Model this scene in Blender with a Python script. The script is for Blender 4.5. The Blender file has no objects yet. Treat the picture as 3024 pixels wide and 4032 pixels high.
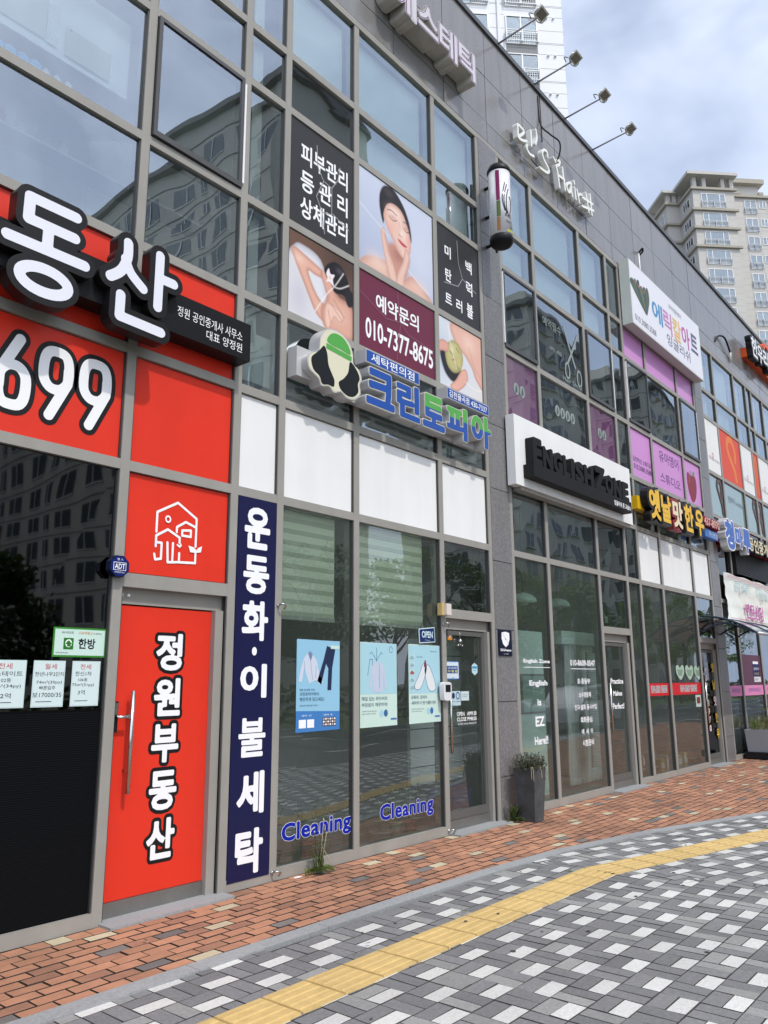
import bpy, bmesh, math, random
import numpy as np
from mathutils import Vector, Matrix
random.seed(7); rng = np.random.default_rng(7)
SC = bpy.context.scene
COL = SC.collection

# ------------------------------------------------------------------ camera
cam_d = bpy.data.cameras.new("camera"); cam = bpy.data.objects.new("camera", cam_d); COL.objects.link(cam)
cam_d.sensor_fit = 'VERTICAL'; cam_d.sensor_height = 36.0; cam_d.lens = 36.0 * 3119.58 / 4032.0
cam_d.clip_start = 0.05; cam_d.clip_end = 2000
CX = Vector((0.63980029, -0.76850982, -0.00694613)); CY = Vector((-0.15665098, -0.13925285, 0.97778787)); CZ = -Vector((0.75240684, 0.62450085, 0.20948183))
CAM_POS = Vector((0, -5, 1.54))
cam.matrix_world = Matrix(((CX.x, CY.x, CZ.x, CAM_POS.x), (CX.y, CY.y, CZ.y, CAM_POS.y), (CX.z, CY.z, CZ.z, CAM_POS.z), (0, 0, 0, 1)))
SC.camera = cam
SC.view_settings.view_transform = 'Standard'; SC.view_settings.look = 'None'
SC.view_settings.exposure = 0.13; SC.view_settings.gamma = 1.0
SC.render.engine = 'CYCLES'
SC.cycles.max_bounces = 10; SC.cycles.transparent_max_bounces = 16; SC.cycles.glossy_bounces = 5
SC.cycles.use_denoising = True
SC.cycles.sample_clamp_indirect = 8.0

# ------------------------------------------------------------------ sky and sun
SUN = Vector((-0.15, -1.0, 1.42)).normalized()
sun_el = math.asin(SUN.z); sun_az = math.atan2(SUN.x, SUN.y)
world = bpy.data.worlds.new("World"); SC.world = world; world.use_nodes = True
nt = world.node_tree; nt.nodes.clear()
def N(t, typ, **kw):
    n = t.nodes.new(typ)
    for k, v in kw.items(): setattr(n, k, v)
    return n
sky = N(nt, 'ShaderNodeTexSky', sky_type='NISHITA', sun_disc=False, sun_elevation=sun_el, sun_rotation=sun_az, air_density=1.0, dust_density=1.2, ozone_density=1.5)
geo = N(nt, 'ShaderNodeTexCoord'); mp = N(nt, 'ShaderNodeMapping'); mp.inputs['Scale'].default_value = (1.0, 1.0, 1.9)
mp.inputs['Location'].default_value = (0.35, 0.1, 0.25)
n1 = N(nt, 'ShaderNodeTexNoise'); n1.inputs['Scale'].default_value = 2.1; n1.inputs['Detail'].default_value = 5; n1.inputs['Roughness'].default_value = 0.55; n1.inputs['Distortion'].default_value = 0.25
rmp = N(nt, 'ShaderNodeValToRGB'); rmp.color_ramp.elements[0].position = 0.40; rmp.color_ramp.elements[0].color = (0.32, 0.32, 0.32, 1); rmp.color_ramp.elements[1].position = 0.66; rmp.color_ramp.elements[1].color = (1, 1, 1, 1)
sep = N(nt, 'ShaderNodeSeparateXYZ'); hr = N(nt, 'ShaderNodeMapRange'); hr.inputs['From Min'].default_value = 0.05; hr.inputs['From Max'].default_value = 0.55; hr.inputs['To Min'].default_value = 0.45; hr.inputs['To Max'].default_value = 0.0
addm = N(nt, 'ShaderNodeMath', operation='ADD', use_clamp=True); mulm = N(nt, 'ShaderNodeMath', operation='MULTIPLY'); mulm.inputs[1].default_value = 0.85
mix = N(nt, 'ShaderNodeMix', data_type='RGBA'); mix.inputs['B'].default_value = (4.7, 5.2, 6.3, 1)
bg = N(nt, 'ShaderNodeBackground'); bg.inputs['Strength'].default_value = 0.15
wo = N(nt, 'ShaderNodeOutputWorld'); L = nt.links.new
# thin cloud scatters forward: brighter towards the sun
dt = N(nt, 'ShaderNodeVectorMath', operation='DOT_PRODUCT'); dt.inputs[1].default_value = SUN; L(geo.outputs['Generated'], dt.inputs[0])
mr_ = N(nt, 'ShaderNodeMapRange'); mr_.inputs['From Min'].default_value = 0.05; mr_.inputs['From Max'].default_value = 1.0; mr_.inputs['To Min'].default_value = 0.0; mr_.inputs['To Max'].default_value = 1.0; L(dt.outputs['Value'], mr_.inputs['Value'])
cl_ = N(nt, 'ShaderNodeMix', data_type='RGBA'); cl_.inputs['A'].default_value = (3.95, 4.5, 5.8, 1); cl_.inputs['B'].default_value = (14.4, 15.2, 16.9, 1); L(mr_.outputs[0], cl_.inputs['Factor']); L(cl_.outputs['Result'], mix.inputs['B'])
L(geo.outputs['Generated'], mp.inputs['Vector']); L(mp.outputs[0], n1.inputs['Vector']); L(n1.outputs['Fac'], rmp.inputs[0])
L(geo.outputs['Generated'], sep.inputs[0]); L(sep.outputs['Z'], hr.inputs['Value'])
L(rmp.outputs[0], mulm.inputs[0]); L(mulm.outputs[0], addm.inputs[0]); L(hr.outputs[0], addm.inputs[1])
L(addm.outputs[0], mix.inputs['Factor']); L(sky.outputs[0], mix.inputs['A']); L(mix.outputs['Result'], bg.inputs['Color']); L(bg.outputs[0], wo.inputs['Surface'])
sun_d = bpy.data.lights.new("sun", 'SUN'); sun_d.energy = 2.3; sun_d.angle = math.radians(1.2); sun_d.color = (1.0, 0.935, 0.84)
sun = bpy.data.objects.new("sun", sun_d); COL.objects.link(sun)
sun.rotation_euler = SUN.to_track_quat('Z', 'Y').to_euler(); sun.location = (0, -30, 40)

# ------------------------------------------------------------------ materials
MATS = {}
def pmat(name, col, rough=0.5, metal=0.0, spec=0.5, noise=None, bump=None, island=0.0, coat=0.0, streak=0.0, dirt=0.0):
    """procedural principled material: noise=(scale, amount), bump=(scale, distance), island = random value per loose piece"""
    if name in MATS: return MATS[name]
    m = bpy.data.materials.new(name); m.use_nodes = True; t = m.node_tree; p = t.nodes['Principled BSDF']
    p.inputs['Base Color'].default_value = (*col, 1); p.inputs['Roughness'].default_value = rough
    p.inputs['Metallic'].default_value = metal; p.inputs['Specular IOR Level'].default_value = spec
    if coat: p.inputs['Coat Weight'].default_value = coat; p.inputs['Coat Roughness'].default_value = 0.06
    tc = N(t, 'ShaderNodeTexCoord'); cur = None
    rgb = N(t, 'ShaderNodeRGB'); rgb.outputs[0].default_value = (*col, 1); cur = rgb.outputs[0]
    def mulby(fac_socket, lo, hi):
        nonlocal cur
        mr = N(t, 'ShaderNodeMapRange'); mr.inputs['To Min'].default_value = lo; mr.inputs['To Max'].default_value = hi
        t.links.new(fac_socket, mr.inputs['Value'])
        mx = N(t, 'ShaderNodeMix', data_type='RGBA', blend_type='MULTIPLY'); mx.inputs['Factor'].default_value = 1
        t.links.new(cur, mx.inputs['A']); t.links.new(mr.outputs[0], mx.inputs['B']); cur = mx.outputs['Result']
    if noise:
        nz = N(t, 'ShaderNodeTexNoise'); nz.inputs['Scale'].default_value = noise[0]; nz.inputs['Detail'].default_value = 4; nz.inputs['Roughness'].default_value = 0.65
        t.links.new(tc.outputs['Object'], nz.inputs['Vector']); mulby(nz.outputs['Fac'], 1 - 2 * noise[1], 1 + 2 * noise[1])
    if streak:
        mpp = N(t, 'ShaderNodeMapping'); mpp.inputs['Scale'].default_value = (5, 5, 0.5); t.links.new(tc.outputs['Object'], mpp.inputs['Vector'])
        nz = N(t, 'ShaderNodeTexNoise'); nz.inputs['Scale'].default_value = 1.0; nz.inputs['Detail'].default_value = 6; t.links.new(mpp.outputs[0], nz.inputs['Vector']); mulby(nz.outputs['Fac'], 1 - 2 * streak, 1 + 2 * streak)
    if dirt:
        nz = N(t, 'ShaderNodeTexNoise'); nz.inputs['Scale'].default_value = 0.9; nz.inputs['Detail'].default_value = 7; nz.inputs['Roughness'].default_value = 0.68; nz.inputs['Distortion'].default_value = 0.6
        t.links.new(tc.outputs['Object'], nz.inputs['Vector']); mulby(nz.outputs['Fac'], 1 - 2 * dirt, 1 + 2 * dirt)
    if island:
        g = N(t, 'ShaderNodeNewGeometry'); mulby(g.outputs['Random Per Island'], 1 - island, 1 + island)
    t.links.new(cur, p.inputs['Base Color'])
    if bump:
        nb = N(t, 'ShaderNodeTexNoise'); nb.inputs['Scale'].default_value = bump[0]; nb.inputs['Detail'].default_value = 3; t.links.new(tc.outputs['Object'], nb.inputs['Vector'])
        b = N(t, 'ShaderNodeBump'); b.inputs['Distance'].default_value = bump[1]; b.inputs['Strength'].default_value = 1.0
        t.links.new(nb.outputs['Fac'], b.inputs['Height']); t.links.new(b.outputs[0], p.inputs['Normal'])
    MATS[name] = m; return m
def glass(name, tint, refl, rough=0.0, wave=0.0022, rtint=(0.93, 0.97, 1.0), body=None, bodyfac=0.0):
    m = bpy.data.materials.new(name); m.use_nodes = True; t = m.node_tree; t.nodes.clear()
    out = N(t, 'ShaderNodeOutputMaterial'); tr = N(t, 'ShaderNodeBsdfTransparent'); tr.inputs[0].default_value = (*tint, 1)
    gl = N(t, 'ShaderNodeBsdfGlossy'); gl.inputs['Roughness'].default_value = rough; gl.inputs['Color'].default_value = (*rtint, 1)
    tc = N(t, 'ShaderNodeTexCoord'); nz = N(t, 'ShaderNodeTexNoise'); nz.inputs['Scale'].default_value = 1.1; nz.inputs['Detail'].default_value = 1.0
    t.links.new(tc.outputs['Object'], nz.inputs['Vector'])
    b = N(t, 'ShaderNodeBump'); b.inputs['Distance'].default_value = wave; b.inputs['Strength'].default_value = 1.0
    t.links.new(nz.outputs['Fac'], b.inputs['Height']); t.links.new(b.outputs[0], gl.inputs['Normal'])
    fr = N(t, 'ShaderNodeLayerWeight'); fr.inputs['Blend'].default_value = 0.28
    mr = N(t, 'ShaderNodeMapRange'); mr.inputs['To Min'].default_value = refl; mr.inputs['To Max'].default_value = 1.0
    t.links.new(fr.outputs['Fresnel'], mr.inputs['Value'])
    ms = N(t, 'ShaderNodeMixShader'); t.links.new(mr.outputs[0], ms.inputs[0]); t.links.new(gl.outputs[0], ms.inputs[2])
    if body:
        df = N(t, 'ShaderNodeBsdfDiffuse'); df.inputs[0].default_value = (*body, 1)
        m2 = N(t, 'ShaderNodeMixShader'); m2.inputs[0].default_value = bodyfac
        t.links.new(tr.outputs[0], m2.inputs[1]); t.links.new(df.outputs[0], m2.inputs[2]); t.links.new(m2.outputs[0], ms.inputs[1])
    else: t.links.new(tr.outputs[0], ms.inputs[1])
    t.links.new(ms.outputs[0], out.inputs[0]); MATS[name] = m; return m

G_CLEAR = glass('clear_tinted_glass', (0.84, 0.91, 0.86), 0.30, wave=0.006, rtint=(.82, .91, 1.0), body=(.50, .55, .52), bodyfac=.02)
G_SHOP = glass('clear_shop_glass', (0.92, 0.97, 0.93), 0.12, wave=0.006, body=(.42, .52, .45), bodyfac=.06)
G_DARK = glass('dark_film_glass', (0.03, 0.03, 0.03), 0.07, rough=.02, wave=0.005)
G_FROST = glass('frosted_green_glass', (0.2, 0.25, 0.24), 0.16, body=(0.20, 0.29, 0.26), bodyfac=0.85)
G_PINK = glass('purple_film_glass', (0.40, 0.12, 0.36), 0.26, body=(0.32, 0.13, 0.30), bodyfac=0.45)
G_TOWER = glass('tower_window_glass', (0.6, 0.68, 0.70), 0.18, wave=0.001)
ALU = pmat('grey_painted_aluminium', (0.285, 0.275, 0.25), 0.42, 0.0, 0.35, noise=(3, 0.07), streak=0.06)
ALU_D = pmat('dark_window_gasket', (0.035, 0.035, 0.035), 0.5)
ALU_W = pmat('white_casement_edge', (0.75, 0.76, 0.76), 0.4)
STONE = pmat('polished_grey_granite', (0.192, 0.188, 0.186), 0.20, 0, 0.5, noise=(34, 0.16), island=0.06, streak=0.12)
STONE_D = pmat('flamed_dark_granite', (0.165, 0.162, 0.165), 0.30, 0, 0.5, noise=(36, 0.42), island=0.08, streak=0.08)
JOINT = pmat('dark_joint_sealant', (0.05, 0.05, 0.055), 0.8)
CAP = pmat('dark_grey_metal_coping', (0.085, 0.09, 0.10), 0.45, 0.2)
WHITE = pmat('matt_white_panel', (0.74, 0.745, 0.74), 0.45, spec=.3, noise=(1.3, 0.03), streak=0.035)
RED = pmat('red_vinyl_film', (0.66, 0.036, 0.018), 0.34, spec=.25, noise=(1.4, 0.06), streak=.03)
NAVY = pmat('navy_vinyl_film', (0.010, 0.011, 0.055), 0.34, spec=.25)
WVIN = pmat('white_vinyl', (0.82, 0.83, 0.85), 0.4)
KVIN = pmat('black_vinyl', (0.010, 0.010, 0.011), 0.4, spec=.25)
PINK = pmat('pink_vinyl_film', (0.56, 0.25, 0.56), 0.32, noise=(1.0, 0.02))
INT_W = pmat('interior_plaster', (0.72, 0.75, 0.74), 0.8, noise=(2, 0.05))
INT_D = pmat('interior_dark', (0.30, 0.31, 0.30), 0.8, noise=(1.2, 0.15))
INT_F = pmat('interior_floor', (0.42, 0.40, 0.37), 0.5)
STEEL = pmat('brushed_stainless_steel', (0.55, 0.54, 0.52), 0.25, 1.0)
BLK = pmat('black_plastic', (0.010, 0.010, 0.011), 0.45, spec=.2)
def leafmat(name, col, island=0.35, trans=0.45):
    m = pmat(name, col, 0.55, island=island, spec=.3); t = m.node_tree; p = t.nodes['Principled BSDF']; tl = N(t, 'ShaderNodeBsdfTranslucent'); mx = N(t, 'ShaderNodeMixShader'); mx.inputs[0].default_value = trans
    src = p.inputs['Base Color'].links[0].from_socket; hs = N(t, 'ShaderNodeMix', data_type='RGBA', blend_type='MULTIPLY'); hs.inputs['Factor'].default_value = 1; hs.inputs['B'].default_value = (1.5, 1.7, .8, 1); t.links.new(src, hs.inputs['A']); t.links.new(hs.outputs['Result'], tl.inputs[0])
    t.links.new(p.outputs[0], mx.inputs[1]); t.links.new(tl.outputs[0], mx.inputs[2]); t.links.new(mx.outputs[0], t.nodes['Material Output'].inputs['Surface']); return m
def flat(c, rough=0.4): return pmat('colour_%02x%02x%02x' % tuple(int(255 * min(1, x)) for x in c) + ('' if rough == 0.4 else '_gloss'), c, rough, spec=.25)
def srgb(r, g, b):
    f = lambda u: (u / 12.92 if u <= 0.04045 else ((u + 0.055) / 1.055) ** 2.4)
    return (f(r / 255), f(g / 255), f(b / 255))
def paint(r, g, b, k=0.85): return flat(tuple(k * x for x in srgb(r, g, b)))

# ------------------------------------------------------------------ mesh helpers
WL = {}
class MB:
    def __init__(s): s.v = []; s.f = []; s.m = []; s.mats = []; s.smooth = []
    def mi(s, mat):
        if mat not in s.mats: s.mats.append(mat)
        return s.mats.index(mat)
    def add(s, vs, fs, mat, smooth=False):
        o = len(s.v); s.v += [tuple(map(float, a)) for a in vs]; k = s.mi(mat)
        for f in fs: s.f.append(tuple(i + o for i in f)); s.m.append(k); s.smooth.append(smooth)
        return s
    def box(s, x0, x1, y0, y1, z0, z1, mat):
        return s.add([(x0, y0, z0), (x1, y0, z0), (x1, y1, z0), (x0, y1, z0), (x0, y0, z1), (x1, y0, z1), (x1, y1, z1), (x0, y1, z1)],
                     [(0, 3, 2, 1), (4, 5, 6, 7), (0, 1, 5, 4), (1, 2, 6, 5), (2, 3, 7, 6), (3, 0, 4, 7)], mat)
    def quad(s, a, b, c, d, mat): return s.add([a, b, c, d], [(0, 1, 2, 3)], mat)
    def rect(s, x0, x1, z0, z1, y, mat): return s.quad((x0, y, z0), (x1, y, z0), (x1, y, z1), (x0, y, z1), mat)
    def poly(s, pts, y, mat): return s.add([(x, y, z) for x, z in pts], [tuple(range(len(pts)))], mat)
    def tube(s, pts, r, mat, n=10, cap=True):
        pts = [Vector(p) for p in pts]; rs = r if isinstance(r, (list, tuple)) else [r] * len(pts); vs = []; fs = []
        up = Vector((0, 0, 1)); prev = None
        for i, p in enumerate(pts):
            d = (pts[min(i + 1, len(pts) - 1)] - pts[max(i - 1, 0)]).normalized()
            if prev is None:
                a = d.orthogonal().normalized()
            else:
                a = (prev - d * prev.dot(d))
                a = a.normalized() if a.length > 1e-6 else d.orthogonal().normalized()
            prev = a; b = d.cross(a)
            for k in range(n):
                t = 2 * math.pi * k / n; vs.append(p + (a * math.cos(t) + b * math.sin(t)) * rs[i])
        for i in range(len(pts) - 1):
            for k in range(n):
                k2 = (k + 1) % n; fs.append((i * n + k, i * n + k2, (i + 1) * n + k2, (i + 1) * n + k))
        if cap: fs.append(tuple(range(n - 1, -1, -1))); fs.append(tuple((len(pts) - 1) * n + k for k in range(n)))
        return s.add(vs, fs, mat, True)
    def lathe(s, c, prof, mat, n=20):
        vs = []; fs = []
        for r, z in prof:
            for k in range(n):
                t = 2 * math.pi * k / n; vs.append((c[0] + r * math.cos(t), c[1] + r * math.sin(t), c[2] + z))
        for i in range(len(prof) - 1):
            for k in range(n):
                k2 = (k + 1) % n; fs.append((i * n + k, i * n + k2, (i + 1) * n + k2, (i + 1) * n + k))
        fs.append(tuple(range(n - 1, -1, -1))); fs.append(tuple((len(prof) - 1) * n + k for k in range(n)))
        return s.add(vs, fs, mat, True)
    def merge(s, vf, mat, smooth=False): return s.add(vf[0], vf[1], mat, smooth)
    def build(s, name, parent=None, local=False):
        me = bpy.data.meshes.new(name); off = Vector((0, 0, 0)) if (parent is None or local) else WL.get(parent.name, Vector((0, 0, 0)))
        me.from_pydata([(a[0] - off.x, a[1] - off.y, a[2] - off.z) for a in s.v], [], s.f)
        for m in s.mats: me.materials.append(m)
        me.polygons.foreach_set('material_index', s.m); me.polygons.foreach_set('use_smooth', s.smooth); me.update()
        o = bpy.data.objects.new(name, me); COL.objects.link(o)
        if parent is not None: o.parent = parent; WL[o.name] = off.copy()
        else: WL[o.name] = Vector((0, 0, 0))
        return o
    def top(s, name, label, cat, group=None, base=None):
        """one top-level mesh, its origin at its base"""
        a = np.array(s.v)
        b = Vector(base) if base is not None else Vector(((a[:, 0].min() + a[:, 0].max()) / 2, (a[:, 1].min() + a[:, 1].max()) / 2, a[:, 2].min()))
        s.v = [(x - b.x, y - b.y, z - b.z) for x, y, z in s.v]
        o = s.build(name); o.location = b; WL[o.name] = b.copy(); tag(o, label, cat, group); return o
def tag(o, label, cat, group=None):
    o['label'] = label; o['category'] = cat
    if group: o['group'] = group
def thing(name, label, cat, loc=(0, 0, 0), group=None, rz=0.0):
    o = bpy.data.objects.new(name, None); COL.objects.link(o); o.location = loc; o.rotation_euler = (0, 0, rz); o.empty_display_size = 0.2
    WL[o.name] = Vector(loc); tag(o, label, cat, group); return o
def struct(o, kind='structure'): o['kind'] = kind; return o
def catmull(pts, n=6, closed=True):
    P = [np.array(p, float) for p in pts]; out = []; m = len(P)
    for i in range(m if closed else m - 1):
        p0, p1, p2, p3 = (P[(i - 1) % m], P[i], P[(i + 1) % m], P[(i + 2) % m]) if closed else (P[max(i - 1, 0)], P[i], P[i + 1], P[min(i + 2, m - 1)])
        for k in range(n):
            t = k / n; out.append(tuple(0.5 * ((2 * p1) + (-p0 + p2) * t + (2 * p0 - 5 * p1 + 4 * p2 - p3) * t * t + (-p0 + 3 * p1 - 3 * p2 + p3) * t ** 3)))
    if not closed: out.append(tuple(P[-1]))
    return out
# ---- lettering: font outlines or pen strokes -> distance field -> clean contours
_tc = {}
def raw_text(s, res=4, spacing=1.0):
    key = (s, res, spacing)
    if key in _tc: return _tc[key]
    cu = bpy.data.curves.new('lettering_curve', 'FONT'); cu.body = s; cu.resolution_u = res; cu.space_character = spacing; cu.size = 1.0
    ob = bpy.data.objects.new('lettering_curve', cu); COL.objects.link(ob)
    dg = bpy.context.evaluated_depsgraph_get(); dg.update()
    me = bpy.data.meshes.new_from_object(ob.evaluated_get(dg))
    v = np.array([w.co[:2] for w in me.vertices]).reshape(-1, 2); f = [tuple(p.vertices) for p in me.polygons]
    bpy.data.objects.remove(ob); bpy.data.curves.remove(cu); bpy.data.meshes.remove(me)
    _tc[key] = (v, f); return _tc[key]
def seg_dist(px, py, segs):
    d = np.full(px.shape, 1e9)
    for (ax, ay, bx, by) in segs:
        vx, vy = bx - ax, by - ay; l2 = vx * vx + vy * vy + 1e-12
        t = np.clip(((px - ax) * vx + (py - ay) * vy) / l2, 0, 1)
        np.minimum(d, np.hypot(px - ax - t * vx, py - ay - t * vy), out=d)
    return d
def field_text(s, grid=0.022, pad=0.16, res=3, spacing=1.0):
    v, f = raw_text(s, res, spacing); cnt = {}
    for p in f:
        for i in range(len(p)):
            e = (p[i], p[(i + 1) % len(p)]); k = (min(e), max(e)); cnt[k] = cnt.get(k, 0) + 1
    segs = [(v[a][0], v[a][1], v[b][0], v[b][1]) for (a, b), c in cnt.items() if c == 1]
    lo = v.min(0) - pad; hi = v.max(0) + pad
    gx = np.arange(lo[0], hi[0], grid); gy = np.arange(lo[1], hi[1], grid); X, Y = np.meshgrid(gx, gy)
    d = seg_dist(X, Y, segs); ins = np.zeros(X.shape, bool)
    for ax, ay, bx, by in segs:
        if ay == by: continue
        c = ((ay > Y) != (by > Y)) & (X < (bx - ax) * (Y - ay) / (by - ay) + ax); ins ^= c
    return gx, gy, np.where(ins, -d, d), v.min(0), v.max(0)
def field_strokes(strokes, w, grid, pad):
    pts = np.array([p for s in strokes for p in s]); lo = pts.min(0) - pad - w; hi = pts.max(0) + pad + w
    gx = np.arange(lo[0], hi[0], grid); gy = np.arange(lo[1], hi[1], grid); X, Y = np.meshgrid(gx, gy)
    segs = [(*s[i], *s[i + 1]) for s in strokes for i in range(len(s) - 1)]
    return gx, gy, seg_dist(X, Y, segs) - w / 2
def contour(gx, gy, F, lev):
    Z = F - lev; Z = np.where(np.abs(Z) < 1e-9, 1e-9, Z); ny, nx = Z.shape; nxt = {}
    def ex(i, j): a, b = Z[j, i], Z[j, i + 1]; return (gx[i] + (gx[i + 1] - gx[i]) * a / (a - b), gy[j])
    def ey(i, j): a, b = Z[j, i], Z[j + 1, i]; return (gx[i], gy[j] + (gy[j + 1] - gy[j]) * a / (a - b))
    S = Z < 0; code = S[:-1, :-1] * 1 + S[:-1, 1:] * 2 + S[1:, 1:] * 4 + S[1:, :-1] * 8
    tab = {1: [(3, 0)], 2: [(0, 1)], 3: [(3, 1)], 4: [(1, 2)], 5: [(3, 0), (1, 2)], 6: [(0, 2)], 7: [(3, 2)], 8: [(2, 3)], 9: [(2, 0)], 10: [(0, 1), (2, 3)], 11: [(2, 1)], 12: [(1, 3)], 13: [(1, 0)], 14: [(0, 3)]}
    def key(e, i, j): return {0: (0, i, j), 1: (1, i + 1, j), 2: (0, i, j + 1), 3: (1, i, j)}[e]
    for j, i in zip(*np.nonzero((code > 0) & (code < 15))):
        for a, b in tab[code[j, i]]: nxt[key(a, i, j)] = key(b, i, j)
    loops = []
    while nxt:
        k0 = next(iter(nxt)); lp = []; k = k0
        while k in nxt:
            lp.append(ex(k[1], k[2]) if k[0] == 0 else ey(k[1], k[2])); k = nxt.pop(k)
        if len(lp) > 3:
            q = []
            for n_, p in enumerate(lp):
                a, b = lp[n_ - 1], lp[(n_ + 1) % len(lp)]
                if abs((p[0] - a[0]) * (b[1] - p[1]) - (p[1] - a[1]) * (b[0] - p[0])) > 1e-3 * ((gx[1] - gx[0]) ** 2) * 20 or n_ % 5 == 0: q.append(p)
            if len(q) > 2: loops.append(q)
    return loops
def fill_loops(loops, depth=0.0):
    """closed outlines (holes by nesting) -> flat or extruded mesh in (u, v, w)"""
    cu = bpy.data.curves.new('outline_curve', 'CURVE'); cu.dimensions = '2D'; cu.fill_mode = 'BOTH' if depth == 0 else 'BOTH'; cu.extrude = depth / 2
    for lp in loops:
        sp = cu.splines.new('POLY'); sp.points.add(len(lp) - 1); sp.use_cyclic_u = True
        for p, (x, y) in zip(sp.points, lp): p.co = (x, y, 0, 1)
    ob = bpy.data.objects.new('outline_curve', cu); COL.objects.link(ob)
    dg = bpy.context.evaluated_depsgraph_get(); dg.update(); me = bpy.data.meshes.new_from_object(ob.evaluated_get(dg))
    v = [tuple(w.co) for w in me.vertices]; f = [tuple(p.vertices) for p in me.polygons]
    bpy.data.objects.remove(ob); bpy.data.curves.remove(cu); bpy.data.meshes.remove(me)
    return v, f
def up(vf, y, depth=0.0):
    """(u, v, w) -> wall coordinates; y is the plane of the front face"""
    return [(a, y + depth / 2 - w, b) for a, b, w in vf[0]], vf[1]
_fc = {}
def glyph(mb, s, rect, y, mat, off=0.0, depth=0.0, grid=0.022, spacing=1.0, fit_off=None):
    """emboldened lettering fitted into rect=(x0,x1,z0,z1): fit_off is the offset whose outline fills the rect"""
    fo = off if fit_off is None else fit_off
    k = (s, grid, spacing)
    if k not in _fc: _fc[k] = field_text(s, grid, spacing=spacing)
    gx, gy, F, lo, hi = _fc[k]; lo = lo - fo; hi = hi + fo
    lp = contour(gx, gy, F, off); sx = (rect[1] - rect[0]) / (hi[0] - lo[0]); sz = (rect[3] - rect[2]) / (hi[1] - lo[1])
    lp = [[(rect[0] + (x - lo[0]) * sx, rect[2] + (z - lo[1]) * sz) for x, z in l] for l in lp]
    mb.merge(up(fill_loops(lp, depth), y, depth), mat); return mb
def strokes(mb, st, w, y, mat, depth=0.0, grid=0.006, off=0.0, pad=None):
    gx, gy, F = field_strokes(st, w, grid, off + 4 * grid)
    mb.merge(up(fill_loops(contour(gx, gy, F, off), depth), y, depth), mat); return mb
def txt(mb, s, rect, y, mat, res=2, spacing=1.0):
    v, f = raw_text(s, res, spacing); lo, hi = v.min(0), v.max(0)
    sx = (rect[1] - rect[0]) / max(1e-6, hi[0] - lo[0]); sz = (rect[3] - rect[2]) / max(1e-6, hi[1] - lo[1])
    mb.add([(rect[0] + (a - lo[0]) * sx, y, rect[2] + (b - lo[1]) * sz) for a, b in v], f, mat); return mb
def shape(mb, pts, y, mat, n=5): return mb.poly(catmull(pts, n), y, mat)
def ring(cx, cz, rx, rz, n=28): return [(cx + rx * math.cos(2 * math.pi * k / n), cz + rz * math.sin(2 * math.pi * k / n)) for k in range(n)]

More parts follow.
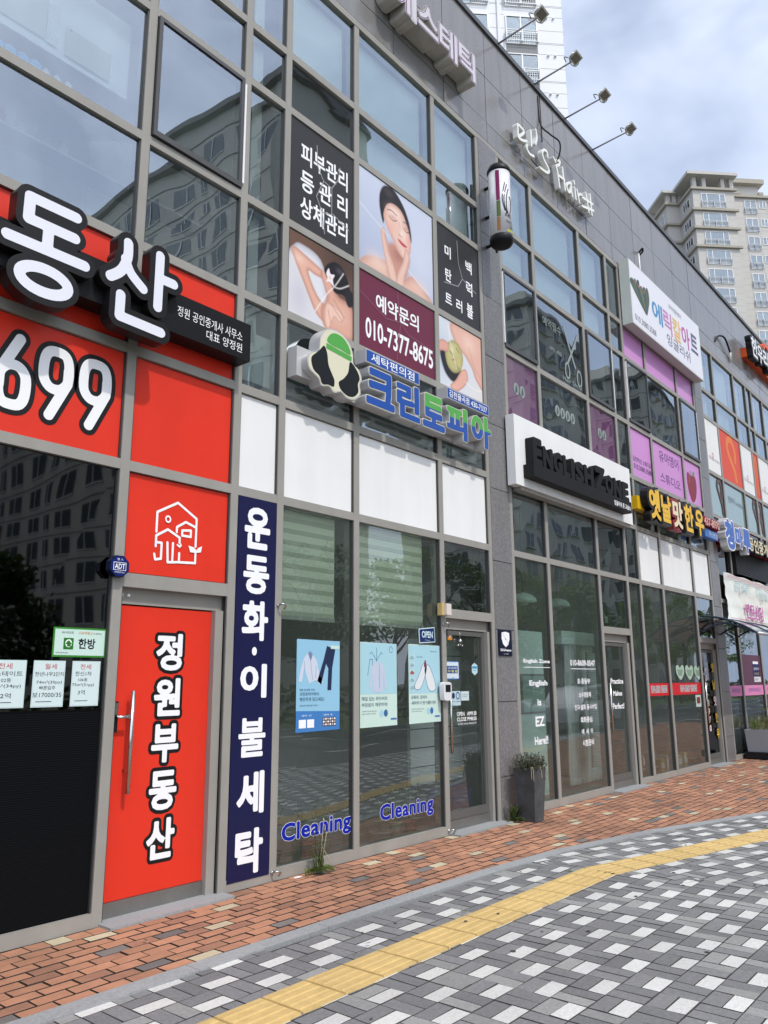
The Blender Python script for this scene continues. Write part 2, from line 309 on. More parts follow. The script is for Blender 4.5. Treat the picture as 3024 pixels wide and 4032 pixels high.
# ---- printed photographs: a soft airbrush on a grid of printed colour dots
PHOTO = bpy.data.materials.new('printed_photo_film'); PHOTO.use_nodes = True
_t = PHOTO.node_tree; _p = _t.nodes['Principled BSDF']; _a = N(_t, 'ShaderNodeAttribute', attribute_name='print'); _t.links.new(_a.outputs['Color'], _p.inputs['Base Color']); _p.inputs['Roughness'].default_value = 0.3; _p.inputs['Specular IOR Level'].default_value = 0.3
class Canvas:
    def __init__(s, x0, x1, z0, z1, n, bg):
        s.r = (x0, x1, z0, z1); s.nx = n; s.nz = max(2, int(n * (z1 - z0) / (x1 - x0))); s.X, s.Z = np.meshgrid(np.linspace(x0, x1, s.nx), np.linspace(z0, z1, s.nz)); s.c = np.zeros((s.nz, s.nx, 3)); s.c[:] = srgb(*bg)
    def dist(s, pts):
        d = seg_dist(s.X, s.Z, [(*pts[i], *pts[(i + 1) % len(pts)]) for i in range(len(pts))]); ins = np.zeros(d.shape, bool)
        for i in range(len(pts)):
            (ax, ay), (bx, by) = pts[i], pts[(i + 1) % len(pts)]
            if ay != by: ins ^= ((ay > s.Z) != (by > s.Z)) & (s.X < (bx - ax) * (s.Z - ay) / (by - ay) + ax)
        return np.where(ins, -d, d)
    def mixc(s, al, col): al = al[..., None]; s.c = s.c * (1 - al) + np.array(srgb(*col)) * al
    def fill(s, pts, col, soft=.012, a=1.0, edge=None, ew=.06, n=5, smooth=True):
        """soft edged area; edge = darker colour towards its outline, as a photograph of something round"""
        d = s.dist(catmull(pts, n) if smooth else pts); al = np.clip(.5 - d / soft, 0, 1) * a; base = s.c.copy(); s.mixc(al, col)
        if edge is not None: k = np.clip(1 + d / ew, 0, 1) ** 1.6 * al; s.mixc(k * .8, edge)
        return d
    def spray(s, x, z, rx, rz, col, a=.5): s.mixc(a * np.exp(-(((s.X - x) / rx) ** 2 + ((s.Z - z) / rz) ** 2)), col)
    def line(s, pts, w, col, a=1.0, soft=.006): pts = catmull(pts, 5, False) if len(pts) > 2 else pts; d = seg_dist(s.X, s.Z, [(*pts[i], *pts[i + 1]) for i in range(len(pts) - 1)]); s.mixc(np.clip(.5 - (d - w / 2) / soft, 0, 1) * a, col)
    def grad(s, c0, c1): k = ((s.Z - s.r[2]) / (s.r[3] - s.r[2]))[..., None]; s.c = np.array(srgb(*c0)) * (1 - k) + np.array(srgb(*c1)) * k
    def mesh(s, name, y):
        me = bpy.data.meshes.new(name); V = [(x, y, z) for x, z in zip(s.X.ravel(), s.Z.ravel())]; w = s.nx
        me.from_pydata(V, [], [(j * w + i, j * w + i + 1, (j + 1) * w + i + 1, (j + 1) * w + i) for j in range(s.nz - 1) for i in range(w - 1)])
        at = me.color_attributes.new('print', 'FLOAT_COLOR', 'POINT'); c = np.ones((len(V), 4)); c[:, :3] = np.clip(s.c.reshape(-1, 3) * .86, 0, 1); at.data.foreach_set('color', c.ravel()); me.materials.append(PHOTO); return me
    def top(s, name, y, label, cat, group, extra=None):
        me = s.mesh(name, y); o = bpy.data.objects.new(name, me); COL.objects.link(o); b = Vector(((s.r[0] + s.r[1]) / 2, y, s.r[2])); me.transform(Matrix.Translation(-b)); o.location = b; WL[o.name] = b.copy(); tag(o, label, cat, group); return o
# ================================================================== ground
ASPH = pmat('asphalt', (0.055, 0.055, 0.057), 0.85, noise=(60, 0.2), bump=(90, 0.004))
SAND = pmat('joint_sand', (0.035, 0.03, 0.026), 0.95, noise=(40, 0.2))
BR1 = pmat('terracotta_paver', (0.37, 0.178, 0.104), 0.85, noise=(9, 0.15), island=0.12, dirt=.22, bump=(120, 0.002))
BR2 = pmat('brown_terracotta_paver', (0.275, 0.135, 0.084), 0.85, noise=(11, 0.2), island=0.13, dirt=.25, bump=(120, 0.002))
BRB = pmat('beige_paver', (0.47, 0.40, 0.27), 0.85, noise=(9, 0.12), island=0.12, bump=(120, 0.002))
BRG = pmat('charcoal_paver', (0.15, 0.135, 0.125), 0.85, noise=(9, 0.12), island=0.15, bump=(120, 0.002))
TW = pmat('white_block_paver', (0.52, 0.52, 0.50), 0.8, noise=(45, 0.14), island=0.09, dirt=.12, bump=(70, 0.004))
TD = pmat('dark_grey_block_paver', (0.162, 0.162, 0.165), 0.85, noise=(40, 0.2), island=0.16, dirt=.16, bump=(80, 0.003))
TL = pmat('light_grey_block_paver', (0.235, 0.235, 0.228), 0.85, noise=(40, 0.18), island=0.14, dirt=.16, bump=(80, 0.003))
KERB = pmat('pale_granite_kerb', (0.27, 0.28, 0.285), 0.75, noise=(60, 0.2), island=0.06, dirt=.12)
YEL = pmat('yellow_tactile_paver', (0.51, 0.36, 0.14), 0.8, noise=(14, 0.12), island=0.06, dirt=.14, bump=(60, .002))
GSAND = pmat('grey_joint_sand', (0.07, 0.068, 0.062), 0.95, noise=(40, 0.2))
GRASS = pmat('verge_grass', (0.07, 0.11, 0.03), 0.9, noise=(3, 0.3), bump=(25, 0.05))
LINE = pmat('white_road_paint', (0.7, 0.7, 0.68), 0.7, noise=(8, 0.08))

m = MB(); m.box(-300, 500, -400, 300, -0.6, -0.25, pmat('bare_ground', (0.12, 0.115, 0.09), 0.95, noise=(0.3, 0.2))); struct(m.build('ground'))
m = MB(); m.quad((-60, -13.2, -0.14), (160, -13.2, -0.14), (160, -6.05, -0.14), (-60, -6.05, -0.14), ASPH)
for x in np.arange(-20, 90, 5.0): m.quad((x, -9.72, -0.136), (x + 2.4, -9.72, -0.136), (x + 2.4, -9.6, -0.136), (x, -9.6, -0.136), LINE)
for y in (-6.75, -12.6): m.quad((-40, y - .06, -0.136), (120, y - .06, -0.136), (120, y + .06, -0.136), (-40, y + .06, -0.136), LINE)
struct(m.build('road'))
m = MB(); m.box(-60, 160, -30, -13.2, -0.3, 0.02, GRASS); struct(m.build('grass_verge'))
m = MB(); m.box(-60, 160, -13.2, -13.05, -0.25, 0.03, KERB); m.box(-60, 160, -6.05, -5.9, -0.25, 0.006, KERB); struct(m.build('road_kerb'))

KP = [(-6, -1.03), (2, -1.04), (5, -1.08), (6, -1.11), (7, -1.19), (8.4, -1.46), (9.34, -1.75), (10.5, -2.12), (14, -3.3), (20, -5.3), (26, -5.9), (60, -5.9)]
def kerb_y(x): return float(np.interp(x, [p[0] for p in KP], [p[1] for p in KP]))
YB = 6.5; YS = math.radians(-14.2)
def yellow_pt(s, t):
    """s along the strip (x up to the bend), t across from its near-wall edge"""
    if s <= YB: return (s, -1.73 - t)
    a = s - YB; return (YB + a * math.cos(YS) + t * math.sin(YS), -1.73 + a * math.sin(YS) - t * math.cos(YS))
def paver(mb, cx, cy, lx, ly, mat, rot=0.0, dz=0.0, w=0.0):
    h = dz + random.uniform(-0.0016, 0.0016); g = 0.0014 + w; i = 0.0038 + w * 1.5; c, s = math.cos(rot), math.sin(rot)
    tx, ty = random.uniform(-.0012, .0012), random.uniform(-.0012, .0012)
    P = []
    for (ex, ey, z) in ((lx / 2 - g, ly / 2 - g, -0.03), (lx / 2 - i, ly / 2 - i, h)):
        for sx, sy in ((-1, -1), (1, -1), (1, 1), (-1, 1)):
            u, v = sx * ex, sy * ey; P.append((cx + u * c - v * s, cy + u * s + v * c, z + (sx * tx + sy * ty if z == h else 0)))
    mb.add(P, [(4, 5, 6, 7)], mat); mb.add(P, [(0, 1, 5, 4), (1, 2, 6, 5), (2, 3, 7, 6), (3, 0, 4, 7)], SAND if w else GSAND)
def brick_mat():
    r = random.random()
    return BRB if r < 0.045 else BRG if r < 0.09 else BR2 if r < 0.36 else BR1
# terracotta walkway along the shops
m = MB(); m.quad((-6, -6.0, -0.022), (45, -6.0, -0.022), (45, 0.13, -0.022), (-6, 0.13, -0.022), SAND)
row = 0; y = -0.05
for k in range(600):
    paver(m, 0.9 + k * 0.135, -0.07, 0.135, 0.125, brick_mat()) if 0.9 + k * .135 < 32 else None
y = -0.1375
while y > -5.8:
    for k in range(-2, 160):
        x = 0.8 + k * 0.2 + (0.1 if row % 2 else 0) + 0.013 * math.sin(row * 2.1)
        if kerb_y(x) + 0.01 < y and x < 30: paver(m, x, y - 0.05, 0.2, 0.1, brick_mat(), w=.0018)
    y -= 0.1; row += 1
struct(m.build('brick_walkway'))
# grey and white basket-weave pavement
m = MB()
def weave(ox, oy, rot, keep, dz):
    c, s = math.cos(rot), math.sin(rot); b = 0.2
    for i in range(-30, 150):
        for j in range(-30, 30):
            u, v = (i + 0.5) * b, (j + 0.5) * b; X, Y = ox + u * c - v * s, oy + u * s + v * c
            if not keep(X, Y): continue
            def sub(du, dv, lx, ly, mt): paver(m, X + du * c - dv * s, Y + du * s + dv * c, lx, ly, mt, rot, dz)
            gm = lambda: TL if random.random() < 0.24 else TD
            if (i + j) % 2 == 0: sub(0, 0.05, 0.2, 0.1, gm()); sub(0, -0.05, 0.2, 0.1, TW)
            else: sub(-0.05, 0, 0.1, 0.2, gm()); sub(0.05, 0, 0.1, 0.2, gm())
inB = lambda x, y: (x - 6.52) + 0.125 * (y + 1.8) > 0
weave(3.67, -2.24, 0.0, lambda x, y: y < kerb_y(x) - 0.08 and y > -5.9 and 0.6 < x and not inB(x - .16, y), 0.0)
weave(6.51, -1.94, YS, lambda x, y: y < kerb_y(x) - 0.08 and y > -5.9 and x < 30 and inB(x, y), 0.002)
struct(m.build('block_pavement'))
# granite kerb between the two pavings
m = MB(); xs = [x for x in np.arange(-2, 22, 0.5)]
for a, b in zip(xs[:-1], xs[1:]):
    ga = 0.003 if (round(a * 2) % 2 == 0) else 0.0
    a2 = a + ga; ya, yb = kerb_y(a2), kerb_y(b); w = 0.125
    sl = (yb - ya) / (b - a2); ww = w * math.sqrt(1 + sl * sl)
    P = [(a2, ya - ww, -.02), (b, yb - ww, -.02), (b, yb, -.02), (a2, ya, -.02), (a2, ya - ww, .009), (b, yb - ww, .009), (b, yb, .009), (a2, ya, .009)]
    m.add(P, [(4, 5, 6, 7), (0, 1, 5, 4), (1, 2, 6, 5), (2, 3, 7, 6), (3, 0, 4, 7)], KERB)
struct(m.build('kerb_strip'))
# yellow tactile strip
m = MB(); s = 1.15
while s < 18:
    e = s + 0.3; 
    if s < YB < e: e = YB
    def P3(u, t, z): x, y_ = yellow_pt(u, t); return (x, y_, z)
    j = random.uniform(-.003, .003); g = .003
    def slab(u0, u1, t0, t1, z0, z1, ins):
        V = [P3(u0, t0 + j, z0), P3(u1, t0 + j, z0), P3(u1, t1 + j, z0), P3(u0, t1 + j, z0), P3(u0 + ins, t0 + ins + j, z1), P3(u1 - ins, t0 + ins + j, z1), P3(u1 - ins, t1 - ins + j, z1), P3(u0 + ins, t1 - ins + j, z1)]
        m.add(V, [(7, 6, 5, 4), (4, 5, 1, 0), (5, 6, 2, 1), (6, 7, 3, 2), (7, 4, 0, 3)], YEL)
    if e - s > 0.05:
        slab(s + g, e - g, 0.0, 0.30, -0.01, 0.0105, 0.006)
        for k in range(4): slab(s + 0.012, e - 0.012, 0.028 + k * 0.0665, 0.028 + k * 0.0665 + 0.042, 0.0104, 0.0150, 0.008)
    s = e
struct(m.build('tactile_paving'))
m = MB(); GUM = pmat('old_gum_stain', (0.05, 0.048, 0.045), 0.9)
for k in range(95):
    x = random.uniform(2.5, 12); y_ = random.uniform(-5.2, -1.3); r = random.uniform(.006, .017)
    if y_ < kerb_y(x) - .2 and not (-2.1 - max(0, x - 6.4) * .27 < y_ < -1.68 - max(0, x - 6.6) * .25): m.add([(x + r * math.cos(t * .7) * random.uniform(.8, 1.1), y_ + r * math.sin(t * .7), .0062) for t in range(9)], [tuple(range(9))], GUM)
o = struct(m.build('gum_spots'), 'stuff'); o['label'] = 'small dark old gum spots on the grey and white paving'

# ================================================================== shop building
BLD = thing('commercial_building', 'two storey grey granite shopping building with aluminium curtain wall and many shop signs', 'building', (0, 0, 0))
ROWS = [0.07, 3.1, 4.0, 4.87, 5.81, 7.03, 7.65, 8.73]
GY = 0.034
VX = {'A': [0.55, 1.55, 3.08, 4.10, 4.61, 5.61, 7.02, 8.05], 'B': [8.50, 9.45, 11.0, 12.03, 12.55, 13.54, 15.13, 16.17], 'C': [16.61, 17.60, 19.17, 20.18, 20.66, 21.68, 23.2, 24.2]}
MW = 0.076
def mullion(x, z0, z1, w=MW, y0=0.0, y1=0.13):
    mb = MB(); mb.box(x - w / 2, x + w / 2, y0, y1, z0, z1, ALU); mb.box(x - w / 2 - .012, x - w / 2 - .0005, 0.012, 0.05, z0, z1, ALU_D); mb.box(x + w / 2 + .0005, x + w / 2 + .012, 0.012, 0.05, z0, z1, ALU_D)
    return mb.build('mullion', BLD)
def transom(x0, x1, z, w=MW, y0=0.0015, y1=0.12):
    mb = MB(); mb.box(x0, x1, y0, y1, z - w / 2, z + w / 2, ALU); return mb.build('transom', BLD)
FAR = MB()
def pane(x0, x1, z0, z1, mat=None, name='window', y=GY):
    far = x0 > 21.6 or x1 < 1.6; mb = FAR if far else MB(); tl = [random.uniform(-.0045, .0045) for _ in range(2)]
    mb.quad((x0, y + tl[0], z0), (x1, y + tl[1], z0), (x1, y + tl[1] * .5, z1), (x0, y - tl[0], z1), mat or G_CLEAR)
    return None if far else mb.build(name, BLD)
def panel(x0, x1, z0, z1, mat, name, y=GY - 0.006):
    mb = MB(); e = 0.008; mb.box(x0 + e, x1 - e, y, y + 0.02, z0 + e, z1 - e, mat); return mb.build(name, BLD)
def casement(x0, x1, z0, z1, side, ang, mat=None, top=False):
    """opening light standing slightly ajar: dark sash frame, white edge on its free side, pane"""
    o = MB(); w = 0.05; cx = x0 if side < 0 else x1
    def R(x, y, z):
        t = math.tan(ang) * ((z1 - z) if top else abs(x - cx)); return (x, y - t - 0.018, z)
    def bx(a, b, c, d, ya, yb, mt):
        V = [R(a, ya, c), R(b, ya, c), R(b, yb, c), R(a, yb, c), R(a, ya, d), R(b, ya, d), R(b, yb, d), R(a, yb, d)]
        o.add(V, [(0, 3, 2, 1), (4, 5, 6, 7), (0, 1, 5, 4), (1, 2, 6, 5), (2, 3, 7, 6), (3, 0, 4, 7)], mt)
    SF = pmat('dark_sash_frame', (0.06, 0.06, 0.062), 0.4)
    bx(x0, x1, z0, z0 + w, 0, .05, SF); bx(x0, x1, z1 - w * .7, z1, 0, .05, SF); bx(x0, x0 + w * .7, z0 + w, z1 - w * .7, 0, .05, SF); bx(x1 - w * .7, x1, z0 + w, z1 - w * .7, 0, .05, SF)
    if side > 0: bx(x1 + .001, x1 + .022, z0 + .05, z1 - .05, .0, .06, ALU_W)
    else: bx(x0 - .022, x0 - .001, z0 + .05, z1 - .05, .0, .06, ALU_W)
    fr = o.build('casement', BLD)
    p = MB(); p.quad(R(x0 + .03, .015, z0 + .04), R(x1 - .03, .015, z0 + .04), R(x1 - .03, .015, z1 - .03), R(x0 + .03, .015, z1 - .03), mat or G_CLEAR); p.build('pane', fr)
    return fr
# what fills each cell of the grid (row, column); 'g' = clear glass
SP = {('A', 1, 1): RED, ('A', 2, 1): RED, ('A', 1, 2): RED, ('A', 2, 2): RED}
for k in (3, 4, 5, 6): SP[('A', 1, k)] = WHITE
for k in (4, 5, 6): SP[('B', 1, k)] = WHITE
for k in (4, 5, 6): SP[('B', 3, k)] = PINK; SP[('B', 5, k)] = PINK
SP[('A', 0, 0)] = SP[('A', 1, 0)] = SP[('A', 2, 0)] = RED
PNAME = {RED.name: 'red_panel', WHITE.name: 'white_panel', PINK.name: 'pink_panel'}
GL = {('A', 0, 1): G_DARK, ('B', 3, 0): G_PINK, ('B', 3, 2): G_PINK}
for k in range(7): GL[('C', 3, k)] = G_FROST
CASE = {('A', 4, 2): (1, .010), ('B', 4, 0): (-1, .012), ('B', 4, 2): (1, .012), ('B', 4, 4): (-1, .016), ('B', 4, 6): (1, .016)}
DOORS = {('A', 2), ('A', 6), ('B', 2), ('B', 6)}
REDP = {}
for bay, xs in VX.items():
    for i, x in enumerate(xs): mullion(x if 0 < i < 7 else (x + .03 if i == 0 else x - .03), 0.0, 8.73)
    for r, z in enumerate(ROWS[1:], 1):
        if bay == 'C' and r in (2,): continue
        tb = MB()
        for i in range(7): tb.box(xs[i] + MW / 2, xs[i + 1] - MW / 2, 0.0015, 0.12, z - MW / 2, z + MW / 2, ALU)
        tb.build('transom', BLD)
    sb = MB()
    for i in range(7):
        if (bay, i) not in DOORS: sb.box(xs[i] + MW / 2, xs[i + 1] - MW / 2, 0.0015, 0.12, 0.0, 0.09, ALU)
        elif sb.v: sb.build('sill', BLD); sb = MB()
    if sb.v: sb.build('sill', BLD)
    for i in range(7):
        a, b = xs[i] + MW / 2, xs[i + 1] - MW / 2
        for r in range(7):
            z0, z1 = ROWS[r] + (MW / 2 if r else 0.02), ROWS[r + 1] - MW / 2; k = (bay, r, i)
            if bay == 'C' and r in (1, 2):
                if r == 1: pane(a, b, z0, ROWS[3] - MW / 2, G_DARK)
                continue
            if r == 0 and (bay, i) in DOORS: continue
            if k in SP: 
                o = panel(a, b, z0, z1, SP[k], PNAME[SP[k].name])
                if SP[k] is RED: REDP[(r, i)] = o
            elif k in CASE: casement(a + .01, b - .01, z0 + .01, z1 - .01, CASE[k][0], CASE[k][1])
            elif k in (('A', 0, 3),): panel(a, b, z0, z1, NAVY, 'navy_panel')
            else: pane(a, b, z0, z1, GL.get(k) or (G_SHOP if r == 0 and bay != 'C' else None))
# doors: frame head, leaf, step
def door(x0, x1, leaf_mat, red=False, hx=None):
    a, b = x0 + MW / 2, x1 - MW / 2; y = 0.10; zt = 2.09
    tr = transom(a, b, 2.265, 0.10)
    fr = MB(); fr.box(a, b, 0.07, 0.16, 2.10, 2.215, ALU); fr.box(b - .09, b, 0.03, 0.16, 0.0, 2.0995, ALU); fr.box(b - .012, b, 0.018, 0.0299, 0.0, 2.21, ALU_D); fr.build('door_frame', BLD)
    lf = MB(); rx = b - 0.092
    if red: lf.box(a + .01, rx, y - .02, y + .02, 0.115, zt, RED)
    else:
        lf.rect(a + .05, rx - .05, 0.20, zt - .05, y, leaf_mat)
        for (p, q_, u, v) in ((a + .01, a + .05, .115, zt), (rx - .05, rx, .115, zt), (a + .0505, rx - .0505, zt - .05, zt), (a + .0505, rx - .0505, .115, .20)): lf.box(p, q_, y - .02, y + .02, u, v, pmat('dark_bronze_frame', (0.10, 0.10, 0.095), 0.4))
    d = lf.build('door', BLD)
    k = MB(); k.box(a + .005, rx, y - .035, y + .02, 0.012, 0.112, pmat('worn_aluminium_kick_plate', (0.22, 0.22, 0.21), 0.35, 0.6, noise=(5, 0.12))); k.build('kick_plate', d)
    st = MB(); st.box(a - .02, b + .05, -0.14, 0.15, -0.05, 0.016, KERB); st.build('door_step', BLD)
    return d, a, rx, y
def pull(d, x, z0, z1, y):
    h = MB(); h.tube([(x, y - .085, z0), (x, y - .085, z1)], .016, STEEL, 12)
    for z in (z0 + .15, z1 - .17): h.tube([(x, y - .02, z), (x, y - .085, z)], .011, STEEL, 8)
    return h.build('handle', d)
DOOR_RED, da, drx, dy = door(3.08, 4.10, None, True)
pull(DOOR_RED, 3.265, 0.80, 1.49, dy)
lk = MB(); lk.box(3.125, 3.165, dy - .07, dy - .021, 1.21, 1.42, BLK); lk.box(3.13, 3.16, dy - .075, dy - .0702, 1.33, 1.41, STEEL); lk.tube([(3.15, dy - .07, 1.315), (3.15, dy - .10, 1.315), (3.24, dy - .10, 1.315)], .012, STEEL, 8); lk.build('lock', DOOR_RED)
lt = MB()
for k, ch in enumerate('정원부동산'):
    zc = 1.775 - k * 0.3275; R_ = (3.455, 3.735, zc - .168, zc + .155)
    glyph(lt, ch, R_, dy - .0215, KVIN, off=0.125, fit_off=0.125); glyph(lt, ch, R_, dy - .0235, WVIN, off=0.036, fit_off=0.125)
lt.build('lettering', DOOR_RED)
tx = MB(); tx.box(3.13, 3.17, .066, .0695, 2.15, 2.175, WVIN); tx.lathe((3.21, .062, 2.16), [(.012, -.01), (.012, .01)], WVIN, 10); tx.build('door_label', BLD)
DOOR_L, la, lrx, ly = door(7.02, 8.05, G_SHOP); pull(DOOR_L, 7.135, 0.80, 1.52, ly)
DOOR_E, ea, erx, ey_ = door(11.0, 12.03, G_SHOP); pull(DOOR_E, 11.16, 0.80, 1.50, ey_)
DOOR_Y, ya_, yrx, yy_ = door(15.13, 16.17, G_DARK); pull(DOOR_Y, 15.30, 0.80, 1.50, yy_)
for (bay, i) in DOORS:
    xs = VX[bay]; a, b = xs[i] + MW / 2, xs[i + 1] - MW / 2
    if bay == 'A' and i == 2: REDP['logo'] = panel(a, b, 2.315, 3.062, RED, 'red_panel')
    else: pane(a, b, 2.315, 3.062)
fw = FAR.build('window', BLD); fw['kind'] = 'stuff'
# granite columns with panel joints
def column(x0, x1):
    c = MB(); c.box(x0 + .01, x1 - .01, 0.03, 0.3, 0, 8.72, JOINT); z = 0.004; hs = [0.47, 0.83, 0.83, 0.82, 0.9, 0.83, 0.9, 0.83, 0.9, 0.83, 0.6]
    for h in hs:
        z1 = min(z + h, 8.72); t = random.uniform(-.002, .002)
        c.box(x0 + .003, x1 - .003, -0.006 + t, 0.029, z + .004, z1 - .004, STONE_D); z = z1
    return c.build('stone_column', BLD)
column(0.05, 0.52); column(8.05, 8.50); column(16.17, 16.61)
wl = MB(); wl.box(-7, 0.05, 0.0, 0.3, 0, 8.72, STONE_D); wl.build('side_wall', BLD)
# granite parapet
pp = MB(); pp.box(-7, 24.25, 0.024, 0.40, 8.77, 10.55, JOINT)
for zi, (za, zb) in enumerate(((8.775, 9.085), (9.085, 9.82), (9.82, 10.56))):
    x = -7.0; k = 0
    while x < 24.2:
        x1 = x + 1.02; t = random.uniform(-.0025, .0025); t2 = random.uniform(-.0025, .0025); g = .0055
        pp.add([(x + g, 0 + t, za + g), (x1 - g, 0 + t2, za + g), (x1 - g, t2, zb - g), (x + g, t, zb - g), (x + g, .023, za + g), (x1 - g, .023, za + g), (x1 - g, .023, zb - g), (x + g, .023, zb - g)],
               [(0, 1, 2, 3), (0, 4, 5, 1), (3, 2, 6, 7), (0, 3, 7, 4), (1, 5, 6, 2)], STONE); x = x1
pp.build('granite_parapet', BLD)
cp = MB(); cp.box(-7, 24.3, -0.03, 0.45, 10.562, 10.64, CAP); cp.build('coping', BLD)
sf = MB(); sf.box(-7, 24.25, -0.004, 0.12, 8.69, 8.77, ALU); sf.build('head_flashing', BLD)
# structure behind the glass
sl = MB()
for z0, z1 in ((-0.02, 0.012), (4.15, 4.62), (8.95, 9.3)): sl.box(-7, 24.2, 0.14, 6.5, z0, z1, INT_F if z0 < 0 else INT_W)
sl.build('floor_slab', BLD)
bw = MB(); bw.box(-7, 24.2, 4.2, 4.4, 0.013, 4.149, INT_W); bw.box(-7, 24.2, 6.5, 6.7, 0.0, 10.5, INT_W); bw.build('back_wall', BLD); bw = MB(); bw.box(-6.9, 4.28, 3.2, 3.3, 4.621, 8.949, INT_D); bw.build('back_wall', BLD)  # second wall is a dark sheet added to dim the upper left room
for x in (-7, 4.35, 8.3, 12.3, 16.4, 24.1):
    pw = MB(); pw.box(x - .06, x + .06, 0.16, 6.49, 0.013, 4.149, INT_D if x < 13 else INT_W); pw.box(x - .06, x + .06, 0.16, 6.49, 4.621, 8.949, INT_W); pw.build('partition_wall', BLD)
rf = MB(); rf.box(-7, 24.2, 0.41, 6.7, 9.301, 9.45, JOINT); rf.build('roof', BLD)

UB = pmat('pale_window_blind', (0.82, 0.88, 0.86), 0.85, noise=(0.8, 0.05))
for bay, cols in (('A', (4, 5, 6)), ('B', (0, 1, 2, 3, 4, 5, 6)), ('C', (0, 1, 2, 3, 4, 5, 6))):
    xs = VX[bay]
    for i in cols:
        a, b = xs[i] + .06, xs[i + 1] - .06; zb = {('A', 4): 7.68, ('A', 5): 7.05, ('A', 6): 7.05}.get((bay, i), 7.06 if bay == 'C' else 7.05)
        mb = MB(); mb.box(a, b, 0.17, 0.18, zb, 8.70, UB); mb.build('inner_blind', BLD)

BF = pmat('black_perforated_film', (0.004, 0.004, 0.0045), 0.38, spec=0.04)
mb = MB(); mb.box(1.55 + MW / 2, 3.08 - MW / 2, GY - .004, GY - .001, 0.09, 1.375, BF)
for k in range(87): mb.rect(1.60, 3.03, 1.35 - k * .0145, 1.3545 - k * .0145, GY - .0045, pmat('film_perforation', (.009, .011, .013), .5, spec=.04))
mb.build('black_film', BLD); mb = MB(); mb.rect(1.55 + MW / 2, 3.08 - MW / 2, 1.3755, 1.715, GY - .002, BF); mb.build('film_strip', BLD)
# ================================================================== signs, posters, lettering
MENS = [[(8.95, 9.18), (8.95, 9.3), (8.95, 9.38), (9.05, 9.39), (9.12, 9.38), (9.1, 9.32), (8.97, 9.19), (9.04, 9.18), (9.2, 9.25)], [(9.34, 9.51), (9.34, 9.26)], [(9.5, 9.62), (9.52, 9.5), (9.47, 9.36)], [(9.2, 9.19), (9.19, 9.13), (9.27, 9.08), (9.39, 9.11)], [(9.84, 9.35), (9.82, 9.43), (9.72, 9.4), (9.67, 9.32), (9.72, 9.23), (9.83, 9.17), (9.86, 9.11), (9.78, 9.05), (9.57, 9.02)], [(10.04, 9.45), (10.1, 9.41)], [(10.16, 9.47), (10.25, 9.5), (10.21, 9.41), (10.12, 9.35), (10.15, 9.25), (10.19, 9.01)], [(10.33, 9.43), (10.34, 9.3), (10.38, 9.06)], [(10.17, 9.21), (10.37, 9.24)], [(10.6, 9.3), (10.49, 9.24), (10.44, 9.15), (10.5, 9.09), (10.58, 9.16), (10.61, 9.3), (10.6, 9.2), (10.63, 9.08)], [(10.73, 9.29), (10.75, 9.09)], [(10.72, 9.4), (10.73, 9.36)], [(10.81, 9.29), (10.88, 9.09)], [(10.84, 9.19), (10.92, 9.27), (11.0, 9.28)], [(11.15, 9.41), (11.22, 9.09)], [(11.31, 9.46), (11.33, 9.09)], [(10.99, 9.25), (11.39, 9.32)], [(10.98, 9.08), (11.41, 9.21)]]
HOUSE = [[(3.39, 2.65), (3.39, 2.8), (3.57, 2.9), (3.75, 2.8), (3.75, 2.74)], [(3.39, 2.54), (3.39, 2.62), (3.49, 2.68), (3.6, 2.63), (3.6, 2.59)], [(3.57, 2.67), (3.57, 2.71), (3.65, 2.76), (3.75, 2.73), (3.75, 2.58)], [(3.62, 2.69), (3.7, 2.7), (3.7, 2.65), (3.62, 2.65), (3.62, 2.69)], [(3.39, 2.57), (3.44, 2.57), (3.44, 2.45), (3.39, 2.44), (3.38, 2.48)], [(3.49, 2.58), (3.5, 2.43), (3.59, 2.44)], [(3.54, 2.58), (3.54, 2.44)], [(3.6, 2.51), (3.6, 2.44)], [(3.59, 2.44), (3.75, 2.45), (3.75, 2.55)]]
HOUSECIRC = [[(3.49, 2.76), (3.52, 2.76), (3.49, 2.73)]]
HLEAF = [[(3.75, 2.53), (3.7, 2.53), (3.68, 2.58), (3.74, 2.57), (3.75, 2.53), (3.77, 2.57), (3.81, 2.59), (3.8, 2.54), (3.75, 2.53)], [(3.6, 2.55), (3.57, 2.57), (3.58, 2.58), (3.6, 2.57), (3.61, 2.59), (3.62, 2.57), (3.6, 2.55)]]
LOOP = [[(18.87, 6.22), (18.82, 6.41), (18.39, 6.61), (18.39, 6.84), (18.73, 7.0), (19.12, 6.96), (19.27, 6.74), (19.01, 6.52)]]
LOOP2 = [[(17.5, 5.37), (17.44, 5.5), (17.22, 5.61), (17.25, 5.71), (17.49, 5.77), (17.63, 5.68), (17.53, 5.58)]]
SCI = [[(10.36, 6.79), (10.57, 6.42)], [(10.82, 6.8), (10.55, 6.39)], [(10.55, 6.39), (10.44, 6.24)], [(10.58, 6.39), (10.68, 6.23)]]
SCIR = [[(10.36, 6.22), (10.45, 6.11), (10.32, 5.96), (10.26, 6.07), (10.36, 6.22)], [(10.74, 6.23), (10.85, 6.13), (10.74, 5.95), (10.66, 6.09), (10.74, 6.23)]]
VEG = [[(13.19, 7.96), (12.71, 8.14), (12.66, 8.21), (12.77, 8.25), (12.92, 8.48), (13.01, 8.52), (13.08, 8.62), (13.16, 8.6), (13.34, 8.59), (13.38, 8.44), (13.27, 8.13)]]
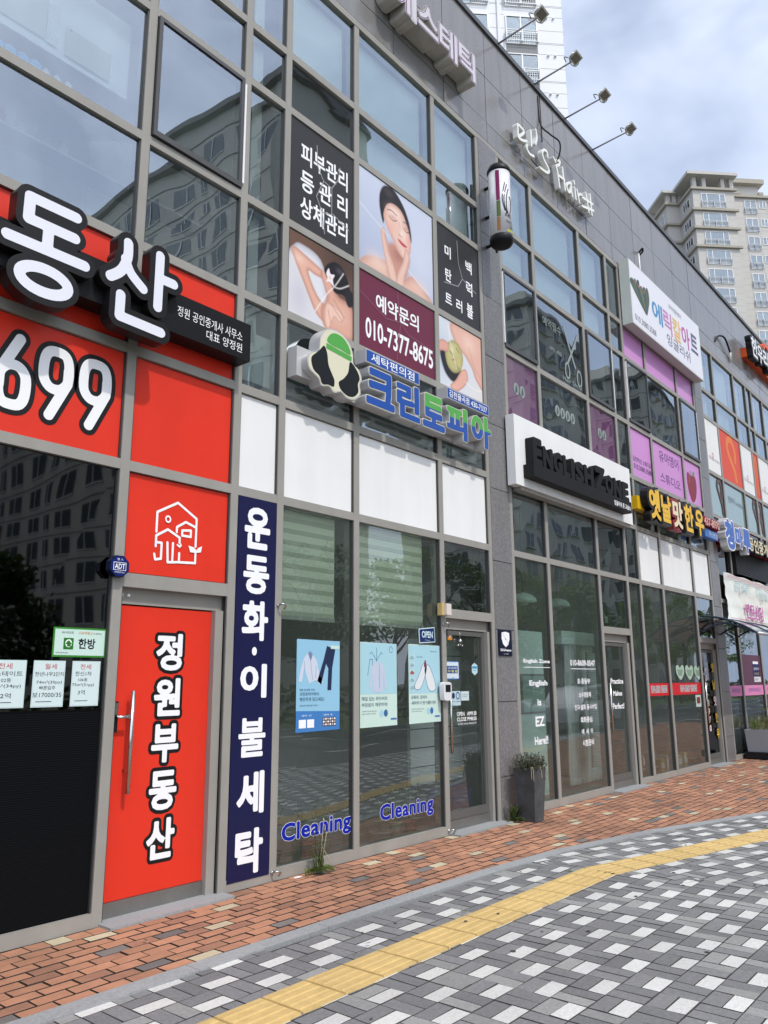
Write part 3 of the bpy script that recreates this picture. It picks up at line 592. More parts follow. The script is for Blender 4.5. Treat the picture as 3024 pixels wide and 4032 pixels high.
FACEHAIR = [[(6.05, 6.39), (5.99, 6.65), (6.05, 6.82), (6.22, 6.94), (6.36, 6.93), (6.47, 6.83), (6.53, 6.64), (6.51, 6.45), (6.44, 6.58), (6.34, 6.82), (6.16, 6.77), (6.08, 6.65)]]
FACEOVAL = [[(6.08, 6.65), (6.18, 6.78), (6.34, 6.82), (6.44, 6.69), (6.51, 6.51), (6.49, 6.37), (6.38, 6.24), (6.24, 6.23), (6.13, 6.32), (6.05, 6.41)]]
NECK = [[(6.16, 6.29), (6.46, 6.27), (6.45, 5.97), (6.2, 5.83), (6.13, 6.02)]]
SHO = [[(5.65, 5.8), (5.7, 5.9), (5.87, 6.0), (6.13, 6.03), (6.18, 5.93), (6.4, 5.94), (6.6, 6.04), (6.8, 5.99), (6.89, 5.86), (6.86, 5.76)]]
HANDL = [[(6.02, 6.38), (6.08, 6.42), (6.13, 6.28), (6.18, 6.15), (6.26, 6.0), (6.29, 5.84), (6.18, 5.85), (6.1, 6.04), (6.05, 6.19)]]
HANDR = [[(6.46, 6.35), (6.52, 6.28), (6.51, 6.14), (6.43, 5.97), (6.4, 5.83), (6.28, 5.82), (6.31, 5.98), (6.4, 6.15), (6.43, 6.26)]]
MB_P = [[(4.67, 5.47), (4.73, 5.61), (4.83, 5.66), (5.09, 5.6), (5.2, 5.28), (5.18, 5.11), (5.01, 5.06), (4.88, 5.24)], [(5.11, 5.64), (5.2, 5.72), (5.36, 5.72), (5.47, 5.56), (5.54, 5.47), (5.45, 5.35), (5.31, 5.34), (5.18, 5.44)], [(4.68, 5.41), (4.71, 5.48), (5.09, 5.52), (5.1, 5.47), (4.84, 5.4), (5.09, 5.21), (5.18, 5.01), (5.01, 5.03), (4.74, 5.31)], [(5.09, 5.47), (5.2, 5.45), (5.29, 5.37), (5.36, 5.31), (5.55, 5.26), (5.55, 4.92), (5.32, 4.91), (5.16, 4.92), (5.1, 5.08), (5.18, 5.26)], [(5.18, 5.19), (5.36, 5.18), (5.43, 5.1), (5.36, 5.04), (5.29, 5.07), (5.21, 4.92), (5.15, 5.0)]]
MASK = [[(7.18, 5.51), (7.35, 5.59), (7.72, 5.61), (7.77, 5.36), (7.87, 5.21), (7.69, 5.14), (7.49, 5.22), (7.41, 5.45)], [(7.05, 5.37), (7.25, 5.45), (7.21, 5.32), (7.05, 5.25)], [(7.19, 5.18), (7.24, 5.33), (7.41, 5.47), (7.54, 5.47), (7.56, 5.3), (7.46, 5.17), (7.26, 5.11)], [(7.06, 5.08), (7.17, 5.12), (7.32, 5.03), (7.29, 4.96), (7.1, 4.92)], [(7.29, 4.92), (7.56, 5.24), (7.69, 5.22), (7.65, 5.11), (7.41, 4.92)]]
K = KVIN; W_ = WVIN
# --- red estate agent: digits and house mark on its panels
def nine(x0, z1, flip=False):
    rx, h = 0.088, 0.56; cx = x0 + 0.12
    if not flip:
        top = z1 - .05; rr = [(cx - rx, top - .09), (cx - rx, top - .19)] 
        loop = catmull([(cx - rx, top - .08), (cx - .06, top - .015), (cx, top), (cx + .06, top - .015), (cx + rx, top - .08), (cx + rx, top - .20), (cx + .05, top - .26), (cx, top - .275), (cx - .05, top - .26), (cx - rx, top - .20)], 4)
        return [loop + [loop[0]], [(cx + rx, top - .12), (cx + rx, top - .21), (cx - .03, top - .465)]]
    bot = z1 - h + .05
    loop = catmull([(cx - rx, bot + .08), (cx - .06, bot + .015), (cx, bot), (cx + .06, bot + .015), (cx + rx, bot + .08), (cx + rx, bot + .20), (cx + .05, bot + .26), (cx, bot + .275), (cx - .05, bot + .26), (cx - rx, bot + .20)], 4)
    return [loop + [loop[0]], [(cx - rx, bot + .12), (cx - rx, bot + .21), (cx + .03, bot + .465)]]
mb = MB()
for x0, f in ((2.105, True), (2.40, False), (2.695, False)):
    s_ = nine(x0, 3.845, f); strokes(mb, s_, 0.072, GY - .0085, K, off=0.034); strokes(mb, s_, 0.072, GY - .0105, W_)
mb.build('digits', REDP[(1, 1)])
mb = MB(); yy = GY - .0085
for s_ in HOUSE: strokes(mb, [s_], 0.019, yy, W_, grid=.004); yy -= .0004
mb.add([(x, yy - .0004, z) for x, z in ring(3.485, 2.758, .027, .029) ] + [(x, yy - .0004, z) for x, z in ring(3.485, 2.758, .014, .016)], [(k, (k + 1) % 28, 28 + (k + 1) % 28, 28 + k) for k in range(28)], W_)
for l in HLEAF: mb.poly(l[0] if isinstance(l[0], list) else l, yy - .0008, W_)
mb.build('house_emblem', REDP['logo'])

# --- 동산 channel letters on the black bar
sg = thing('shop_sign', 'black sign bar with big white rounded channel letters over red panels', 'shop sign', (2.6, 0, 3.9))
mb = MB(); mb.box(-0.6, 4.075, -0.17, -0.002, 4.165, 4.495, pmat('satin_black_panel', (0.008, 0.008, 0.009), 0.4, spec=.2)); mb.build('sign_bar', sg)
mb = MB(); txt(mb, '정원 공인중개사 사무소', (3.34, 3.985, 4.315, 4.40), -.172, W_); txt(mb, '대표 양정원', (3.62, 3.985, 4.215, 4.295), -.172, W_); mb.build('lettering', sg)
DONG = [[(2.43, 4.672), (2.105, 4.672), (2.105, 4.515), (2.43, 4.515)], [(2.245, 4.51), (2.245, 4.345)], [(1.98, 4.345), (2.515, 4.345)]]
oc = ring(2.245, 4.125, .165, .082, 30); DONG.append(oc + [oc[0]])
SAN = [catmull([(2.835, 4.665), (2.835, 4.55), (2.79, 4.43), (2.71, 4.355)], 5, False), catmull([(2.82, 4.53), (2.87, 4.44), (2.975, 4.36)], 5, False), [(3.105, 4.68), (3.105, 4.265)], [(3.105, 4.50), (3.235, 4.50)], [(2.80, 4.245), (2.80, 4.085), (3.145, 4.075)]]
BU = [[(x - 0.0, z) for x, z in s_] for s_ in ([(1.28, 4.70), (1.28, 4.47), (1.64, 4.47), (1.64, 4.70)], [(1.28, 4.59), (1.64, 4.59)], [(1.18, 4.32), (1.74, 4.32)], [(1.46, 4.32), (1.46, 4.06)])]
BLKL = pmat('black_letter_return', (0.011, 0.0105, 0.011), 0.35, spec=.25); OPAL = pmat('opal_white_acrylic', (0.72, 0.73, 0.80), 0.25)
for s_ in (BU, DONG, SAN):
    mb = MB(); strokes(mb, s_, 0.076, -.255, BLKL, depth=0.11, off=.045, grid=.008); strokes(mb, s_, 0.076, -.2575, OPAL, grid=.008); mb.build('letter', sg)

# --- octagonal alarm plate
mb = MB(); oc = ring(3.05, 2.345, .079, .079, 8); oc = [(3.05 + .08 * math.cos(math.pi / 8 + k * math.pi / 4), 2.345 + .08 * math.sin(math.pi / 8 + k * math.pi / 4)) for k in range(8)]
BLUE = paint(12, 34, 110); DB = paint(8, 18, 52)
mb.add([(x, -.06, z) for x, z in oc] + [(x, -.005, z) for x, z in oc], [tuple(range(8))[::1]] + [(k, 8 + k, 8 + (k + 1) % 8, (k + 1) % 8) for k in range(8)], DB)
mb.poly([(3.05 + (x - 3.05) * .93, 2.345 + (z - 2.345) * .93) for x, z in oc], -.0615, BLUE)
mb.rect(3.0, 3.1, 2.315, 2.372, -.0625, W_); mb.rect(3.004, 3.096, 2.319, 2.368, -.0633, BLUE); glyph(mb, 'ADT', (3.01, 3.09, 2.325, 2.362), -.0641, W_, off=.02)
txt(mb, '캡 스', (3.025, 3.075, 2.385, 2.40), -.0641, W_); txt(mb, 'WORLD No.1', (3.01, 3.09, 2.296, 2.307), -.0641, W_)
mb.top('security_sign', 'small dark blue octagonal alarm sign at the top left of the red door', 'security sign', base=(3.05, 0, 2.27))

# --- paper in the dark window
PG = paint(205, 232, 222); PK = paint(25, 28, 32)
mb = MB(); y = GY - .006; mb.rect(2.65, 3.035, 1.715, 1.91, y, paint(60, 140, 50)); mb.rect(2.662, 3.023, 1.727, 1.898, y - .001, PG)
mb.rect(2.725, 2.795, 1.765, 1.84, y - .002, paint(40, 120, 40)); mb.poly(ring(2.76, 1.805, .024, .026), y - .003, W_); mb.poly(ring(2.757, 1.808, .012, .013), y - .004, paint(40, 120, 40)); mb.poly([(2.735, 1.8), (2.76, 1.825), (2.785, 1.8), (2.775, 1.8), (2.775, 1.785), (2.75, 1.785), (2.75, 1.8)], y - .0045, paint(40, 120, 40))
glyph(mb, '한방', (2.83, 2.955, 1.77, 1.84), y - .002, PK, off=.025); txt(mb, 'KB 국민은행', (2.71, 2.79, 1.868, 1.884), y - .002, PK); txt(mb, '리브부동산', (2.83, 2.93, 1.866, 1.886), y - .002, paint(220, 130, 40)); txt(mb, '과 함께하는', (2.935, 3.0, 1.868, 1.880), y - .002, PK)
txt(mb, '한국공인중개사협회', (2.675, 2.76, 1.738, 1.748), y - .002, PK)
mb.top('poster', 'small green edged landscape notice taped above the listing sheets', 'poster', base=(2.84, y, 1.715))
def listing(x0, x1, lines, label):
    mb = MB(); y = GY - .006; mb.rect(x0, x1, 1.395, 1.69, y, paint(200, 222, 222)); mb.rect(x0 + .006, x1 - .006, 1.401, 1.684, y - .0008, paint(214, 232, 232))
    for i, (s_, rx0, rx1, zz, h, red) in enumerate(lines): txt(mb, s_, (x0 + rx0 * (x1 - x0), x0 + rx1 * (x1 - x0), zz, zz + h), y - .0016, paint(190, 40, 50) if red else PK)
    mb.rect(x0 + .03, x1 - .08, 1.428, 1.432, y - .0016, PK); mb.top('listing_sheet', label, 'notice', 'listing sheets in the dark window', base=((x0 + x1) / 2, y, 1.395))
listing(2.22, 2.49, [('전세', .34, .66, 1.635, .035, 1), ('힐스테이트', .1, .92, 1.59, .032, 0), ('102동', .38, .66, 1.553, .024, 0), ('84m²(34py)', .15, .9, 1.515, .025, 0), ('3.2억', .3, .68, 1.455, .032, 0)], 'listing sheet cut by the left edge, its lowest line ending 3.2억')
listing(2.535, 2.752, [('월세', .35, .72, 1.635, .035, 1), ('천년나무2단지', .06, .96, 1.59, .028, 0), ('74m²(30py)', .12, .92, 1.538, .024, 0), ('빠른입주', .22, .72, 1.505, .024, 0), ('보17000/35', .03, .93, 1.458, .03, 0)], 'middle listing sheet in the dark window, headed 월세')
listing(2.80, 3.005, [('전세', .28, .66, 1.635, .035, 1), ('한신1차', .12, .70, 1.592, .03, 0), ('106동', .24, .56, 1.556, .022, 0), ('75m²(31py)', .04, .80, 1.52, .024, 0), ('3억', .25, .5, 1.47, .03, 0)], 'listing sheet nearest the red door, reading 한신1차 106동')

# --- navy banner lettering
mb = MB(); gl = [('운', 2.63, 2.985, 0), ('동', 2.255, 2.575, 0), ('화', 1.875, 2.20, 0), ('이', 1.42, 1.69, 0), ('불', .965, 1.265, 0), ('세', .535, .855, 0), ('탁', .10, .43, 0)]
for ch, z0, z1, _ in gl: glyph(mb, ch, (4.215, 4.495, z0, z1), -.004, W_, off=.026 if ch == '불' else .038)
mb.poly(ring(4.355, 1.79, .026, .034), -.004, W_); mb.box(4.145, 4.567, -.003, GY - .007, 0.062, 3.06, NAVY)
mb.top('shop_banner', 'tall navy blue vertical banner with white letters right of the red door', 'banner', base=(4.355, 0, .06))

# --- beauty parlour panels on the first floor
def framed(x0, x1, z0, z1, bgm, y=GY - .02):
    mb = MB(); mb.box(x0, x1, y, y + .012, z0, z1, bgm); return mb, y - .0015
CHAR = paint(58, 58, 60, .75)
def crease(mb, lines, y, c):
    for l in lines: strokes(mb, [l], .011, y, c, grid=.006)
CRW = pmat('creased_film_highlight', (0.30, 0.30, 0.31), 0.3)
mb, y = framed(4.665, 5.565, 5.86, 6.985, CHAR)
for s_, r in (('피부관리', (4.80, 5.48, 6.55, 6.84)), ('등 관 리', (4.80, 5.48, 6.25, 6.54)), ('상체관리', (4.80, 5.48, 5.96, 6.25))): glyph(mb, s_, (r[0], r[1], r[2], r[3] - .06), y, W_, off=.022)
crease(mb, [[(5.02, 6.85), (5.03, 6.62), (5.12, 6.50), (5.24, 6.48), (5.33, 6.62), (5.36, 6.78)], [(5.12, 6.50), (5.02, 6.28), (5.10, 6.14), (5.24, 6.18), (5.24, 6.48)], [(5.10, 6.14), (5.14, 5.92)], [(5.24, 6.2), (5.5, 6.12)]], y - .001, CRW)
mb.top('treatment_poster', 'black poster with three rows of white Korean words above the massage photo', 'poster', 'beauty parlour posters', base=(5.1, y, 5.86))
SK = paint(235, 190, 170); SK2 = paint(214, 158, 138); SKH = paint(246, 214, 200); HAIR = paint(26, 22, 24); LIP = paint(210, 70, 85)
y = GY - .0215
cv = Canvas(5.655, 6.975, 5.855, 6.985, 190, (190, 200, 222)); cv.grad((176, 186, 212), (205, 213, 232)); cv.spray(6.75, 6.3, .5, .5, (222, 226, 240), .6)
cv.fill([(5.74, 5.80)] + SHO[0][1:7] + [(6.95, 5.80)], (232, 188, 170), .03, edge=(190, 138, 120), ew=.12); cv.spray(5.95, 5.98, .16, .10, (248, 220, 206), .6); cv.spray(6.72, 5.98, .14, .08, (246, 214, 200), .5)
cv.fill(NECK[0], (206, 150, 132), .05); cv.spray(6.33, 6.20, .12, .08, (150, 96, 84), .55)
cv.fill([(6.0, 6.66), (6.01, 6.84), (6.10, 6.965), (6.26, 6.98), (6.42, 6.87), (6.52, 6.72), (6.565, 6.56), (6.56, 6.46), (6.50, 6.58), (6.40, 6.76), (6.2, 6.78), (6.10, 6.62), (6.06, 6.48)], (30, 24, 26), .02); cv.spray(6.16, 6.9, .08, .05, (84, 70, 70), .6)
cv.fill([(6.07, 6.60), (6.13, 6.74), (6.24, 6.80), (6.38, 6.78), (6.48, 6.66), (6.545, 6.50), (6.55, 6.36), (6.50, 6.255), (6.42, 6.21), (6.32, 6.25), (6.20, 6.38), (6.10, 6.50)], (238, 198, 182), .016, edge=(204, 150, 134), ew=.08)
cv.spray(6.26, 6.70, .10, .06, (252, 226, 214), .8); cv.spray(6.42, 6.50, .05, .07, (252, 224, 212), .7); cv.spray(6.20, 6.50, .06, .06, (240, 170, 160), .45); cv.spray(6.50, 6.46, .04, .05, (236, 160, 150), .4); cv.spray(6.44, 6.25, .06, .04, (250, 220, 208), .5)
for e in ([(6.165, 6.62), (6.21, 6.595), (6.265, 6.60), (6.30, 6.625)], [(6.425, 6.585), (6.465, 6.56), (6.505, 6.565), (6.535, 6.59)]): cv.line(e, .010, (40, 28, 28), .9); cv.spray(sum(p[0] for p in e) / 4, sum(p[1] for p in e) / 4 + .025, .05, .025, (190, 130, 120), .5)
for e in ([(6.14, 6.685), (6.21, 6.705), (6.30, 6.685)], [(6.42, 6.665), (6.48, 6.665), (6.535, 6.635)]): cv.line(e, .014, (66, 46, 42), .8, .012)
cv.line([(6.35, 6.62), (6.385, 6.52), (6.40, 6.475)], .012, (214, 160, 144), .7, .02); cv.spray(6.365, 6.465, .03, .014, (176, 112, 100), .7); cv.spray(6.385, 6.50, .018, .03, (255, 236, 228), .7)
cv.fill([(6.315, 6.405), (6.37, 6.405), (6.40, 6.395), (6.44, 6.39), (6.485, 6.375), (6.44, 6.352), (6.39, 6.355), (6.345, 6.375)], (206, 74, 90), .012); cv.line([(6.32, 6.402), (6.39, 6.382), (6.48, 6.374)], .006, (140, 36, 50), .8)
cv.fill(HANDL[0], (236, 196, 180), .014, edge=(196, 142, 126), ew=.035); cv.fill(HANDR[0], (236, 196, 180), .014, edge=(196, 142, 126), ew=.035)
for p, q_ in (((6.06, 6.40), (6.13, 6.15)), ((6.09, 6.38), (6.16, 6.12)), ((6.12, 6.30), (6.20, 6.04)), ((6.545, 6.28), (6.50, 6.02)), ((6.52, 6.24), (6.47, 6.0)), ((6.49, 6.18), (6.43, 5.98))): cv.line([p, q_], .008, (186, 130, 116), .6, .012)
for l in ([(6.36, 6.66), (6.39, 6.50), (6.375, 6.47)], [(5.66, 6.55), (5.9, 6.46), (6.15, 6.36)], [(6.5, 6.1), (6.7, 6.0), (6.9, 5.95)]): cv.line(l, .012, (250, 246, 244), .55, .012)
cv.top('face_poster', y, 'photo poster of a smiling woman holding her face, on pale blue', 'poster', 'beauty parlour posters')
mb, y = framed(5.655, 6.975, 4.91, 5.765, paint(112, 45, 68))
glyph(mb, '예약문의', (5.93, 6.68, 5.40, 5.60), y, W_, off=.02); glyph(mb, '010-7377-8675', (5.76, 6.94, 5.035, 5.265), y, W_, off=.022)
crease(mb, [[(5.68, 5.52), (6.1, 5.36), (6.35, 5.40), (6.5, 5.30), (6.95, 5.26)], [(6.30, 5.75), (6.33, 5.40)], [(6.35, 5.40), (6.28, 4.95)]], y - .001, pmat('maroon_crease_highlight', (.22, .07, .11), .3))  # paler lines paint in the light caught on the film folds
mb.top('phone_poster', 'maroon poster with a white telephone number below the face photo', 'poster', 'beauty parlour posters', base=(6.3, y, 4.91))
y = GY - .0215
cv = Canvas(4.665, 5.565, 4.915, 5.765, 150, (112, 84, 70)); cv.spray(5.4, 5.7, .3, .2, (60, 44, 38), .7)
cv.fill(MB_P[0], (226, 226, 232), .03, edge=(178, 180, 192), ew=.1); cv.fill([(4.60, 5.5), (5.0, 5.3), (5.2, 5.0), (5.5, 4.86), (4.6, 4.86)], (222, 220, 226), .04); cv.spray(4.8, 5.1, .12, .2, (196, 196, 206), .6)
cv.fill([(4.70, 5.54), (4.74, 5.60), (4.84, 5.58), (5.13, 5.50), (5.16, 5.43), (5.02, 5.42), (4.92, 5.42), (5.04, 5.22), (5.22, 5.10), (5.2, 4.98), (5.04, 5.02), (4.86, 5.28)], (230, 180, 160), .02, edge=(178, 122, 104), ew=.05); cv.spray(4.80, 5.50, .07, .05, (248, 214, 198), .6)
cv.fill(MB_P[3], (224, 172, 152), .03, edge=(176, 122, 106), ew=.07); cv.spray(5.35, 5.12, .1, .08, (246, 208, 192), .6)
cv.fill([(5.14, 5.52), (5.20, 5.62), (5.32, 5.68), (5.44, 5.62), (5.52, 5.46), (5.50, 5.34), (5.40, 5.36), (5.30, 5.34), (5.20, 5.42)], (28, 24, 28), .016); cv.fill([(5.46, 5.44), (5.56, 5.44), (5.58, 5.32), (5.50, 5.26), (5.45, 5.34)], (38, 34, 40), .02); cv.spray(5.36, 5.60, .05, .03, (92, 84, 92), .7)
cv.fill([(5.13, 5.52), (5.17, 5.47), (5.24, 5.42), (5.27, 5.33), (5.20, 5.30), (5.15, 5.38), (5.12, 5.45)], (224, 172, 154), .014)
cv.fill([(5.17, 5.50), (5.205, 5.57), (5.23, 5.52), (5.29, 5.53), (5.265, 5.47), (5.28, 5.40), (5.22, 5.43), (5.17, 5.41), (5.19, 5.46)], (246, 236, 242), .01); cv.spray(5.225, 5.475, .02, .02, (226, 190, 120), .7)
cv.fill(MB_P[4], (240, 200, 182), .014, edge=(190, 136, 118), ew=.03)
for p, q_ in (((5.24, 5.20), (5.40, 5.08)), ((5.28, 5.26), (5.44, 5.12)), ((5.2, 5.12), (5.24, 5.0))): cv.line([p, q_], .010, (176, 120, 104), .7, .012)
for l in ([(5.42, 5.60), (5.30, 5.42), (5.18, 5.28), (5.02, 5.04)], [(5.50, 5.50), (5.38, 5.42), (5.30, 5.40)]): cv.line(l, .014, (250, 244, 240), .65, .012)
cv.top('massage_poster', y, 'photo poster of a person lying with a raised arm during a massage', 'poster', 'beauty parlour posters')
mb, y = framed(7.065, 8.0, 5.86, 6.985, CHAR)
for s_, r in (('미', (7.23, 7.36, 6.60, 6.76)), ('백', (7.68, 7.82, 6.58, 6.74)), ('탄', (7.23, 7.36, 6.28, 6.45)), ('력', (7.68, 7.82, 6.28, 6.46)), ('트', (7.22, 7.36, 5.99, 6.12)), ('러', (7.45, 7.58, 5.97, 6.13)), ('블', (7.68, 7.82, 5.97, 6.16))): glyph(mb, s_, r, y, W_, off=.022)
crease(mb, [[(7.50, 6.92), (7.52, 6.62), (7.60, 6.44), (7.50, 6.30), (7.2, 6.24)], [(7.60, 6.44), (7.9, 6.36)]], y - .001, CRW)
mb.top('words_poster', 'black poster with seven spaced white letters beside the granite column', 'poster', 'beauty parlour posters', base=(7.5, y, 5.86))
y = GY - .0215
cv = Canvas(7.065, 8.0, 4.915, 5.765, 130, (218, 222, 230)); cv.spray(7.15, 5.3, .12, .25, (180, 198, 216), .8); cv.spray(7.9, 5.0, .25, .15, (232, 226, 222), .8)
cv.fill([(7.30, 5.72), (7.42, 5.50), (7.60, 5.42), (7.75, 5.30), (7.85, 5.16), (8.05, 5.10), (8.05, 5.75), (7.5, 5.80)], (232, 184, 166), .03, edge=(196, 142, 124), ew=.08); cv.spray(7.7, 5.6, .14, .12, (250, 216, 202), .6); cv.line([(7.70, 5.55), (7.80, 5.35), (7.95, 5.22)], .02, (200, 146, 130), .5, .04)
cv.fill([(7.10, 5.36), (7.16, 5.10), (7.36, 5.0), (7.58, 5.10), (7.52, 5.2)], (44, 40, 46), .03)
cv.fill([(7.19, 5.32), (7.24, 5.46), (7.36, 5.54), (7.50, 5.50), (7.56, 5.36), (7.50, 5.20), (7.36, 5.13), (7.24, 5.18)], (196, 188, 128), .02, edge=(146, 140, 92), ew=.06); cv.spray(7.34, 5.42, .07, .06, (222, 220, 170), .7)
for l in ([(7.28, 5.38), (7.34, 5.35)], [(7.42, 5.46), (7.48, 5.42)], [(7.40, 5.24), (7.46, 5.20)], [(7.33, 5.28), (7.38, 5.30)]): cv.line(l, .014, (120, 60, 54), .8, .012)
cv.fill([(7.06, 5.42), (7.14, 5.48), (7.26, 5.46), (7.24, 5.36), (7.14, 5.34), (7.06, 5.32)], (226, 170, 152), .016, edge=(180, 122, 108), ew=.03); cv.fill([(7.28, 4.95), (7.40, 5.05), (7.52, 5.20), (7.62, 5.24), (7.66, 5.14), (7.58, 5.02), (7.44, 4.92), (7.34, 4.90)], (232, 178, 160), .016, edge=(186, 130, 114), ew=.035); cv.line([(7.46, 5.32), (7.56, 5.18)], .014, (232, 200, 110), .9)
for l in ([(7.28, 5.70), (7.30, 5.5), (7.42, 5.2)], [(7.6, 5.08), (7.8, 5.04), (7.99, 5.06)]): cv.line(l, .012, (252, 250, 248), .6, .012)
cv.top('mask_poster', y, 'photo poster of a face mask treatment, lowest poster beside the column', 'poster', 'beauty parlour posters')

# --- laundry sign: plain emblem plate, block letters, two name plates
SIL = pmat('silver_sign_return', (0.50, 0.50, 0.50), 0.4, 0.25); CREAM = paint(226, 222, 196); GRN = paint(88, 172, 80); CB = paint(40, 84, 168)
sg = thing('laundry_sign', 'silver edged blue and green block letter sign with a cloud shaped emblem plate', 'shop sign', (6.2, 0, 4.1))
mb = MB(); mb.box(4.66, 4.95, -.12, -.002, 4.245, 4.53, SIL); mb.build('junction_box', sg)
mb = MB(); mb.box(4.951, 7.85, -.06, -.003, 4.22, 4.40, SIL); mb.build('rail', sg)
cloud = [(4.74, 4.31), (4.72, 4.42), (4.80, 4.49), (4.86, 4.52), (4.88, 4.66), (4.95, 4.76), (5.06, 4.80), (5.18, 4.79), (5.28, 4.73), (5.33, 4.64), (5.34, 4.54), (5.42, 4.50), (5.46, 4.42), (5.43, 4.35), (5.44, 4.26), (5.36, 4.18), (5.25, 4.165), (5.16, 4.20), (5.07, 4.17), (5.0, 4.21), (4.90, 4.19), (4.86, 4.25)]
mb = MB(); ext = catmull(cloud, 4); n_ = len(ext)
mb.add([(x, -.20, z) for x, z in ext] + [(x, -.061, z) for x, z in ext], [tuple(range(n_))] + [(k, n_ + k, n_ + (k + 1) % n_, (k + 1) % n_) for k in range(n_)], SIL)
cin = lambda f: [(5.08 + (x - 5.08) * f, 4.46 + (z - 4.46) * f) for x, z in cloud]
shape(mb, cin(.965), -.2015, CREAM, 4)
mb.build('emblem_plate', sg)
mb = MB(); shape(mb, [(4.975, 4.64), (5.0, 4.72), (5.08, 4.765), (5.19, 4.755), (5.27, 4.69), (5.29, 4.615), (5.15, 4.625)], -.203, GRN, 4); mb.poly([(4.955, 4.575), (5.305, 4.55), (5.31, 4.602), (4.96, 4.628)], -.203, GRN)
shape(mb, [(4.93, 4.59), (4.97, 4.53), (4.99, 4.42), (5.04, 4.34), (5.07, 4.29), (5.06, 4.225), (4.99, 4.225), (4.91, 4.21), (4.87, 4.275), (4.79, 4.32), (4.765, 4.42), (4.83, 4.49), (4.88, 4.54)], -.203, paint(28, 30, 36), 4)
shape(mb, [(5.29, 4.545), (5.39, 4.48), (5.425, 4.41), (5.40, 4.35), (5.405, 4.27), (5.34, 4.205), (5.25, 4.19), (5.16, 4.225), (5.13, 4.29), (5.20, 4.35), (5.26, 4.43)], -.203, paint(28, 30, 36), 4); mb.build('emblem_colour_fields', sg)
CBG = bpy.data.materials.new('blue_and_green_sign_face'); CBG.use_nodes = True; t = CBG.node_tree; pr = t.nodes['Principled BSDF']; pr.inputs['Roughness'].default_value = .35
gg = N(t, 'ShaderNodeNewGeometry'); sx_ = N(t, 'ShaderNodeSeparateXYZ'); t.links.new(gg.outputs['Position'], sx_.inputs[0]); mt_ = N(t, 'ShaderNodeMath', operation='GREATER_THAN'); mt_.inputs[1].default_value = 4.425; t.links.new(sx_.outputs['Z'], mt_.inputs[0])
mx = N(t, 'ShaderNodeMix', data_type='RGBA'); mx.inputs['A'].default_value = CB.node_tree.nodes['Principled BSDF'].inputs['Base Color'].default_value; mx.inputs['B'].default_value = GRN.node_tree.nodes['Principled BSDF'].inputs['Base Color'].default_value
t.links.new(mt_.outputs[0], mx.inputs['Factor']); t.links.new(mx.outputs['Result'], pr.inputs['Base Color'])
for ch, r, mt_ in (('크', (5.51, 5.975, 4.19, 4.60), CB), ('린', (5.985, 6.40, 4.185, 4.595), CB), ('토', (6.425, 6.85, 4.185, 4.59), CBG), ('피', (6.865, 7.30, 4.19, 4.59), CBG), ('아', (7.36, 7.80, 4.20, 4.61), CBG)):
    mb = MB(); glyph(mb, ch, r, -.20, SIL, off=.07, depth=.138, fit_off=.07); glyph(mb, ch, r, -.2018, CREAM, off=.06, fit_off=.07); glyph(mb, ch, r, -.2034, mt_, off=.046, fit_off=.07); mb.build('letter', sg)
for s_, r, tr in (('세탁편의점', (5.52, 6.39, 4.625, 4.765), (5.60, 6.30, 4.645, 4.745)), ('김천율곡점 430-7337', (6.90, 7.765, 4.635, 4.765), (6.94, 7.72, 4.66, 4.745))):
    mb = MB(); mb.box(r[0], r[1], -.20, -.06, r[2], r[3], SIL); mb.rect(r[0] + .01, r[1] - .01, r[2] + .01, r[3] - .01, -.2015, CB); glyph(mb, s_, tr, -.2028, W_, off=.01); mb.build('name_plate', sg)

# --- aesthetic sign on the parapet
PUR = paint(122, 78, 130); OFFW = pmat('weathered_white_letter_face', (0.58, 0.56, 0.60), 0.45, noise=(3, .08)); OFFR = pmat('weathered_letter_return', (0.46, 0.45, 0.41), 0.6, noise=(4, .15), streak=.08)
sg = thing('aesthetic_sign', 'weathered white block letters with purple outlines high on the granite parapet', 'shop sign', (6.8, 0, 9.1))
for ch, r in (('에', (5.90, 6.395, 9.12, 9.57)), ('스', (6.405, 6.845, 9.17, 9.56)), ('테', (6.835, 7.255, 9.12, 9.57)), ('틱', (7.255, 7.67, 9.12, 9.58))):
    mb = MB(); glyph(mb, ch, r, -.25, OFFR, off=.062, depth=.24, fit_off=.062); glyph(mb, ch, r, -.2515, OFFW, off=.062, fit_off=.062); glyph(mb, ch, r, -.253, PUR, off=.046, fit_off=.062); glyph(mb, ch, r, -.2545, OFFW, off=.022, fit_off=.062); mb.build('letter', sg)

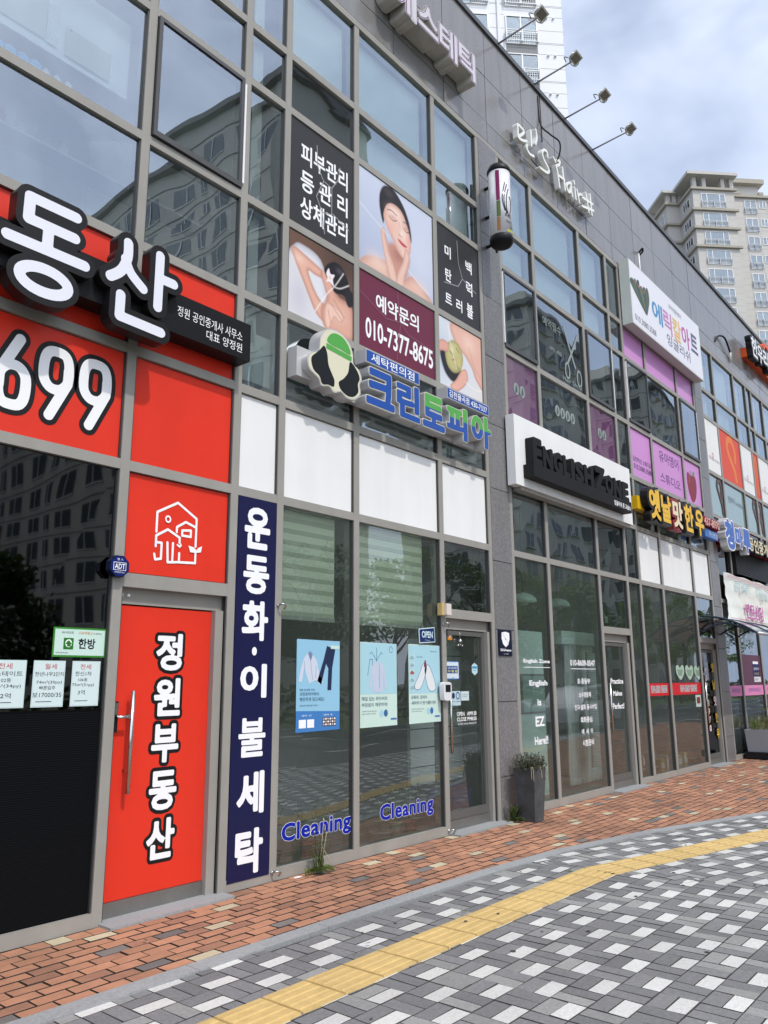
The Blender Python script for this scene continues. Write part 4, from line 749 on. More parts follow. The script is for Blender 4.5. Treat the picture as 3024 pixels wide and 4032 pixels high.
# --- hairdresser script letters
sg = thing('hair_sign', 'white handwritten style metal letters standing off the granite parapet', 'shop sign', (10.1, 0, 9.0))
OFF2 = pmat('white_letter_paint', (0.76, 0.77, 0.74), 0.4); grp = [MENS[0:4], MENS[4:5], MENS[5:6], MENS[6:9], MENS[9:10], MENS[10:12], MENS[12:14], MENS[14:18]]
for g in grp:
    mb = MB(); gs = [catmull(s_, 4, False) if len(s_) > 2 else s_ for s_ in g]; strokes(mb, gs, .042, -.13, OFF2, depth=.075, grid=.009)
    for s_ in gs:
        x, z = s_[len(s_) // 2]; mb.tube([(x, -.055, z), (x, 0, z)], .005, STEEL, 6)
    mb.build('letter', sg)
mb = MB(); mb.tube(catmull([(9.86, -.002, 10.5), (9.87, -.02, 10.0), (9.9, -.16, 9.76), (10.08, -.22, 9.70), (10.16, -.17, 9.55), (10.15, -.10, 9.44)], 6, False), .012, BLK, 8); mb.tube([(9.92, -.006, 10.55), (9.93, -.006, 9.72)], .006, BLK, 6); mb.tube(catmull([(9.3, -.08, 9.1), (9.5, -.05, 9.12), (9.62, -.08, 9.06)], 5, False), .008, BLK, 6); mb.build('cable', sg)

# --- salon light drum
sg = thing('drum_sign', 'white cylinder salon sign with black caps hung on the granite column', 'shop sign', (8.06, -.30, 7.0))
c = (8.06, -.30, 7.0); mb = MB(); mb.lathe((c[0], c[1], 7.09), [(.145, 0), (.145, .92)], pmat('white_sign_drum', (.70, .70, .73), .15, coat=.5), 32); mb.build('drum', sg)
mb = MB(); mb.lathe((c[0], c[1], 6.88), [(.03, .085), (.08, .09), (.125, .105), (.150, .14), (.153, .19), (.146, .212)], BLK, 32); mb.build('bottom_cap', sg)
mb = MB(); mb.lathe((c[0], c[1], 8.0), [(.146, 0), (.155, .02), (.155, .05), (.13, .10), (.07, .115)], BLK, 32); mb.build('top_cap', sg)
def on_drum(pts, r=.1475): return [(c[0] + r * math.sin(a), c[1] - r * math.cos(a), z) for a, z in pts]
mb = MB(); dk = paint(60, 62, 75)
for l in ([(-.55, 7.80), (-.75, 7.66), (-.82, 7.54), (-.62, 7.40)], [(-.35, 7.78), (-.62, 7.64), (-.66, 7.50), (-.45, 7.36)], [(-.2, 7.72), (-.42, 7.60), (-.45, 7.44), (-.28, 7.34)], [(-.1, 7.62), (.05, 7.56), (.06, 7.44), (-.08, 7.38), (-.1, 7.30)]): mb.tube(on_drum(catmull(l, 5, False)), .006, dk, 5)
for a, z in ((-.55, 7.34), (-.30, 7.33)): mb.tube(on_drum([(a + .07 * math.cos(t * .63), z + .018 * math.sin(t * .63)) for t in range(11)]), .004, dk, 5)
def band(a0, a1, z0, z1, mt):
    V = on_drum([(a0 + (a1 - a0) * k / 6, z0) for k in range(7)], .1485) + on_drum([(a0 + (a1 - a0) * k / 6, z1) for k in range(7)], .1485)
    mb.add(V, [(k, k + 1, 8 + k, 7 + k) for k in range(6)], mt)
band(-1.35, -1.02, 7.55, 7.98, paint(130, 30, 90)); band(-1.35, -1.0, 7.32, 7.54, paint(90, 110, 60)); band(-1.35, -1.05, 7.12, 7.31, paint(150, 110, 60)); band(-.5, .3, 7.11, 7.14, paint(190, 190, 60))
for s_, a0, z0 in (('Beauty', -.52, 7.235), ('Salon', -.12, 7.165)):
    v, f = raw_text(s_, 2); mb.add(on_drum([(a0 + u * .20, z0 + w * .055) for u, w in v], .1486), f, dk)
mb.build('drum_print', sg)
mb = MB()
for z in (7.13, 7.55, 7.98): mb.box(8.16, 8.20, -.17, -.003, z - .012, z + .012, BLK)
mb.box(8.165, 8.195, -.165, -.14, 7.0, 8.15, BLK); mb.build('bracket', sg)

# --- English academy board
sg = thing('academy_sign', 'long white sign board with thick black three dimensional English letters', 'shop sign', (10.3, 0, 3.9))
mb = MB(); mb.box(8.43, 12.04, -.15, -.03, 3.945, 4.865, WHITE); mb.build('board', sg)
mb = MB(); mb.box(8.60, 12.0, -.12, -.002, 3.90, 3.944, ALU); mb.box(8.46, 8.52, -.03, -.002, 3.96, 4.85, BLK); mb.build('bracket', sg)
MBK = pmat('matt_black_foam_letter', (0.011, 0.0115, 0.012), 0.62, spec=.2)
mb = MB(); mb.box(8.62, 11.66, -.30, -.151, 4.055, 4.225, MBK); mb.build('letter_shelf', sg)
for s_, r in (('E', (8.69, 8.925, 4.226, 4.60)), ('N', (8.95, 9.22, 4.226, 4.535)), ('G', (9.24, 9.49, 4.226, 4.535)), ('L', (9.515, 9.70, 4.226, 4.535)), ('I', (9.735, 9.845, 4.226, 4.535)), ('S', (9.87, 10.12, 4.226, 4.535)), ('H', (10.145, 10.44, 4.226, 4.535)), ('Z', (10.50, 10.83, 4.226, 4.60)), ('O', (10.84, 11.11, 4.226, 4.535)), ('N', (11.135, 11.41, 4.226, 4.535)), ('E', (11.44, 11.68, 4.226, 4.535))):
    mb = MB(); glyph(mb, s_, r, -.265, MBK, off=.062, depth=.11, fit_off=.062); mb.build('letter', sg)
mb = MB(); glyph(mb, '잉글리쉬 존 교습소', (11.02, 11.62, 4.085, 4.165), -.302, W_, off=.025); mb.build('lettering', sg)

# --- children's English board
sg = thing('academy_sign', 'large white light box with a rainbow coloured Korean name below the parapet', 'shop sign', (14.4, 0, 7.6))
BW = pmat('white_light_box_face', (.72, .72, .78), .35)
mb = MB(); mb.box(12.57, 16.22, -.20, -.02, 7.60, 8.83, pmat('pale_green_grey_box', (.52, .55, .51), .45, noise=(2, .06))); mb.rect(12.59, 16.2, 7.62, 8.81, -.2015, BW); mb.build('light_box', sg)
mb = MB(); y = -.203
for ch, r, col in (('에', (13.55, 14.07, 8.02, 8.45), (70, 150, 200)), ('릭', (14.11, 14.55, 8.0, 8.47), (205, 140, 190)), ('칼', (14.60, 15.05, 8.0, 8.47), (232, 190, 110)), ('아', (15.08, 15.55, 8.02, 8.49), (195, 90, 170)), ('트', (15.60, 16.02, 8.08, 8.49), (96, 92, 130))): glyph(mb, ch, r, y, paint(*col), off=.025)
mb.build('lettering', sg); mb = MB(); txt(mb, '유아전문영어', (14.46, 15.12, 8.58, 8.68), y, paint(80, 80, 100)); mb.build('lettering', sg); mb = MB(); glyph(mb, '잉글리쉬', (14.22, 15.48, 7.76, 7.99), y, paint(80, 82, 125), off=.005); mb.build('lettering', sg); mb = MB(); txt(mb, '010.3080.3588', (12.69, 13.66, 7.70, 7.82), y, paint(60, 60, 70)); mb.build('lettering', sg)
mb = MB()
for k in range(6):
    a = -.45 + k * .18; x0 = 13.12 + a * .12; x1 = 13.02 + a * .75; shape(mb, [(x0 + .09, 8.02), (x1 - .07, 8.35), (x1 - .05, 8.47 + .03 * (k % 3)), (x1 + .05, 8.48 + .03 * (k % 3)), (x1 + .08, 8.33), (x0 + .13, 8.03)], y - .0006 * k, paint(*[(70, 92, 80), (92, 108, 70), (60, 80, 84), (110, 118, 84), (66, 88, 90), (84, 96, 76)][k]))
for k in range(4): shape(mb, ring(12.82 + k * .13, 8.45 - .03 * (k % 2), .05, .035, 8), y - .004 - .0005 * k, paint(150, 110, 100))
mb.build('bouquet_picture', sg)
mb = MB(); mb.tube([(13.62, -.01, 8.83), (13.62, -.012, 9.45)], .017, WHITE, 8); mb.tube(catmull([(13.62, -.012, 9.45), (13.62, -.09, 9.52), (13.70, -.06, 9.50), (13.68, -.004, 9.44)], 5, False), .018, BLK, 8); mb.build('conduit', sg)

# --- old taste beef sign
sg = thing('restaurant_sign', 'chunky black sign letters with yellow faces and one red letter', 'shop sign', (14, 0, 4.0))
mb = MB(); mb.box(12.36, 15.4, -.12, -.003, 4.28, 4.50, paint(225, 180, 30)); mb.build('rail', sg)
YF = paint(238, 190, 62); RB = paint(140, 40, 52)
for ch, r, bm, fm in (('옛', (12.47, 13.06, 4.08, 4.71), BLKL, YF), ('날', (13.0, 13.56, 4.11, 4.68), BLKL, YF), ('맛', (13.53, 14.12, 4.09, 4.68), RB, paint(240, 222, 190)), ('한', (14.10, 14.66, 4.10, 4.70), BLKL, YF), ('우', (14.66, 15.24, 4.10, 4.70), BLKL, YF)):
    mb = MB(); glyph(mb, ch, r, -.25 - (.004 if ch == '맛' else 0), bm, off=.135, depth=.125, fit_off=.135, grid=.026); glyph(mb, ch, r, -.258, fm, off=.04, fit_off=.135, grid=.026); mb.build('letter', sg)
mb = MB(); glyph(mb, '437-8970', (15.24, 16.17, 4.41, 4.60), -.25, RB, off=.10, depth=.12, fit_off=.10); glyph(mb, '437-8970', (15.24, 16.17, 4.41, 4.60), -.252, paint(235, 195, 180), off=.012, fit_off=.10); mb.build('phone_number', sg)
mb = MB(); mb.box(15.40, 16.17, -.20, -.06, 4.225, 4.385, paint(70, 120, 190)); glyph(mb, '혁신본점', (15.62, 16.12, 4.25, 4.36), -.202, paint(200, 215, 235), off=.01); mb.build('name_plate', sg)

# --- second estate agent sign
sg = thing('estate_sign', 'blue rounded Korean sign letters with silver sides above a black louvre', 'shop sign', (17.3, 0, 4.1))
mb = MB(); mb.box(16.50, 21.5, -.12, -.003, 4.30, 4.55, paint(190, 25, 45)); mb.build('rail', sg)
for ch, r in (('청', (16.40, 17.06, 4.09, 4.76)), ('마', (17.08, 17.62, 4.20, 4.68)), ('루', (17.60, 18.2, 4.14, 4.72))):
    mb = MB(); glyph(mb, ch, r, -.27, pmat('chrome_letter_side', (.6, .6, .6), .3, .5), off=.11, depth=.145, fit_off=.11, grid=.026); glyph(mb, ch, r, -.2715, W_, off=.10, fit_off=.11, grid=.026); glyph(mb, ch, r, -.273, paint(72, 110, 190), off=.06, fit_off=.11, grid=.026); mb.build('letter', sg)
for k, ch in enumerate('공인중개사'):
    r = (18.22 + k * .39, 18.62 + k * .39, 4.27, 4.62); mb = MB(); glyph(mb, ch, r, -.22, BLKL, off=.10, depth=.098, fit_off=.10, grid=.026); glyph(mb, ch, r, -.2215, paint(236, 222, 180), off=.02, fit_off=.10, grid=.026); mb.build('letter', sg)
# --- reading academy sign at the parapet end
sg = thing('reading_sign', 'orange sign rail with black and white letters at the far end of the parapet', 'shop sign', (21, 0, 9.4))
ORG = paint(222, 92, 40); mb = MB(); mb.box(20.15, 24.1, -.13, -.003, 9.46, 9.70, ORG); mb.build('rail', sg)
for ch, r in (('한', (20.10, 20.72, 9.42, 10.06)), ('우', (20.62, 21.22, 9.42, 10.0)), ('리', (21.15, 21.75, 9.42, 10.05))):
    mb = MB(); glyph(mb, ch, r, -.27, BLKL, off=.11, depth=.14, fit_off=.11, grid=.026); glyph(mb, ch, r, -.272, W_, off=.02, fit_off=.11, grid=.026); mb.build('letter', sg)
mb = MB(); strokes(mb, [catmull([(21.75, 9.45), (21.62, 9.8), (21.45, 10.05), (21.6, 10.2), (21.85, 10.15), (21.95, 9.9), (21.85, 9.7)], 4, False)], .12, -.26, ORG, depth=.13, grid=.02); mb.build('ribbon_emblem', sg)

# --- pink panel lettering and apple
y = GY - .0085; DKP = paint(110, 70, 140)
mb = MB(); glyph(mb, '유아영어', (13.92, 14.90, 5.44, 5.66), y, DKP, off=.004); glyph(mb, '스튜디오', (13.90, 14.92, 5.05, 5.24), y, DKP, off=.004)
mb.top('window_lettering', 'large purple Korean words on the middle pink panel', 'lettering', base=(14.4, y, 5.05)); mb = MB()
txt(mb, '김천혁신 스튜디오', (12.68, 13.49, 5.19, 5.28), y, paint(70, 60, 100)); txt(mb, '010.3080.3588', (12.70, 13.48, 5.06, 5.15), y, paint(70, 60, 100)); mb.top('window_lettering', 'dark studio name and phone number on the left pink panel', 'lettering', base=(13.1, y, 5.05))
mb = MB(); shape(mb, [(15.34, 5.45), (15.40, 5.53), (15.50, 5.50), (15.57, 5.47), (15.66, 5.51), (15.80, 5.50), (15.86, 5.36), (15.80, 5.12), (15.66, 4.97), (15.52, 4.96), (15.40, 5.10), (15.34, 5.28)], y, paint(140, 45, 62)); strokes(mb, [[(15.58, 5.47), (15.56, 5.58)]], .02, y - .001, paint(80, 60, 90), grid=.006); shape(mb, [(15.66, 5.50), (15.72, 5.60), (15.80, 5.58), (15.76, 5.50)], y - .0015, paint(110, 150, 120)); shape(mb, [(15.42, 5.42), (15.46, 5.46), (15.48, 5.36), (15.44, 5.30)], y - .001, paint(175, 85, 100))
mb.top('apple_sticker', 'dark red apple picture on the right pink panel', 'sticker', base=(15.6, y, 4.96))

# --- reading academy window panels
for i, (x0, x1, col) in enumerate(((16.70, 17.56, None), (17.64, 19.13, 1), (19.21, 20.14, None), (20.22, 20.62, 1), (20.70, 21.64, None), (21.72, 23.16, 1), (23.24, 24.1, None))):
    mb = MB(); y = GY - .02; mb.box(x0, x1, y, y + .012, 5.86, 6.99, paint(225, 78, 50) if col else WHITE); w = x1 - x0; cx = (x0 + x1) / 2
    if col: strokes(mb, [[(cx + (a - 18.385) * min(1, w / 1.4), b) for a, b in catmull([(18.66, 5.98), (18.58, 6.2), (18.30, 6.45), (18.16, 6.68), (18.28, 6.86), (18.52, 6.88), (18.72, 6.68), (18.70, 6.44)], 4, False)]], .15 * min(1, w), y - .0015, paint(236, 130, 50), grid=.012)
    else:
        txt(mb, '한우리', (x0 + .12 * w, x0 + .40 * w, 6.10, 6.19), y - .0015, paint(150, 120, 130)); txt(mb, '독서토론논술', (x0 + .46 * w, x0 + .92 * w, 6.11, 6.17), y - .0015, paint(120, 120, 125)); strokes(mb, [[(x0 + w * a, b) for a, b in catmull([(.44, 6.11), (.40, 6.18), (.38, 6.24), (.44, 6.28), (.48, 6.23), (.46, 6.18)], 4, False)]], .018, y - .002, paint(210, 60, 90), grid=.006)
    mb.top('window_poster', ['white reading poster next to the granite pilaster', 'wide orange poster with a looped ribbon mark, first from the pilaster', 'white reading poster between two orange posters', 'narrow orange poster with a looped ribbon mark', 'white reading poster at the right picture edge', 'wide orange poster beyond the right picture edge', 'white reading poster at the far building end'][i], 'poster', 'reading academy posters', base=(cx, y, 5.86))
mb = MB(); y = GY - .012; GR2 = paint(108, 80, 84)
for cx in (17.36, 20.02, 20.4):
    mb = MB(); strokes(mb, [[(cx + a * .5, b) for a, b in catmull([(.25, 5.03), (.2, 5.2), (-.1, 5.42), (-.28, 5.58), (-.1, 5.72), (.15, 5.70), (.26, 5.5), (.22, 5.4)], 4, False)]], .09, y, GR2, grid=.01); mb.top('ribbon_sticker', 'faded reddish looped ribbon on the ' + {17.36: 'frosted pane beside the granite pilaster', 20.02: 'frosted pane right of the faded name', 20.4: 'narrow frosted pane'}[cx], 'sticker', 'faded ribbons on the frosted panes', base=(cx, y, 5.03))
mb = MB()
txt(mb, '한우리', (17.95, 18.40, 5.36, 5.50), y, paint(80, 92, 96)); txt(mb, '독서토론논술', (18.5, 19.0, 5.36, 5.46), y, paint(92, 100, 104)); mb.top('window_lettering', 'faded grey academy name on the wide frosted green pane', 'lettering', base=(18.5, y, 5.36))
# --- louvre, banner and lower glazing of the end shop
mb = MB(); mb.box(17.70, 20.5, -.06, -.045, 3.74, 4.30, paint(20, 20, 22))
for k in range(14): mb.add([(17.70, -.075, 3.75 + k * .04), (20.5, -.075, 3.75 + k * .04), (20.5, -.061, 3.775 + k * .04), (17.70, -.061, 3.775 + k * .04)], [(0, 1, 2, 3)], paint(46, 48, 48))
mb.box(17.66, 17.699, -.08, -.002, 3.72, 4.32, BLK); mb.top('louvre_vent', 'black slatted vent above the white banner', 'vent', base=(19, 0, 3.72))
mb = MB(); y0 = -.05
nx_, nz_ = 26, 10
V = []
for j in range(nz_ + 1):
    for i in range(nx_ + 1):
        x = 16.80 + i / nx_ * 4.2; z = 2.73 + j / nz_ * .95; V.append((x + .05 * math.sin(j) * (i == 0), y0 - .03 * math.sin(i * 1.3 + j * .5) * math.sin(j / nz_ * 3.1) - .01 * math.sin(j * 2.1), z + .012 * math.sin(i * .9) * (1 if j in (0, nz_) else 0)))
mb.add(V, [(j * (nx_ + 1) + i, j * (nx_ + 1) + i + 1, (j + 1) * (nx_ + 1) + i + 1, (j + 1) * (nx_ + 1) + i) for j in range(nz_) for i in range(nx_)], pmat('white_banner_cloth', (.70, .72, .68), .6), True)
glyph(mb, '전문상담', (17.96, 19.34, 2.80, 3.13), -.088, paint(206, 100, 178), off=.02); glyph(mb, '경기파트', (17.30, 18.45, 3.33, 3.55), -.088, paint(180, 215, 225), off=.01); txt(mb, '대림원', (18.9, 19.9, 3.30, 3.52), -.088, paint(190, 220, 222))
for z in (3.63, 3.60, 2.80 - .045): mb.rect(16.9, 21.0, z, z + .012, -.089, paint(190, 120, 150))
mb.top('cloth_banner', 'wrinkled white banner with pink letters over the far shop front', 'banner', base=(18.9, -.05, 2.73))
mb = MB(); y = GY - .006; PKB = paint(226, 140, 190)
for a, b in ((16.66, 17.55), (17.65, 19.12), (19.22, 20.14)): mb.rect(a, b, 1.205, 1.415, y, PKB); glyph(mb, '청마루부동산', (a + .25 * (b - a), a + .85 * (b - a), 1.27, 1.36), y - .0012, paint(110, 90, 160), off=.012)
mb.top('window_band', 'pink film band across the end shop windows', 'window film', base=(18, y, 1.2))
mb = MB(); mb.rect(17.66, 19.12, 1.425, 2.05, y, paint(98, 58, 80)); mb.rect(18.45, 18.98, 1.60, 1.90, y - .001, paint(30, 30, 90)); mb.rect(18.5, 18.9, 1.86, 1.915, y - .002, W_); mb.rect(18.5, 19.0, 1.48, 1.59, y - .002, paint(225, 225, 228)); txt(mb, '임대문의', (18.52, 18.92, 1.73, 1.79), y - .002, W_); txt(mb, '상가임대', (18.55, 18.9, 1.63, 1.68), y - .002, paint(220, 210, 90)); txt(mb, '010-1', (18.55, 18.8, 1.51, 1.56), y - .003, K)
mb.top('window_poster', 'plum coloured window poster with a small navy notice in the end shop', 'poster', base=(18.4, y, 1.42))
# ================================================================== laundry window
y = GY - .004
BLIND = pmat('pale_green_blind_fabric', (.78, .86, .66), .8); BLIND2 = pmat('sheer_blind_fabric', (.50, .57, .42), .8)
for x0, x1, lab in ((4.77, 5.47, 'pale green zebra roller blind in the laundry window nearest the navy banner'), (5.80, 6.86, 'wider pale green zebra roller blind in the laundry window nearest its door')):
    mb = MB(); z = 2.12; k = 0
    while z < 3.06:
        h = .040 if k % 2 == 0 else .066; mb.add([(x0, .16 + (k % 2) * .004, z), (x1, .16 + (k % 2) * .004, z), (x1, .16 + (k % 2) * .004, min(z + h, 3.07)), (x0, .16 + (k % 2) * .004, min(z + h, 3.07))], [(0, 1, 2, 3)], BLIND2 if k % 2 == 0 else BLIND); z += h; k += 1
    mb.box(x0, x1, .15, .175, 2.085, 2.118, pmat('blind_bottom_rail', (.4, .43, .38), .5)); mb.top('roller_blind', lab, 'blind', 'roller blinds in the laundry', base=((x0 + x1) / 2, .16, 2.085))
LB = paint(150, 200, 226); LB2 = paint(172, 214, 226); DKB = paint(40, 52, 84); TXB = paint(45, 70, 110); PGR = paint(205, 230, 220)
def poster_base(x0, x1, z0, z1, c, sag=.004):
    mb = MB(); mb.add([(x0, y, z0), (x1, y, z0 + .006), (x1, y, z1 - .005), (x0, y, z1)], [(0, 1, 2, 3)], c); return mb
mb = poster_base(4.865, 5.41, 1.12, 1.91, LB); mb.poly([(4.955, 1.75), (5.0, 1.79), (5.03, 1.81), (5.06, 1.78), (5.11, 1.73), (5.15, 1.60), (5.19, 1.55), (5.15, 1.52), (5.10, 1.56), (5.02, 1.53), (4.985, 1.60), (4.955, 1.66), (4.93, 1.54), (4.89, 1.55), (4.92, 1.67)], y - .001, paint(206, 216, 230)); mb.poly([(5.0, 1.79), (5.03, 1.81), (5.06, 1.78), (5.035, 1.72)], y - .0015, paint(120, 140, 175)); strokes(mb, [[(5.035, 1.72), (5.06, 1.56)], [(4.955, 1.72), (4.965, 1.64)], [(5.105, 1.68), (5.10, 1.58)]], .006, y - .0016, paint(150, 168, 196), grid=.003); mb.poly([(5.24, 1.86), (5.35, 1.83), (5.31, 1.66), (5.30, 1.47), (5.25, 1.47), (5.26, 1.66), (5.23, 1.70), (5.17, 1.52), (5.12, 1.55), (5.20, 1.74)], y - .001, DKB)
mb.rect(5.29, 5.405, 1.835, 1.865, y - .0012, PGR); mb.add([(4.865, y - .001, 1.12), (5.41, y - .001, 1.126), (5.41, y - .001, 1.285), (4.865, y - .001, 1.30)], [(0, 1, 2, 3)], paint(70, 130, 195))
for s_, r in (('황변, 땀 얼룩 걱정?', (4.905, 5.09, 1.465, 1.485)), ('크린토피아에서', (4.905, 5.14, 1.425, 1.455)), ('깨끗하게 잊으세요!', (4.905, 5.21, 1.378, 1.412)), ('크린토피아 황변 제거 서비스', (4.905, 5.13, 1.335, 1.35))): txt(mb, s_, r, y - .002, TXB)
for a in (4.90, 5.0): mb.rect(a, a + .085, 1.155, 1.225, y - .002, W_)
mb.rect(5.19, 5.36, 1.16, 1.235, y - .002, paint(90, 80, 90)); txt(mb, '세탁 전', (4.93, 5.05, 1.25, 1.265), y - .002, W_); txt(mb, '세탁 후', (5.2, 5.32, 1.25, 1.265), y - .002, W_)
for i in range(6):
    for j in range(3): mb.poly(ring(5.205 + i * .028, 1.175 + j * .024, .011, .009, 6), y - .003, W_ if (i + j) % 2 else paint(200, 180, 170))
mb.top('laundry_poster', 'blue laundry poster showing a white shirt and dark trousers', 'poster', 'laundry posters', base=(5.14, y, 1.12))
mb = poster_base(5.69, 6.24, 1.12, 1.912, PGR); mb.rect(5.695, 6.235, 1.425, 1.905, y - .0008, LB2); LN = paint(90, 130, 165)
for l in ([(5.83, 1.80), (5.86, 1.82), (5.93, 1.74), (5.93, 1.86), (5.93, 1.74), (6.0, 1.82), (6.02, 1.80)], [(5.93, 1.74), (5.93, 1.45)], [(5.80, 1.60), (5.83, 1.75), (5.87, 1.75), (5.86, 1.60)]): strokes(mb, [l], .007, y - .0014, LN, grid=.003)
mb.poly([(5.86, 1.69), (5.92, 1.735), (5.95, 1.715), (5.98, 1.735), (6.04, 1.69), (6.085, 1.48), (6.05, 1.475), (6.025, 1.60), (6.025, 1.455), (5.98, 1.44), (5.92, 1.44), (5.875, 1.455), (5.875, 1.60), (5.85, 1.475), (5.815, 1.48)], y - .002, paint(196, 206, 224)); strokes(mb, [ring(6.15, 1.85, .025, .03, 12)], .006, y - .002, LN, grid=.003); strokes(mb, [[(5.97, 1.70), (5.97, 1.48)]], .004, y - .003, LN, grid=.002)
for s_, r in (('매일 입는 와이셔츠', (5.715, 6.09, 1.365, 1.402)), ('부담없이 깨끗하게!', (5.715, 6.09, 1.31, 1.345)), ('크린토피아의 와이셔츠 세탁 서비스', (5.715, 5.93, 1.262, 1.274)), ('깨끗한 다림질까지 한번에', (5.715, 5.91, 1.24, 1.25))): txt(mb, s_, r, y - .002, TXB)
mb.poly(ring(6.0, 1.245, .03, .034, 14), y - .002, LB2); mb.poly(ring(6.065, 1.245, .03, .034, 14), y - .002, paint(60, 110, 160)); mb.rect(6.14, 6.23, 1.18, 1.195, y - .002, paint(60, 110, 190)); mb.top('laundry_poster', 'pale poster with a long white shirt on a coat stand drawing', 'poster', 'laundry posters', base=(5.97, y, 1.12))
mb = poster_base(6.43, 6.975, 1.125, 1.915, PGR); mb.rect(6.437, 6.968, 1.42, 1.905, y - .0008, LB2)
for pts in ([(6.52, 1.50), (6.60, 1.60), (6.66, 1.70), (6.72, 1.73), (6.73, 1.66), (6.68, 1.55), (6.62, 1.47), (6.55, 1.46)], [(6.70, 1.66), (6.76, 1.71), (6.82, 1.64), (6.88, 1.52), (6.88, 1.46), (6.80, 1.44), (6.74, 1.50)]): shape(mb, pts, y - .0015, paint(226, 230, 232)); strokes(mb, [catmull(pts, 3) + [catmull(pts, 3)[0]]], .006, y - .0022, LN, grid=.003)
shape(mb, [(6.69, 1.69), (6.70, 1.75), (6.72, 1.75), (6.72, 1.69)], y - .003, paint(140, 40, 50))
for k in range(5): mb.rect(6.45, 6.53, 1.45 + k * .075, 1.51 + k * .075, y - .0015, paint(190, 222, 224)); shape(mb, [(6.455, 1.465 + k * .075), (6.48, 1.50 + k * .075), (6.525, 1.475 + k * .075), (6.50, 1.46 + k * .075)], y - .002, paint(170, 90, 100) if k == 2 else paint(150, 180, 190), 3)
for s_, r in (('운동화, 집에서', (6.47, 6.73, 1.365, 1.402)), ('세탁하기 번거롭다면?', (6.47, 6.885, 1.31, 1.345)), ('크린토피아의 운동화 세탁 서비스', (6.47, 6.68, 1.262, 1.274)), ('속까지 깨끗하게 세탁', (6.47, 6.64, 1.24, 1.25)), ('고온 살균 건조', (6.80, 6.92, 1.84, 1.855)), ('기능성 세제', (6.56, 6.66, 1.78, 1.793))): txt(mb, s_, r, y - .002, TXB)
mb.poly(ring(6.75, 1.245, .028, .034, 14), y - .002, LB2); mb.poly(ring(6.81, 1.245, .028, .034, 14), y - .002, paint(60, 120, 175)); mb.rect(6.86, 6.95, 1.18, 1.195, y - .002, paint(60, 110, 190)); mb.top('laundry_poster', 'pale poster with a pair of white sneakers beside the laundry door', 'poster', 'laundry posters', base=(6.7, y, 1.125))
mb = MB(); PO = [(6.60, 1.925), (6.875, 1.945), (6.865, 2.105), (6.59, 2.075)]; yo = .02
mb.add([(x, yo - .006, z) for x, z in PO] + [(x, yo, z) for x, z in PO], [(0, 1, 2, 3), (0, 4, 5, 1), (1, 5, 6, 2), (2, 6, 7, 3), (3, 7, 4, 0), (4, 7, 6, 5)], paint(205, 225, 226)); cxp = 6.7325; cz = 2.0125
mb.poly([(cxp + (a - cxp) * .93, cz + (b - cz) * .87) for a, b in PO], yo - .0072, paint(28, 50, 105)); glyph(mb, 'OPEN', (6.64, 6.83, 1.985, 2.055), yo - .0084, paint(205, 228, 236), off=.03); txt(mb, 'Welcome', (6.69, 6.78, 1.957, 1.968), yo - .0084, paint(200, 220, 230))
mb.tube([(6.62, yo, 2.08), (6.735, yo + .01, 2.22), (6.85, yo, 2.10)], .0025, BLK, 5); mb.top('open_sign', 'small blue OPEN board hung crooked above the sneaker poster', 'open sign', base=(6.735, yo, 1.925))
CBL = paint(12, 36, 165)
for x0, x1, z0, z1, lab in ((4.72, 5.57, .225, .415, 'blue Cleaning decal low on the window beside the navy banner'), (5.965, 6.81, .225, .42, 'blue Cleaning decal low on the window beside the laundry door')):
    mb = MB(); sh = 0.0
    glyph(mb, 'Cleaning', (x0, x1, z0, z1), y - .001, W_, off=.05, fit_off=.05, spacing=1.06); glyph(mb, 'Cleaning', (x0, x1, z0, z1), y - .002, CBL, off=.032, fit_off=.05, spacing=1.06); mb.top('cleaning_decal', lab, 'window lettering', 'Cleaning decals', base=((x0 + x1) / 2, y, z0))
# laundry door stickers and lettering
yd = ly - .0012
mb = MB(); mb.rect(7.17, 7.425, 1.56, 1.755, yd, paint(60, 110, 190)); mb.rect(7.178, 7.417, 1.57, 1.747, yd - .001, paint(214, 228, 236)); mb.rect(7.195, 7.40, 1.625, 1.705, yd - .002, paint(40, 80, 150)); txt(mb, '김천사랑상품권', (7.21, 7.385, 1.67, 1.695), yd - .003, W_); glyph(mb, '가 맹 점', (7.21, 7.385, 1.633, 1.66), yd - .003, paint(226, 214, 90), off=.03); txt(mb, '김천시', (7.28, 7.33, 1.575, 1.585), yd - .003, TXB); mb.top('door_sticker', 'blue and white gift voucher sticker on the laundry door', 'sticker', 'laundry door stickers', base=(7.3, yd, 1.56))
mb = MB(); mb.poly([(7.74, 1.745), (7.80, 1.715), (7.80, 1.635), (7.74, 1.605), (7.685, 1.635), (7.685, 1.715)], yd, paint(190, 222, 230)); mb.rect(7.695, 7.79, 1.68, 1.705, yd - .001, paint(60, 150, 200)); mb.rect(7.715, 7.77, 1.655, 1.66, yd - .001, TXB); mb.top('door_sticker', 'six sided pale blue sticker on the laundry door', 'sticker', 'laundry door stickers', base=(7.74, yd, 1.605))
mb = MB(); mb.rect(7.255, 7.445, 1.28, 1.435, yd, paint(190, 214, 220)); mb.poly(ring(7.305, 1.385, .03, .032, 16), yd - .001, paint(30, 50, 90)); strokes(mb, [ring(7.39, 1.385, .032, .036, 16)], .012, yd - .001, paint(30, 80, 150), grid=.004); mb.rect(7.28, 7.33, 1.32, 1.325, yd - .001, TXB); mb.rect(7.35, 7.43, 1.32, 1.325, yd - .001, TXB); mb.top('door_sticker', 'square sticker with two round blue marks on the laundry door', 'sticker', 'laundry door stickers', base=(7.35, yd, 1.28))
